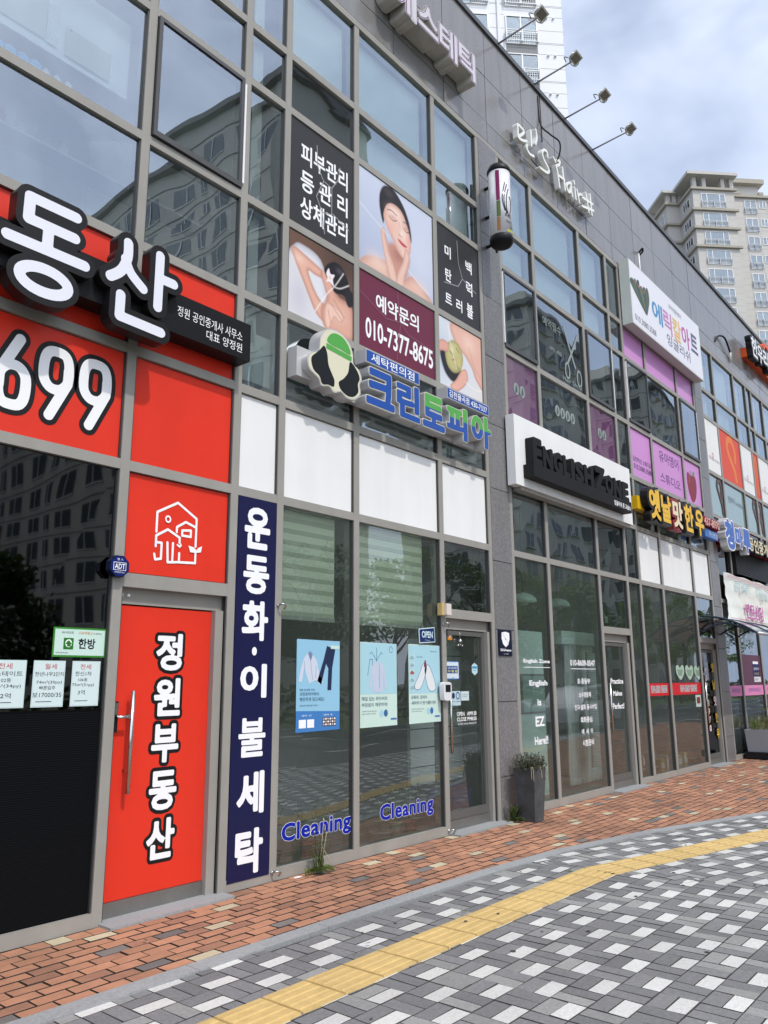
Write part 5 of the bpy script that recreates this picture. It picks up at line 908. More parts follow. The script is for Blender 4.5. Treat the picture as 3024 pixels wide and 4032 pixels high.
mb = MB(); mb.rect(7.455, 7.61, 1.33, 1.43, yd, paint(205, 220, 222)); mb.rect(7.48, 7.585, 1.39, 1.394, yd - .001, TXB); mb.rect(7.48, 7.57, 1.37, 1.373, yd - .001, TXB); mb.top('door_sticker', 'plain white paper note on the laundry door', 'sticker', 'laundry door stickers', base=(7.53, yd, 1.33))
mb = MB(); mb.rect(7.135, 7.195, 1.985, 2.09, ly - .0212, paint(20, 28, 60)); mb.rect(7.205, 7.31, 1.985, 2.085, yd, paint(220, 140, 50)); shape(mb, [(7.26, 2.01), (7.29, 2.02), (7.29, 2.04), (7.25, 2.035)], yd - .001, W_); mb.rect(7.22, 7.27, 2.06, 2.07, yd - .001, W_); mb.top('door_sticker', 'orange sticker at the top of the laundry door', 'sticker', 'laundry door stickers', base=(7.25, yd, 1.985))
mb = MB(); glyph(mb, 'OPEN   AM9:30', (7.365, 7.75, 1.165, 1.21), yd, W_, off=.015); glyph(mb, 'CLOSE PM8:00', (7.365, 7.75, 1.11, 1.152), yd, W_, off=.015); txt(mb, '*토요일은 AM9:30~PM6:00까지*', (7.37, 7.75, 1.068, 1.095), yd, W_); mb.top('door_lettering', 'white opening hours lettering on the laundry glass door', 'lettering', base=(7.55, yd, 1.068))
mb = MB(); mb.box(7.15, 7.9, .35, .37, .1, .42, paint(30, 52, 110)); mb.box(7.55, 7.9, .3, .345, .1, .36, paint(34, 60, 120)); mb.top('low_partition', 'dark blue low partition behind the laundry door glass', 'partition', base=(7.5, .36, .1))
mb = MB(); mb.box(7.2, 8.22, .62, .66, .42, 2.02, pmat('pale_screen_panel', (.62, .70, .68), .6, noise=(1.5, .04)))
for k in range(7): mb.box(7.2, 8.22, .612, .6195, .60 + k * .205, .612 + k * .205, paint(60, 66, 66))
mb.top('screen_panel', 'pale grooved screen standing just inside the laundry door', 'screen', base=(7.7, .64, .42))
# card reader, alarm box, bells, hooks
mb = MB(); pts = catmull([(6.915, 1.37), (6.912, 1.50), (6.94, 1.53), (7.02, 1.53), (7.048, 1.50), (7.045, 1.37), (7.02, 1.345), (6.94, 1.345)], 3); n_ = len(pts)
mb.add([(x, -.06, z) for x, z in pts] + [(x, -.002, z) for x, z in pts], [tuple(range(n_))] + [(k, n_ + k, n_ + (k + 1) % n_, (k + 1) % n_) for k in range(n_)], paint(225, 226, 228)); rd = mb.top('card_reader', 'white rounded card reader on the post left of the laundry door', 'card reader', base=(6.98, 0, 1.345))
mb = MB(); mb.box(6.94, 7.03, -.0625, -.0605, 1.43, 1.505, BLK); WL[rd.name] = Vector((6.98, 0, 1.345)); mb.build('screen', rd)
al = thing('alarm_sensor', 'cream sensor box with white cover above the laundry door', 'sensor', (6.97, 0, 2.23)); mb = MB(); mb.box(6.905, 6.95, -.06, -.002, 2.23, 2.36, paint(205, 178, 120)); mb.build('back_box', al); mb = MB(); mb.box(6.952, 7.04, -.09, -.002, 2.235, 2.355, paint(222, 214, 205)); mb.build('cover', al)
for x, z, lab in ((4.60, .05, 'small chrome hook at the foot of the post beside the navy banner'), (7.02, .03, 'small chrome hook at the foot of the laundry door post'), (4.605, 2.16, 'small chrome hook on the post at blind height'), (7.005, 2.12, 'small chrome hook on the post under the sensor box')):
    mb = MB(); mb.tube(catmull([(x, -.001, z + .02), (x, -.05, z + .03), (x + .04, -.06, z + .02), (x + .045, -.03, z - .01)], 4, False), .008, STEEL, 7); mb.lathe((x, -.004, z + .01), [(.016, 0), (.016, .02)], STEEL, 10); mb.top('door_hook', lab, 'hook', 'chrome hooks on the posts')
mb = MB(); mb.tube([(7.42, ly - .03, 2.08), (7.42, ly - .03, 2.0)], .003, STEEL, 5); mb.lathe((7.42, ly - .03, 1.965), [(.03, 0), (.022, .02), (.008, .045)], STEEL, 12)
for k in range(3): mb.lathe((7.38 + k * .04, ly - .03, 1.915 + .012 * (k % 2)), [(.004, 0), (.014, .012), (.004, .026)], STEEL, 10); mb.tube([(7.38 + k * .04, ly - .03, 1.94), (7.42, ly - .03, 1.98)], .0015, STEEL, 4)
mb.top('door_bells', 'little metal door bells hanging inside the laundry door', 'bells', base=(7.42, ly - .03, 1.915))
# granite column plate
mb = MB(); mb.box(8.09, 8.385, -.022, -.007, 1.83, 2.135, paint(18, 24, 50)); sh_ = [(8.155, 2.10), (8.24, 2.112), (8.325, 2.10), (8.33, 2.03), (8.30, 1.965), (8.24, 1.93), (8.18, 1.965), (8.15, 2.03)]; mb.poly(sh_, -.0235, W_); mb.poly(ring(8.24, 2.025, .008, .01, 8), -.025, K); strokes(mb, [[(8.17, 2.095), (8.24, 2.025), (8.31, 1.975)]], .003, -.0248, paint(150, 150, 155), grid=.002); glyph(mb, 'GiGAeyes', (8.115, 8.36, 1.875, 1.912), -.0235, W_, off=.03); txt(mb, 'CCTV 작동중', (8.19, 8.29, 1.845, 1.856), -.0235, W_); mb.top('camera_notice', 'dark blue notice with a white shield on the granite column', 'notice', base=(8.24, 0, 1.83))
# ================================================================== English academy windows
yz = GY - .004
for s_, r in (('English Zone', (8.73, 9.40, 1.745, 1.805)), ('English', (8.85, 9.31, 1.46, 1.545)), ('is', (9.03, 9.13, 1.235, 1.315)), ('EZ', (8.96, 9.19, .985, 1.105)), ('Here!!', (8.92, 9.26, .765, .865))):
    mb = MB(); glyph(mb, s_, r, yz, W_, off=.034)
    if s_ == 'English Zone': mb.rect(8.73, 9.42, 1.70, 1.708, yz, W_)
    mb.top('window_lettering', 'white handwritten word reading "%s" on the window next to the granite column' % s_, 'lettering', 'academy window lettering', base=(r[0], yz, r[2]))
for s_, r in (('010-8609-0547', (9.97, 10.73, 1.735, 1.815)), ('초·중등부', (10.15, 10.54, 1.49, 1.565)), ('소수정원제', (10.17, 10.54, 1.31, 1.385)), ('인지·발화 동시수업', (10.03, 10.70, 1.145, 1.22)), ('회화중심', (10.19, 10.54, .975, 1.055)), ('에  세  이', (10.20, 10.54, .825, .895)), ('시험준비', (10.21, 10.55, .67, .755))):
    mb = MB(); glyph(mb, s_, r, yz, W_, off=.026)
    if s_[0] == '0': mb.rect(9.98, 10.74, 1.69, 1.699, yz, W_)
    mb.top('window_lettering', 'white line reading "%s" on the curtained window' % s_.replace('  ', ' '), 'lettering', 'academy window lettering', base=(r[0], yz, r[2]))
for s_, r in (('Practice', (11.37, 11.82, 1.485, 1.565)), ('Makes', (11.43, 11.75, 1.31, 1.385)), ('Perfect!', (11.39, 11.80, 1.12, 1.205))):
    mb = MB(); glyph(mb, s_, r, ey_ - .002, W_, off=.034); mb.top('door_lettering', 'white word reading "%s" on the academy glass door' % s_, 'lettering', 'academy door words', base=(r[0], ey_, r[2]))
MINT = pmat('mint_painted_board', (.70, .93, .83), .7)
mb = MB(); mb.box(9.20, 10.26, .60, .66, .013, 2.22, MINT); mb.box(10.2605, 10.30, .58, .90, .013, 2.22, MINT); mb.top('partition_board', 'mint green tall board behind the slogan window', 'board', base=(9.7, .6, .013))
mb = MB(); mb.box(9.60, 10.24, .57, .599, 1.10, 1.63, paint(130, 140, 135)); mb.box(9.625, 10.215, .566, .5695, 1.125, 1.605, paint(170, 205, 195)); mb.top('picture_frame', 'thin framed picture on the mint green board', 'picture', base=(9.9, .58, 1.1))
CUR = pmat('sheer_curtain', (.72, .80, .75), .85); cu = thing('curtain', 'sheer pale curtain gathered under a mint pelmet in the academy window', 'curtain', (11.4, .6, .02))
mb = MB(); nn = 90; V = []
for j in range(13):
    z = .05 + j / 12 * 2.05; w = 1.0 - .18 * math.sin(math.pi * j / 12) ** 1.0
    for i in range(nn): u = i / (nn - 1); V.append((10.95 + (u) * .95 * w + .12 * (1 - j / 12) * u, .62 + .035 * math.sin(u * 62) + .01 * math.sin(u * 23 + j), z))
mb.add(V, [(j * nn + i, j * nn + i + 1, (j + 1) * nn + i + 1, (j + 1) * nn + i) for j in range(12) for i in range(nn - 1)], CUR, True); mb.build('cloth', cu); mb = MB(); mb.box(10.72, 11.98, .52, .70, 2.07, 2.26, MINT); mb.build('pelmet', cu)
for k, (x, lab) in enumerate(((10.48, 'mint dome pendant lamp nearest the granite column'), (11.56, 'mint dome pendant lamp over the curtained window'))):
    p = thing('pendant_lamp', lab, 'lamp', (x, 1.0, 2.65), 'mint pendant lamps'); mb = MB(); mb.lathe((x, 1.0, 2.685), [(.205, 0), (.19, .06), (.14, .11), (.06, .14), (.02, .15)], MINT, 24); mb.build('lamp_shade', p); mb = MB(); mb.lathe((x, 1.0, 2.635), [(.02, 0), (.07, .015), (.08, .05)], paint(220, 222, 214), 16); mb.build('bulb_globe', p); mb = MB(); mb.tube([(x, 1.0, 2.83), (x, 1.0, 4.14)], .005, BLK, 5); mb.build('cord', p)
mb = MB(); mb.box(11.13, 11.42, .35, .36, .3, 1.95, paint(185, 200, 196))
for k in range(46): mb.box(11.12, 11.43, .335, .3495, .31 + k * .0355, .333 + k * .0355, paint(210, 222, 218))
mb.top('venetian_blind', 'narrow white slatted blind behind the academy door', 'blind', base=(11.28, .35, .3))
mb = MB(); mb.box(11.56, 11.70, .22, .26, 2.38, 2.55, BLK); mb.rect(11.575, 11.685, 2.40, 2.50, .2185, paint(190, 210, 200)); mb.top('exit_lamp', 'small black emergency lamp over the academy door', 'lamp', base=(11.63, .24, 2.38))
# hair salon film details
mb = MB(); yf = GY - .004; PALE = pmat('pale_window_print', (.24, .28, .27), .5)
glyph(mb, '예약필수', (9.70, 10.27, 6.60, 6.75), yf, PALE); 
mb.top('window_lettering', 'pale booking words on the middle salon window', 'lettering', base=(10.0, yf, 6.6)); mb = MB(); txt(mb, '4991 4984', (9.86, 10.26, 6.26, 6.33), yf, PALE); mb.top('window_lettering', 'pale phone digits left of the scissors on the salon window', 'lettering', base=(10.0, yf, 6.2)); mb = MB()
for s_ in SCI: strokes(mb, [s_], .045, yf, PALE, grid=.01); yf -= .0006
for cx_, cz_, rx_, rz_ in ((10.41, 6.10, .07, .12), (10.80, 6.08, .075, .125)): strokes(mb, [ring(cx_, cz_, rx_, rz_, 18) + [ring(cx_, cz_, rx_, rz_, 18)[0]]], .035, yf, PALE, grid=.01)
mb.top('scissors_sticker', 'big pale open scissors on the middle salon window', 'sticker', base=(10.6, yf, 5.9)); mb = MB(); glyph(mb, 'Hair Shop', (10.24, 10.86, 5.89, 5.98), yf, PALE); mb.top('window_lettering', 'pale Hair Shop words under the scissors', 'lettering', base=(10.5, yf, 5.87))
yf = GY - .004
for cx_, n2 in ((8.93, 2), (10.25, 4), (11.5, 2)):
    mb = MB()
    for k in range(n2): mb.poly(ring(cx_ + (k - (n2 - 1) / 2) * .16, 5.36, .072, .085, 20), yf, PALE); shape(mb, [(cx_ + (k - (n2 - 1) / 2) * .16 - .03, 5.30), (cx_ + (k - (n2 - 1) / 2) * .16, 5.42), (cx_ + (k - (n2 - 1) / 2) * .16 + .03, 5.33)], yf - .001, paint(80, 96, 92), 3)
    mb.top('window_sticker', {8.93: 'pair of pale round pictograms on the purple pane by the granite column', 10.25: 'row of four pale round pictograms below the scissors', 11.5: 'pair of pale round pictograms on the purple pane right of the four'}[cx_], 'sticker', 'salon pictograms', base=(cx_, yf, 5.27))
# ================================================================== restaurant windows
HG = pmat('pale_green_film', (.33, .45, .36), .6); yr = GY - .004
for k, cx_ in enumerate((14.09, 14.55, 15.0)):
    mb = MB(); s = .20; mb.poly(catmull([(cx_, 1.74), (cx_ + .09, 1.79), (cx_ + .19, 1.76), (cx_ + .19, 1.66), (cx_ + .10, 1.58), (cx_, 1.535), (cx_ - .10, 1.58), (cx_ - .19, 1.66), (cx_ - .19, 1.76), (cx_ - .09, 1.79)], 3), yr, HG)
    for j in range(6): mb.rect(cx_ - .14 + .01 * j, cx_ + .14 - .012 * j, 1.70 - j * .018, 1.708 - j * .018, yr - .001, paint(70, 110, 80))
    mb.top('heart_sticker', ['pale green heart sticker farthest left above the red band', 'middle pale green heart sticker above the red band', 'pale green heart sticker nearest the restaurant door'][k], 'sticker', 'green heart stickers', base=(cx_, yr, 1.535))
for a, b, t0, t1, lab in ((12.60, 13.50, 12.72, 13.42, 'short red window band with Korean words on the left restaurant pane'), (13.58, 15.09, 14.02, 14.86, 'long red window band with Korean words on the right restaurant pane')):
    mb = MB(); mb.rect(a, b, 1.285, 1.485, yr, paint(205, 30, 42)); glyph(mb, '한우,한돈 전문점', (t0, t1, 1.325, 1.45), yr - .001, W_, off=.075, fit_off=.075); glyph(mb, '한우,한돈 전문점', (t0, t1, 1.325, 1.45), yr - .002, K, off=.015, fit_off=.075); mb.top('window_band', lab, 'window film', 'red restaurant bands', base=((a + b) / 2, yr, 1.285))
mb = MB(); mb.rect(14.75, 15.03, 1.06, 1.27, yr, paint(190, 205, 200)); mb.rect(14.80, 14.98, 1.12, 1.23, yr - .001, paint(120, 60, 50)); mb.top('window_notice', 'small white notice with a brown picture under the red band', 'notice', base=(14.9, yr, 1.06))
yk = yy_ - .0215
mb = MB()
for ch, zc in zip('옛날맛한우', (1.76, 1.44, 1.14, .835, .54)): glyph(mb, ch, (15.88, 16.05, zc - .10, zc + .10), yk, paint(160, 30, 40) if ch == '맛' else K, off=.08, fit_off=.08); glyph(mb, ch, (15.88, 16.05, zc - .10, zc + .10), yk - .001, W_ if ch == '맛' else paint(236, 200, 70), off=.03, fit_off=.08)
mb.top('door_lettering', 'yellow vertical shop name on the dark restaurant door', 'lettering', base=(15.96, yk, .44))
mb = MB()
for k, ch in enumerate('437-8970'): zc = 1.72 - k * .152; glyph(mb, ch, (15.50 if ch != '-' else 15.53, 15.62 if ch != '-' else 15.59, zc - (.065 if ch != '-' else .015), zc + (.065 if ch != '-' else .015)), yk, paint(170, 35, 45), off=.09, fit_off=.09); glyph(mb, ch, (15.50 if ch != '-' else 15.53, 15.62 if ch != '-' else 15.59, zc - (.065 if ch != '-' else .015), zc + (.065 if ch != '-' else .015)), yk - .001, W_, off=.03, fit_off=.09)
mb.top('door_lettering', 'white and red vertical telephone number on the dark restaurant door', 'lettering', base=(15.56, yk, .6))
# goods just inside the restaurant
for k, (x, w, h, c, lab) in enumerate(((13.72, .16, .22, (225, 200, 90), 'yellow labelled carton nearest the window post'), (13.98, .22, .26, (190, 200, 190), 'pale carton second from the window post'), (14.28, .15, .28, (220, 196, 80), 'yellow carton in the middle of the row'), (14.52, .2, .24, (170, 180, 170), 'grey green carton in the row'), (14.82, .17, .27, (216, 205, 130), 'tan carton nearest the restaurant door'))):
    mb = MB(); mb.box(x, x + w, .35, .6, .014, h, paint(*c)); mb.box(x + .02, x + w - .02, .345, .3495, .08, h - .06, paint(240, 238, 225)); mb.top('carton', lab, 'carton', 'cartons behind the restaurant glass')
mb = MB(); mb.box(12.8, 13.45, .3, .5, .014, .16, paint(120, 110, 100))
for k in range(4): mb.lathe((12.9 + k * .15, .38, .161), [(.035, 0), (.035, .10), (.02, .13), (.02, .15)], paint(*[(180, 40, 40), (230, 230, 226), (40, 110, 60), (180, 60, 40)][k]), 10)
mb.top('bottle_crate', 'low crate of red and white bottles behind the left restaurant pane', 'crate', base=(13.1, .4, .014))
# ================================================================== awning
aw = thing('awning', 'arched dark polycarbonate awning over the restaurant door', 'awning', (15.9, 0, 2.2))
AG = glass('smoked_polycarbonate', (.06, .09, .14), .07, rough=.10, wave=.0005, body=(.035, .07, .12), bodyfac=.8); ABR = pmat('dark_awning_bracket', (.03, .045, .07), .5, spec=.2)
def arc(k, n=14): t = k / n; return (-.02 - .98 * t, 2.70 - .06 * t - .30 * t ** 2.2)
mb = MB(); V = []
for k in range(15):
    a, b = arc(k)
    for x in (15.25, 16.35, 17.5): V.append((x, a, b))
mb.add(V, [(k * 3 + i, k * 3 + i + 1, k * 3 + i + 4, k * 3 + i + 3) for k in range(14) for i in range(2)], AG, True); mb.build('roof_sheet', aw)
mb = MB(); a, b = arc(14); mb.tube([(15.22, a - .01, b), (17.53, a - .01, b)], .028, pmat('aluminium_tube', (.5, .5, .5), .35, .6), 10); mb.build('front_rail', aw)
for x in (15.25, 16.35, 17.5):
    mb = MB(); mb.tube([(x, *arc(k)) for k in range(15)], .018, ABR, 8); mb.tube(catmull([(x, -.01, 2.40), (x, -.25, 2.52), (x, -.55, 2.53), (x, arc(14)[0], arc(14)[1])], 5, False), .016, ABR, 8); mb.build('bracket', aw)
# ================================================================== flood lights on the coping
def floodlight(x, lab, first=[None]):
    if first[0] is None:
        f = thing('floodlight', lab, 'floodlight', (x, -.02, 10.61), 'floodlights on the coping')
        mb = MB(); mb.tube([(x, .05, 10.60), (x, -.66, 10.65)], .0135, pmat('galvanised_pole', (.34, .34, .36), .4, .6), 8); mb.build('arm', f)
        mb = MB(); cy, cz = -.73, 10.68; R = Matrix.Rotation(math.radians(-28), 3, 'X')
        def T(a, b, c_): q = R @ Vector((a, b, c_)); return (x + q.x, cy + q.y, cz + q.z)
        def bx(a0, a1, b0, b1, c0, c1, mt): V = [T(a, b, c_) for c_ in (c0, c1) for a, b in ((a0, b0), (a1, b0), (a1, b1), (a0, b1))]; mb.add(V, [(0, 3, 2, 1), (4, 5, 6, 7), (0, 1, 5, 4), (1, 2, 6, 5), (2, 3, 7, 6), (3, 0, 4, 7)], mt)
        bx(-.105, .105, -.078, .078, -.014, .02, pmat('pale_lamp_housing', (.78, .78, .75), .4)); bx(-.055, .055, -.04, .04, .0205, .04, MATS['pale_lamp_housing']); bx(-.082, .082, -.056, .056, -.018, -.0145, pmat('dusty_lamp_glass', (.20, .19, .15), .2)); mb.build('lamp_head', f)
        mb = MB(); mb.tube(catmull([T(-.105, -.02, 0), T(-.11, .06, -.02), T(0, .10, -.03), T(.11, .06, -.02), T(.105, -.02, 0)], 4, False), .008, STEEL, 6); mb.tube(catmull([T(-.07, .07, .03), T(-.11, .11, .07), T(-.07, .13, .01)], 4, False), .007, BLK, 5); mb.build('yoke', f); first[0] = f; return f
    s = first[0]; f = s.copy(); COL.objects.link(f); f.location = (x, -.02, 10.61); f['label'] = lab
    for c in s.children: d = c.copy(); COL.objects.link(d); d.parent = f
    return f
for x, lab in ((8.67, 'floodlight nearest the picture top, in front of the white tower balcony'), (9.72, 'second floodlight, at the edge of the white tower'), (10.73, 'third floodlight, alone against the blue sky'), (11.76, 'last floodlight, farthest right and lowest against the sky')): floodlight(x, lab)
# things seen on the parapet farther right
mb = MB(); mb.tube(catmull([(18.0, -.002, 9.15), (18.2, -.04, 9.35), (18.55, -.08, 9.40), (18.95, -.06, 9.18)], 6, False), .022, BLK, 7); mb.tube([(18.95, -.06, 9.18), (19.05, -.01, 8.98)], .03, WHITE, 8); mb.top('cable', 'black cable looping out of a white sleeve on the far parapet', 'cable', base=(18.5, 0, 8.98))
# ================================================================== things inside the upper left window
PAP = pmat('cream_paper', (.62, .64, .58), .8); BBX = paint(90, 180, 245, 1.0); JAR = pmat('white_plastic_jar', (.62, .62, .62), .35)
rb = MB(); rb.box(1.6, 3.06, .30, .32, 6.30, 7.02, pmat('pale_blue_blind', (.86, .92, .95), .8)); rb.top('roller_blind', 'pale grey blue blind half lowered in the upper left window', 'blind', base=(2.3, .31, 6.30))
mb = MB(); mb.box(2.50, 2.885, .278, .28, 6.345, 6.60, PAP); mb.rect(2.52, 2.545, 6.58, 6.59, .2775, paint(60, 70, 110)); mb.top('paper_sheet', 'cream landscape sheet pinned on the blind behind the upper left window', 'paper', 'sheets on the blind', base=(2.7, .28, 6.345))
mb = MB(); mb.box(1.80, 2.34, .28, .282, 6.37, 6.84, PAP); mb.rect(2.345, 2.44, 6.36, 6.72, .279, pmat('crumpled_white_paper', (.8, .84, .84), .7, bump=(14, .02))); mb.top('paper_sheet', 'larger cream and white sheet at the top left picture corner', 'paper', 'sheets on the blind', base=(2.1, .28, 6.36))
lg = MB(); lg.box(1.6, 3.04, .105, .30, 5.865, 5.889, pmat('window_ledge', (.6, .62, .62), .5)); lg.top('window_ledge', 'narrow pale ledge carrying small boxes inside the upper left window', 'ledge', base=(2.3, .2, 5.865))
for k in range(4):
    x = 1.90 + k * .094; mb = MB(); mb.box(x, x + .084, .13, .21, 5.89, 6.0, BBX); mb.add([(x, .13, 6.0), (x + .084, .13, 6.0), (x + .084, .21, 6.0), (x, .21, 6.0), (x + .042, .13, 6.022), (x + .042, .21, 6.022)], [(0, 1, 4), (2, 3, 5), (1, 2, 5, 4), (3, 0, 4, 5)], paint(150, 205, 240))
    mb.top('blue_box', 'small sky blue box, ' + ['farthest left', 'second from the left', 'third from the left', 'next to the white jars'][k] + ' on the upper window ledge', 'box', 'blue boxes on the ledge')
for k in range(3):
    x = 2.315 + k * .088; mb = MB(); mb.lathe((x, .17, 5.89), [(.038, 0), (.04, .06), (.038, .10), (.02, .125), (.015, .135)], JAR, 14); mb.top('white_jar', 'white domed jar, ' + ['next to the blue boxes', 'middle of three', 'next to the pink figures'][k] + ', on the upper window ledge', 'jar', 'white jars on the ledge')
for k, (x, c, lab) in enumerate(((2.55, (214, 150, 180), 'tiny pink figure beside the white jars'), (2.60, (220, 200, 190), 'tiny cream figure between the pink and green ones'), (2.65, (90, 150, 110), 'tiny green figure at the end of the ledge row'))):
    mb = MB(); mb.lathe((x, .16, 5.905), [(.022, 0), (.026, .03), (.012, .045), (.02, .06), (.004, .078)], paint(*c), 10); mb.top('figurine', lab, 'figurine', 'figurines on the ledge')
mb = MB(); mb.box(1.6, 4.0, .4, .62, 5.58, 5.605, pmat('pale_shelf_board', (.45, .48, .52), .6)); mb.top('shelf', 'pale shelf across the lower left window', 'shelf', base=(2.8, .5, 5.58))
for k, (x, r, h, c) in enumerate(((2.12, .08, .14, (170, 90, 140)), (2.22, .06, .2, (230, 230, 236)), (2.32, .05, .13, (200, 205, 210)), (2.50, .055, .2, (190, 196, 210)), (2.66, .05, .14, (215, 222, 226)))):
    mb = MB(); mb.lathe((x, .5, 5.6055), [(r * .8, 0), (r, h * .6), (r * .7, h)], paint(*c), 14); mb.top('shelf_pot', ['wide purple pot', 'tall pale pot', 'grey pot in the middle', 'low grey blue pot', 'small pale pot'][k] + ' on the shelf behind the lower left window', 'pot', 'pots on the shelf')
# laundry: potted plants behind the glass
def potted(x, yy0, r, h, c, lab, leaf=None, hs=.35, n=26):
    p = thing('potted_plant', lab, 'potted plant', (x, yy0, .013), 'pots inside the laundry'); mb = MB(); mb.lathe((x, yy0, .013), [(r * .72, 0), (r * .95, h), (r * 1.06, h), (r * 1.06, h * 1.08), (r * .9, h * 1.08)], paint(*c), 18); mb.build('pot', p)
    mb = MB()
    for k in range(n):
        a = random.uniform(0, 6.28); t = random.uniform(.3, 1); l = hs * random.uniform(.5, 1.1); b0 = Vector((x, yy0, h)); tip = b0 + Vector((math.cos(a) * l * .55 * t, math.sin(a) * l * .3 * t, l)); mid = (b0 + tip) / 2 + Vector((0, 0, l * .18)); sd = Vector((-math.sin(a), math.cos(a), 0)) * .022
        mb.add([b0, mid + sd, tip, mid - sd], [(0, 1, 2, 3)], leaf or LEAF_A)
    mb.build('leaves', p)
LEAF_A = pmat('houseplant_leaf', (.06, .10, .035), .5, island=.3); LEAF_V = pmat('variegated_leaf', (.16, .20, .12), .5, island=.35)
for a in ((5.80 - .25, .35, .07, .13, (190, 200, 205), 'white pot behind the first Cleaning decal'), (5.38, .38, .08, .12, (150, 60, 45), 'terracotta pot left of the white pot'), (4.95, .4, .10, .10, (120, 80, 60), 'brown pot behind the first laundry window'), (6.42, .4, .12, .07, (190, 196, 196), 'low wide pale bowl in the second laundry window'), (6.62, .38, .07, .13, (195, 200, 170), 'pale green edged pot in the second laundry window'), (6.85, .36, .07, .12, (160, 80, 60), 'terracotta pot nearest the laundry door')): potted(*a)
pl = thing('tall_houseplant', 'tall variegated houseplant against the laundry window post', 'plant', (4.72, .35, .013)); mb = MB(); mb.lathe((4.74, .36, .013), [(.09, 0), (.12, .2)], paint(90, 70, 60), 16); mb.build('pot', pl); mb = MB(); mb.tube([(4.74, .36, .2), (4.73, .35, .6), (4.76, .3, 1.1)], .012, LEAF_A, 6)
for k in range(60):
    z = random.uniform(.4, 1.12); a = random.uniform(0, 6.28); l = random.uniform(.07, .15); b0 = Vector((4.74, .33, z)); d = Vector((math.cos(a), math.sin(a) * .5, -.25)).normalized(); b0 = b0 + d * random.uniform(0, .12); sd = d.cross(Vector((0, 0, 1))).normalized() * l * .3; mb.add([b0, b0 + d * l * .5 + sd, b0 + d * l + Vector((0, 0, -l * .3)), b0 + d * l * .5 - sd], [(0, 1, 2, 3)], LEAF_V)
mb.build('foliage', pl)
mb = MB(); mb.box(4.6, 8.2, 2.2, 2.6, .013, 1.0, INT_D); mb.box(4.6, 8.2, 2.15, 2.65, 1.001, 1.04, paint(120, 120, 116)); mb.top('counter', 'dark service counter at the back of the laundry', 'counter')
# ================================================================== planters and weeds
CONC = pmat('weathered_dark_planter', (.062, .065, .068), .8, spec=.3, noise=(7, .32), streak=.25, bump=(30, .004))
pt = thing('tall_planter', 'tall dark weathered planter with dry scrubby plants beside the granite column', 'planter', (8.30, -.30, 0))
def sq(cx, cy, h, z, tw=0.0): return [(cx - h, cy - h, z), (cx + h, cy - h, z), (cx + h, cy + h, z), (cx - h, cy + h, z)]
PCX, PCY = 8.30, -.235
mb = MB(); V = sq(PCX, PCY, .098, .002) + sq(PCX, PCY, .135, .575) + sq(PCX, PCY, .116, .575) + sq(PCX, PCY, .108, .50); F = [(3, 2, 1, 0)]
for k in range(4):
    k2 = (k + 1) % 4; F += [(k, k2, 4 + k2, 4 + k), (4 + k, 4 + k2, 8 + k2, 8 + k), (8 + k, 8 + k2, 12 + k2, 12 + k)]
mb.add(V, F, CONC); mb.build('pot', pt); mb = MB(); mb.add(sq(PCX, PCY, .1095, .52), [(0, 1, 2, 3)], pmat('dry_soil', (.06, .05, .04), .95)); mb.build('soil', pt)
DRY = pmat('dry_dark_shrub_leaf', (.055, .06, .035), .8, island=.4); STK = pmat('straw_stalk', (.40, .34, .22), .8)
mb = MB()
for k in range(150):
    a = random.uniform(0, 6.28); r0 = random.uniform(0, .14); b0 = Vector((PCX + math.cos(a) * r0, PCY + math.sin(a) * r0, .53)); l = random.uniform(.05, .20); tip = b0 + Vector((math.cos(a) * .10 * random.random(), math.sin(a) * .10 * random.random(), l)); mb.tube([b0, tip], [.003, .0015], DRY, 4, False)
    for j in range(9):
        q = b0.lerp(tip, random.uniform(.3, 1)); d = Vector((random.uniform(-1, 1), random.uniform(-1, 1), random.uniform(-.2, 1))).normalized(); s_ = d.orthogonal().normalized() * .008; mb.add([q, q + d * .012 + s_, q + d * .026, q + d * .012 - s_], [(0, 1, 2, 3)], DRY)
mb.build('shrub', pt)
mb = MB()
for k in range(9):
    a = random.uniform(-2.6, .4); b0 = Vector((PCX + .12 * math.cos(a), PCY + .12 * math.sin(a), .57)); mb.tube(catmull([b0, b0 + Vector((.06 * math.cos(a), .06 * math.sin(a), .02)), b0 + Vector((.09 * math.cos(a), .09 * math.sin(a), -.05 - .1 * random.random()))], 4, False), .003, STK, 5)
mb.build('dry_stalks', pt)
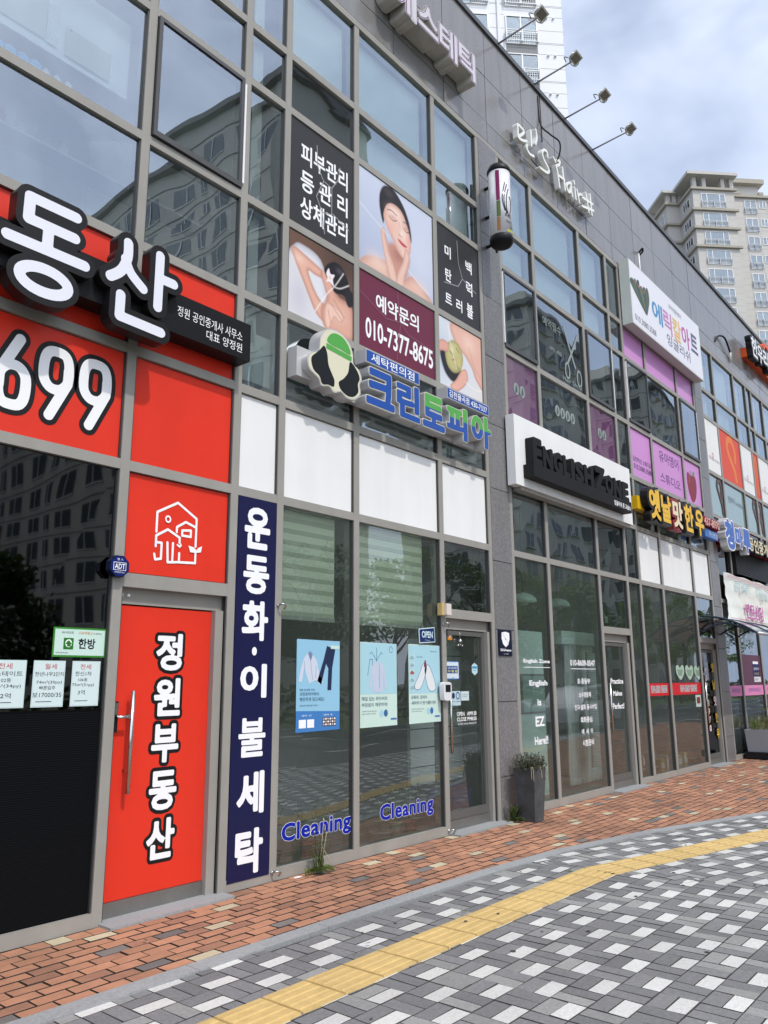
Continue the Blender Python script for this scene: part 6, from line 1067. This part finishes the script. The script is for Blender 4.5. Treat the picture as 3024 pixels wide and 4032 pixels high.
def weed(name, x, yy0, n, hmin, hmax, wid, lab, mats, spread=.5, flat_n=0, cat='weed'):
    mb = MB()
    for k in range(n):
        a = random.uniform(0, 6.28); l = random.uniform(hmin, hmax); sp = spread * random.uniform(.2, 1) * l; b0 = Vector((x + random.uniform(-.03, .03), yy0 + random.uniform(-.02, .02), .002)); d = Vector((math.cos(a), math.sin(a), 0)); mid = b0 + d * sp * .4 + Vector((0, 0, l * .65)); tip = b0 + d * sp + Vector((0, 0, l)); sd = Vector((-d.y, d.x, 0)) * wid * random.uniform(.6, 1.2); mb.add([b0, mid + sd, tip, mid - sd], [(0, 1, 2, 3)], random.choice(mats))
    for k in range(flat_n):
        a = random.uniform(0, 6.28); l = random.uniform(.07, .15); b0 = Vector((x, yy0, .01)); d = Vector((math.cos(a), math.sin(a) if math.sin(a) < 0 else math.sin(a) * .3, 0)); sd = Vector((-d.y, d.x, 0)) * .022; mb.add([b0, b0 + d * l * .35 + sd * .6 + Vector((0, 0, .04)), b0 + d * l * .75 + sd + Vector((0, 0, .045)), b0 + d * l + Vector((0, 0, .012)), b0 + d * l * .75 - sd + Vector((0, 0, .04)), b0 + d * l * .35 - sd * .6 + Vector((0, 0, .038))], [(0, 1, 2, 3, 4, 5)], random.choice(mats))
    return mb
WG = leafmat('weed_leaf', (.075, .11, .03)); WG2 = leafmat('young_weed_leaf', (.13, .165, .05), .3); WD = leafmat('dark_weed_leaf', (.035, .06, .02), .4, .3)
mb = weed('weed', 5.03, -.10, 26, .10, .20, .006, '', [WG, WG2], .5, 22)
for (dx, hh) in ((-.05, .33), (.07, .31), (.015, .27)):
    b0 = Vector((5.03 + dx * .4, -.10, .0)); tip = Vector((5.03 + dx, -.10, hh)); mb.tube([b0, tip], [.004, .002], WG, 5, False)
    for j in range(34):
        q = b0.lerp(tip, random.uniform(.35, 1.0)); a = random.uniform(0, 6.28); d = Vector((math.cos(a), math.sin(a), .35)).normalized(); l = random.uniform(.025, .05); sd = d.cross(Vector((0, 0, 1))).normalized() * .005; mb.add([q, q + d * l * .5 + sd, q + d * l, q + d * l * .5 - sd], [(0, 1, 2, 3)], random.choice([WG, WG2]))
mb.tube([(5.03, -.11, .02), (5.06, -.12, .40)], .0025, STK, 5); mb.tube([(5.04, -.11, .02), (5.10, -.12, .32)], .0025, STK, 5); mb.lathe((5.06, -.12, .40), [(.003, 0), (.007, .012), (.003, .03)], STK, 7); mb.tube([(5.07, -.1, .2), (5.16, -.16, .01)], .003, STK, 5)
mb.top('weed', 'tall green weed sprouting from the bricks under the first Cleaning decal', 'weed', base=(5.03, -.1, 0))
mb = weed('weed', 4.87, -.13, 8, .05, .09, .006, '', [WG2], .6); mb.top('weed', 'small yellow green seedling beside the charcoal brick', 'weed', base=(4.87, -.13, 0))
mb = weed('weed', 8.12, -.12, 34, .08, .24, .014, '', [WD, WG, WD], .8, 14); mb.top('weed', 'dark leafy weed between the tall planter and the door step', 'weed', base=(8.12, -.12, 0))
mb = weed('weed', 8.60, -.06, 6, .05, .12, .006, '', [WD], .5); mb.top('weed', 'thin dark sprig against the sill right of the tall planter', 'weed', base=(8.6, -.06, 0))
for k in range(5):
    x = [3.72, 4.8, 6.31, 7.9, 9.4][k]; mb = weed('t', x, -1.70 if x < 6.4 else -1.73 - (x - 6.5) * .25, 9, .015, .04, .002, '', [WG, WG2], 1.2); mb.top('grass_tuft', 'tiny grass tuft in the joint ' + ['of the yellow strip nearest the camera', 'of the yellow strip below the weed', 'at the bend of the yellow strip', 'of the yellow strip opposite the tall planter', 'of the yellow strip farthest away'][k], 'grass tuft', 'grass tufts along the yellow strip')
# grey trough planter at the right edge
gp = thing('trough_planter', 'light grey box planter with dry grasses at the right picture edge', 'planter', (17.9, -.36, 0))
GPM = pmat('light_grey_planter', (.29, .30, .32), .6, noise=(3, .06)); mb = MB(); a0, a1, b0, b1 = 17.12, 18.4, -.66, -.06
V = [(a0 + .03, b0 + .03, .14), (a1 - .03, b0 + .03, .14), (a1 - .03, b1 - .03, .14), (a0 + .03, b1 - .03, .14), (a0, b0, .56), (a1, b0, .56), (a1, b1, .56), (a0, b1, .56), (a0 + .04, b0 + .04, .56), (a1 - .04, b0 + .04, .56), (a1 - .04, b1 - .04, .56), (a0 + .04, b1 - .04, .56), (a0 + .04, b0 + .04, .5), (a1 - .04, b0 + .04, .5), (a1 - .04, b1 - .04, .5), (a0 + .04, b1 - .04, .5)]
F = [(3, 2, 1, 0), (12, 13, 14, 15)]
for k in range(4): k2 = (k + 1) % 4; F += [(k, k2, 4 + k2, 4 + k), (4 + k, 4 + k2, 8 + k2, 8 + k), (8 + k, 8 + k2, 12 + k2, 12 + k)]
mb.add(V, F, GPM); mb.build('box', gp); mb = MB(); mb.box(a0 - .06, a1 + .06, b0 - .05, b1 + .02, .015, .135, BLK); mb.build('base_tray', gp)
mb = MB(); DG = pmat('dry_grass', (.34, .27, .13), .8, island=.35)
for k in range(420):
    x = random.uniform(a0 + .06, a1 - .06); yy0 = random.uniform(b0 + .06, b1 - .06); l = random.uniform(.10, .36); an = random.uniform(0, 6.28); t = Vector((x + math.cos(an) * l * .5, yy0 + math.sin(an) * l * .5, .5 + l)); b = Vector((x, yy0, .5)); m_ = b.lerp(t, .5) + Vector((0, 0, l * .15)); sd = Vector((-math.sin(an), math.cos(an), 0)) * .005; mb.add([b, m_ + sd, t, m_ - sd], [(0, 1, 2, 3)], random.choice([DG, DG, WG2, WG]) if x > a0 + .25 else random.choice([WG, WG2]))
mb.build('grasses', gp)
gp2 = MB()
for k in range(260):
    q = Vector((17.55 + random.gauss(0, .14), -.62 + random.gauss(0, .12), .85 + random.gauss(0, .16))); d = Vector((random.uniform(-1, 1), random.uniform(-1, 1), random.uniform(-.4, 1))).normalized(); sd = d.orthogonal().normalized() * .02; gp2.add([q, q + d * .03 + sd, q + d * .07, q + d * .03 - sd], [(0, 1, 2, 3)], random.choice([WG, WG2]))
for k in range(7): gp2.add(*[[(lambda c_: (c_[0] + .025 * math.cos(j), c_[1] - .03, c_[2] + .025 * math.sin(j)))((17.5 + k * .03, -.72, .80 + .07 * (k % 3))) for j in range(6)], [tuple(range(6))]], paint(210, 100, 130))
gp2.tube([(17.55, -.6, .5), (17.55, -.6, .95)], .008, WG, 6); gp2.build('flowering_shrub', gp)
# fallen leaves, litter
LFM = pmat('fallen_leaf', (.035, .03, .02), .8); 
for k, (x, yy0) in enumerate(((4.62, -1.83), (3.1, -.52), (3.9, -1.62), (4.9, -1.9), (6.4, -2.6))):
    mb = MB(); a = k * 1.3; mb.add([(x + .02 * math.cos(a), yy0 + .02 * math.sin(a), .017), (x + .012 * math.cos(a + 1.5), yy0 + .012 * math.sin(a + 1.5), .022), (x - .02 * math.cos(a), yy0 - .02 * math.sin(a), .017), (x - .012 * math.cos(a + 1.5), yy0 - .012 * math.sin(a + 1.5), .017)], [(0, 1, 2, 3)], LFM); mb.top('fallen_leaf', 'small dark fallen leaf ' + ['in the middle of the yellow strip', 'on the terracotta bricks near the red door', 'between kerb and yellow strip', 'on the yellow strip edge', 'on the grey blocks beyond the bend'][k], 'leaf', 'fallen leaves')
mb = MB(); mb.tube([(4.76, -.09, .012), (4.83, -.10, .012)], .006, W_, 7); mb.top('cigarette_end', 'white cigarette end by the laundry sill', 'cigarette end')

# ================================================================== tower blocks behind the shops
TWH = pmat('white_tower_render', (.74, .75, .76), .8, noise=(.5, .03)); TGR = pmat('grey_tower_panel', (.22, .225, .23), .8); TBE = pmat('beige_tower_render', (.47, .455, .42), .85, noise=(.4, .05), streak=.02); TBD = pmat('beige_tower_band', (.34, .315, .26), .85, noise=(.6, .05)); TWN = pmat('white_window_frame', (.72, .73, .73), .5); TJ = pmat('render_groove', (.42, .42, .42), .9); RAIL = pmat('grey_balcony_rail', (.50, .52, .53), .4, .3); LOUV = pmat('grey_louvre', (.16, .155, .15), .7); TIN = pmat('painted_room_shade', (.035, .038, .04), .9); TCU = pmat('pale_room_curtain', (.20, .26, .27), .9, noise=(.9, .2))
def tower_window(parent, s0, s1, z0, z1, d=0.0, cols=(.5,), dark=0, rail=True, side=False):
    """frame (recessed), panes, balcony rail; local x = along the face, local y = into the block"""
    def bx(mb, a, b, c0, c1, e, f, mt):
        if side: mb.box(d + c0, d + c1, a, b, e, f, mt)
        else: mb.box(a, b, d + c0, d + c1, e, f, mt)
    mb = MB(); w = .09; bx(mb, s0 - .08, s1 + .08, -.08, -.001, z0 - .08, z0, TWN); bx(mb, s0 - .08, s1 + .08, -.08, -.001, z1, z1 + .08, TWN); bx(mb, s0 - .08, s0, -.08, -.001, z0, z1, TWN); bx(mb, s1, s1 + .08, -.08, -.001, z0, z1, TWN)
    ed = [s0] + [s0 + (s1 - s0) * c for c in cols] + [s1]
    for e in ed[1:-1]: bx(mb, e - .05, e + .05, -.07, -.001, z0, z1, TWN)
    fr = mb.build('window', parent, local=True); p = MB()
    for i, (a, b) in enumerate(zip(ed[:-1], ed[1:])):
        dk = (dark >> i) & 1
        bx(p, a, b, -.006, -.002, z0, z1, TIN if dk else TCU)  # flat sheets on the solid wall; dark ones paint in unlit rooms
    p.build('window_backing', fr, local=True); p = MB()
    for i, (a, b) in enumerate(zip(ed[:-1], ed[1:])): bx(p, a + (.05 if i else 0), b - (.05 if i < len(ed) - 2 else 0), -.030, -.022, z0, z1, G_TOWER)
    p.build('pane', fr, local=True)
    if rail:
        r = MB(); zt = z0 + (z1 - z0) * .42
        for zz in (zt, zt - .18, z0 + .05): bx(r, s0 - .1, s1 + .1, -.26, -.22, zz - .02, zz + .02, RAIL)
        n_ = int((s1 - s0) / .16)
        for k in range(n_ + 1): a = s0 + (s1 - s0) * k / n_; bx(r, a - .012, a + .012, -.25, -.23, z0 + .05, zt - .18, RAIL)
        for a in (s0 - .08, (s0 + s1) / 2, s1 + .08): bx(r, a - .025, a + .025, -.26, -.08, z0 + .0, zt, RAIL)
        r.build('balcony_rail', fr, local=True)
# local frames: x along (1,-1)/sqrt2 , y along (1,1)/sqrt2 into the block
wt = thing('apartment_tower', 'white apartment tower with balconies rising behind the parapet at the picture top', 'apartment block', (41.2, 18.9, 0), 'apartment towers', rz=-math.pi / 4); WL[wt.name] = Vector((0, 0, 0))
mb = MB(); mb.box(-16, 4.92, 0, 14, 0, 62, TWH); FH = 3.08; z = 47.08 - 4 * FH
zz = z
for k in range(9):
    for dz in (.17, 1.0, -.97, -1.98): mb.box(3.06, 4.925, -.006, -.001, zz + dz - .018, zz + dz + .018, TJ); mb.box(-.3, .72, -.006, -.001, zz + dz - .018, zz + dz + .018, TJ)
    zz += FH
mb.build('wall', wt, True); mb = MB(); mb.box(.22, .42, -.10, -.001, 20, 61, pmat('pale_downpipe', (.66, .67, .69), .6)); mb.build('downpipe', wt, True)
for k in range(7):
    zt = z + k * FH; dk = [0, 2, 2, 3, 2, 0, 2][k]
    tower_window(wt, .88, 2.96, zt - 2.15, zt, cols=(.48,), dark=dk); tower_window(wt, -2.6, -.50, zt - 2.15, zt, cols=(.5,), dark=(k % 2) * 2)
    if k < 5: mb = MB(); mb.box(.80, 3.04, -.012, -.001, zt - 2.95, zt - 2.24, TGR); mb.build('spandrel_panel', wt, True)
    for s0 in (3.75, 4.25): mb = MB(); mb.lathe((s0, -.06, zt + .05), [(.0, -.06), (.075, -.06), (.09, 0), (.06, .07)], TWN, 10); mb.build('wall_vent', wt, True)
bt = thing('apartment_tower', 'beige apartment tower with stepped roofs rising at the right picture edge', 'apartment block', (102.3, 29.4, 0), 'apartment towers', rz=-math.pi / 4); WL[bt.name] = Vector((0, 0, 0))
S0, S1 = 5.55, 11.75
mb = MB(); mb.box(S0, S1, 0, 14, 0, 70.3, TBE); mb.box(3.6, S0 - .001, 4.1, 14, 0, 70.25, TBE); mb.box(-3, 3.599, 9.2, 16, 0, 70.2, TBE); mb.box(S1 + .001, 34, .95, 14, 0, 70.1, TBE); wallmb = mb
mb = MB()
for zz in (70.35, 67.05, 64.15, 61.28):
    mb.box(S0 - .35, S1 + .35, -.35, -.002, zz - .32, zz + .02, TBD); mb.box(S0 - .35, S0 - .002, -.001, 4.0, zz - .32, zz + .02, TBD); mb.box(3.2, S0 - .36, 3.7, 4.098, zz - .32, zz + .02, TBD); mb.box(3.2, 3.598, 4.099, 9.1, zz - .32, zz + .02, TBD)
mb.box(S1 + .36, 34, .6, .948, 69.75, 70.12, TBD); mb.build('cornice_band', bt, True)
mb = wallmb
for zz in np.arange(38, 70, .95):
    mb.box(S0 + .01, S1 - .01, -.008, -.001, zz - .014, zz + .014, TJ); mb.box(S1 + .4, 34, .940, .949, zz - .014, zz + .014, TJ)
for s_ in (13.55, 15.7, 17.1, 18.6): mb.box(s_ - .014, s_ + .014, .938, .9395, 36, 69.7, TJ)
mb.build('wall', bt, True)
for k in range(8):
    zt = 69.45 - (0 if k == 0 else 3.1 + (k - 1) * 2.9); tower_window(bt, 6.85, 10.25, zt - 2.05, zt, cols=(.22, .78), dark=[5, 4, 5, 0, 0, 4, 5, 0][k]); 
    zw = 69.3 - k * 2.9
    tower_window(bt, 13.8, 15.45, zw - 2.0, zw, d=.95, cols=(.5,), dark=[2, 0, 1, 0, 0, 2, 0, 2][k]); tower_window(bt, 16.0, 16.9, zw - 1.05, zw, d=.95, cols=(.55,), dark=1 + (k % 2), rail=False)
    mb = MB(); mb.box(17.35, 18.35, .90, .948, zw - 2.0, zw, LOUV); 
    for j in range(8): mb.box(17.38, 18.32, .885, .899, zw - 1.9 + j * .23, zw - 1.8 + j * .23, TGR)
    mb.build('louvre', bt, True)
    if k < 4: tower_window(bt, 1.0, 2.9, zt - 1.4, zt - .25, d=S0 - .0, cols=(.4, .7), dark=[4, 1, 1, 1][k], rail=False, side=True); tower_window(bt, 5.2, 5.9, zt - 1.7, zt - .2, d=3.6, cols=(.5,), dark=1, rail=False, side=True)
mb = MB(); mb.box(S0 - .9, S1 + .4, -.75, 6.5, 72.15, 72.6, TBE); mb.build('roof_canopy', bt, True); mb = MB(); mb.box(2.9, 5.0, 3.6, 14, 71.9, 72.3, TBE); mb.build('roof_canopy', bt, True)
for s_, d_ in ((5.75, .1), (7.2, .1), (10.0, .1), (11.3, .1), (5.75, 4.5), (4.6, 4.2), (3.7, 4.2), (3.7, 9)): mb = MB(); mb.box(s_, s_ + .55, d_, d_ + .55, 70.31, 72.149 if s_ > 5 else 71.899, TBE); mb.build('roof_pillar', bt, True)
mb = MB(); mb.box(8.0, 9.3, 2.0, 5.5, 70.31, 72.14, TBE); mb.box(11.9, 17.4, 3.0, 9, 70.11, 73.2, TBE); mb.build('stair_house', bt, True); mb = MB(); mb.box(11.3, 18.0, 2.2, 10, 73.201, 73.9, TBD); mb.build('stair_house_roof', bt, True)
mb = MB(); mb.box(12.3, 13.4, 1.0, 1.5, 70.5, 70.9, TBD); mb.box(16.2, 16.9, 1.0, 1.4, 70.5, 70.9, TBD); mb.build('roof_hood', bt, True)

# ================================================================== across the road (seen in the glass)
APW = pmat('apartment_render', (.56, .54, .46), .85, noise=(.3, .06)); APG = pmat('apartment_window_dark', (.07, .085, .09), .15); APD = pmat('apartment_grey_band', (.17, .17, .165), .85)
def block(x0, x1, y0, y1, h, lab, wmat, faces='xN'):
    mb = MB(); mb.box(x0, x1, y0, y1, -.2, h, wmat); mb.box(x0 + 3, x1 - 3, y0 + 2, y1 - 2, h + .001, h + 3, wmat); n_ = int(h // 2.85)
    mb.box(x0 - .5, x1 + .5, y0 - .5, y1 + .5, h - .5, h + .3 - .302, APD)
    def openings(L):
        o = []; u = 1.6; k = 0
        while u + 2.6 < L: w = 2.4 if k % 3 != 2 else 1.1; o.append((u, u + w)); u += w + (1.2 if k % 3 else 1.9); k += 1
        return o
    for f in range(n_):
        z0 = 1.0 + f * 2.85
        for a, b in openings(y1 - y0):
            mb.quad((x0 - .03, y1 - a, z0), (x0 - .03, y1 - b, z0), (x0 - .03, y1 - b, z0 + 1.7), (x0 - .03, y1 - a, z0 + 1.7), APG); mb.box(x0 - .09, x0 - .06, y1 - (a + b) / 2 - .05, y1 - (a + b) / 2 + .05, z0, z0 + 1.7, TWN); mb.box(x0 - .10, x0 - .04, y1 - b - .06, y1 - a + .06, z0 - .08, z0 - .01, TWN)
        if 'N' in faces:
            for a, b in openings(x1 - x0):
                mb.quad((x0 + b, y1 + .03, z0), (x0 + a, y1 + .03, z0), (x0 + a, y1 + .03, z0 + 1.7), (x0 + b, y1 + .03, z0 + 1.7), APG); mb.box(x0 + (a + b) / 2 - .05, x0 + (a + b) / 2 + .05, y1 + .06, y1 + .09, z0, z0 + 1.7, TWN); mb.box(x0 + a - .06, x0 + b + .06, y1 + .04, y1 + .45, z0 - .1, z0 - .02, wmat); mb.box(x0 + a, x0 + b, y1 + .42, y1 + .44, z0 + .75, z0 + .79, RAIL)
        mb.box(x0 - .045, x0 - .02, y0, y1, z0 + 2.05, z0 + 2.12, APD)
    mb.top('apartment_block', lab, 'apartment block', 'apartment blocks across the road')
block(34, 42.2, -76, -32, 45, 'beige apartment slab reflected in the left and middle windows', APW, 'x')
block(72, 92, -52, -36, 43, 'beige apartment block reflected in the salon windows', APW)
block(94, 112, -48, -32, 40, 'paler apartment block reflected in the far windows', pmat('apartment_render_pale', (.66, .63, .54), .85, noise=(.3, .06)))
block(49, 70, -74, -58, 25, 'white apartment block reflected low in the laundry windows', pmat('apartment_render_white', (.6, .6, .58), .85, noise=(.3, .05)))
block(6, 26, -118, -90, 34, 'distant apartment block reflected at the lower left window edge', APW)
BARK = pmat('tree_bark', (.09, .07, .05), .9, noise=(12, .25)); LF1 = leafmat('street_tree_leaf', (.13, .19, .03)); LF2 = leafmat('street_tree_leaf_dark', (.035, .06, .018), .4, .3)
def tree(x, y0, h, r, lab, dark):
    t = thing('street_tree', lab, 'tree', (x, y0, -.05), 'street trees across the road'); mb = MB(); mb.tube([(x, y0, -.1), (x + .08, y0, h * .35), (x - .05, y0 + .1, h * .7)], [.14, .11, .06], BARK, 9)
    for k in range(9):
        a = random.uniform(0, 6.28); z = h * random.uniform(.32, .7); mb.tube([(x, y0, z), (x + math.cos(a) * r * .6, y0 + math.sin(a) * r * .6, z + h * .18)], [.05, .015], BARK, 6)
    mb.build('trunk', t); mb = MB(); cl = [(random.gauss(0, r * .45), random.gauss(0, r * .45), random.uniform(.42, .98) * h) for _ in range(30)]
    for cx_, cy_, cz_ in cl:
        cr = random.uniform(.35, .8) * (1.1 - abs(cz_ / h - .65)); 
        for k in range(150):
            q = Vector((random.gauss(0, 1), random.gauss(0, 1), random.gauss(0, .7))); q = Vector((x + cx_, y0 + cy_, cz_)) + q.normalized() * cr * random.random() ** .4; d = Vector((random.uniform(-1, 1), random.uniform(-1, 1), random.uniform(-.6, .8))).normalized(); l = random.uniform(.10, .20); sd = d.orthogonal().normalized() * l * .35; mb.add([q, q + d * l * .5 + sd, q + d * l, q + d * l * .5 - sd], [(0, 1, 2, 3)], LF2 if dark else (LF1 if random.random() < .75 else LF2))
    mb.build('crown', t)
for k, (x, y0, h, r, dk) in enumerate(((14, -15.0, 5.2, 1.5, 1), (19, -14.2, 6.0, 1.8, 1), (24, -14.6, 6.4, 1.9, 0), (29.5, -14.2, 6.2, 1.9, 1), (34.5, -14.0, 6.8, 2.0, 0), (41, -14.3, 6.4, 2.0, 0), (47, -14.0, 6.6, 2.0, 0), (54, -14.2, 7.0, 2.1, 0), (62, -14.2, 7.0, 2.2, 0), (9, -15.2, 4.6, 1.4, 1))): tree(x, y0, h, r, ['dark', 'bright'][0 if dk else 1] + ' green street tree across the road, ' + ['opposite the red panels', 'opposite the navy banner', 'opposite the laundry', 'opposite the laundry door', 'opposite the salon', 'opposite the academy', 'opposite the academy door', 'opposite the restaurant', 'farthest down the road', 'nearest the camera side'][k], dk)
mb = MB()
for k in range(150):
    x = 4 + k * .55; 
    for j in range(26): q = Vector((x + random.gauss(0, .35), -16.8 + random.gauss(0, .3), random.uniform(0, 1.3))); d = Vector((random.uniform(-1, 1), random.uniform(-1, 1), random.uniform(-.3, 1))).normalized(); sd = d.orthogonal().normalized() * .09; mb.add([q, q + d * .12 + sd, q + d * .3, q + d * .12 - sd], [(0, 1, 2, 3)], LF2)
struct(mb.build('hedge'), 'stuff'); bpy.data.objects['hedge']['label'] = 'dark clipped hedge along the far side of the road'
# parked car seen in the academy glass
car = thing('parked_car', 'white hatchback parked on the road, mirrored in the academy windows', 'car', (26.2, -8.1, -.13), rz=0)
CARP = pmat('white_car_paint', (.62, .63, .64), .25, coat=.6); CG = pmat('dark_car_glass', (.02, .022, .025), .06)
prof = [(-2.0, .32), (-2.05, .62), (-1.95, .86), (-1.2, .96), (-.62, 1.40), (.0, 1.50), (.9, 1.48), (1.55, 1.20), (1.95, .98), (2.05, .7), (2.0, .34)]
X0, Y0 = 26.2, -8.1
def carbody(pts, w0, w1, mt, mb):
    n_ = len(pts); V = []
    for sgn in (-1, 1):
        for (a, b) in pts: V.append((X0 + a, Y0 + sgn * (w0 if b < 1.0 else w0 - (b - 1.0) * .45), b - .13))
    F = [tuple(range(n_ - 1, -1, -1)), tuple(range(n_, 2 * n_))] + [(k, (k + 1) % n_, n_ + (k + 1) % n_, n_ + k) for k in range(n_)]
    mb.add(V, F, mt)
mb = MB(); carbody(catmull(prof, 4, False), .88, .7, CARP, mb); b = mb.build('body', car)
mb = MB()
for sgn in (-1, 1):
    yv = Y0 + sgn * .80
    for q in ([(-1.0, 1.0), (-.55, 1.36), (-.05, 1.43), (-.02, 1.0)], [(.06, 1.0), (.05, 1.43), (.85, 1.41), (1.35, 1.18), (1.3, 1.0)]): mb.add([(X0 + a, Y0 + sgn * (.885 - max(0, b_ - 1.0) * .45), b_ - .13) for a, b_ in q], [tuple(range(len(q)))], CG)
mb.build('side_window', car)
for a in (-1.25, 1.25):
    for sgn in (-1, 1):
        mb = MB(); mb.tube([(X0 + a, Y0 + sgn * .70, .18), (X0 + a, Y0 + sgn * .90, .18)], .31, BLK, 22); w = mb.build('wheel', car); mb = MB(); mb.tube([(X0 + a, Y0 + sgn * .89, .18), (X0 + a, Y0 + sgn * .915, .18)], .19, STEEL, 18); mb.build('rim', w)
for sgn in (-1, 1): mb = MB(); mb.box(X0 - 2.04, X0 - 1.86, Y0 + sgn * .72 - .12, Y0 + sgn * .72 + .12, .55, .68, paint(210, 215, 220)); mb.build('headlight', car)
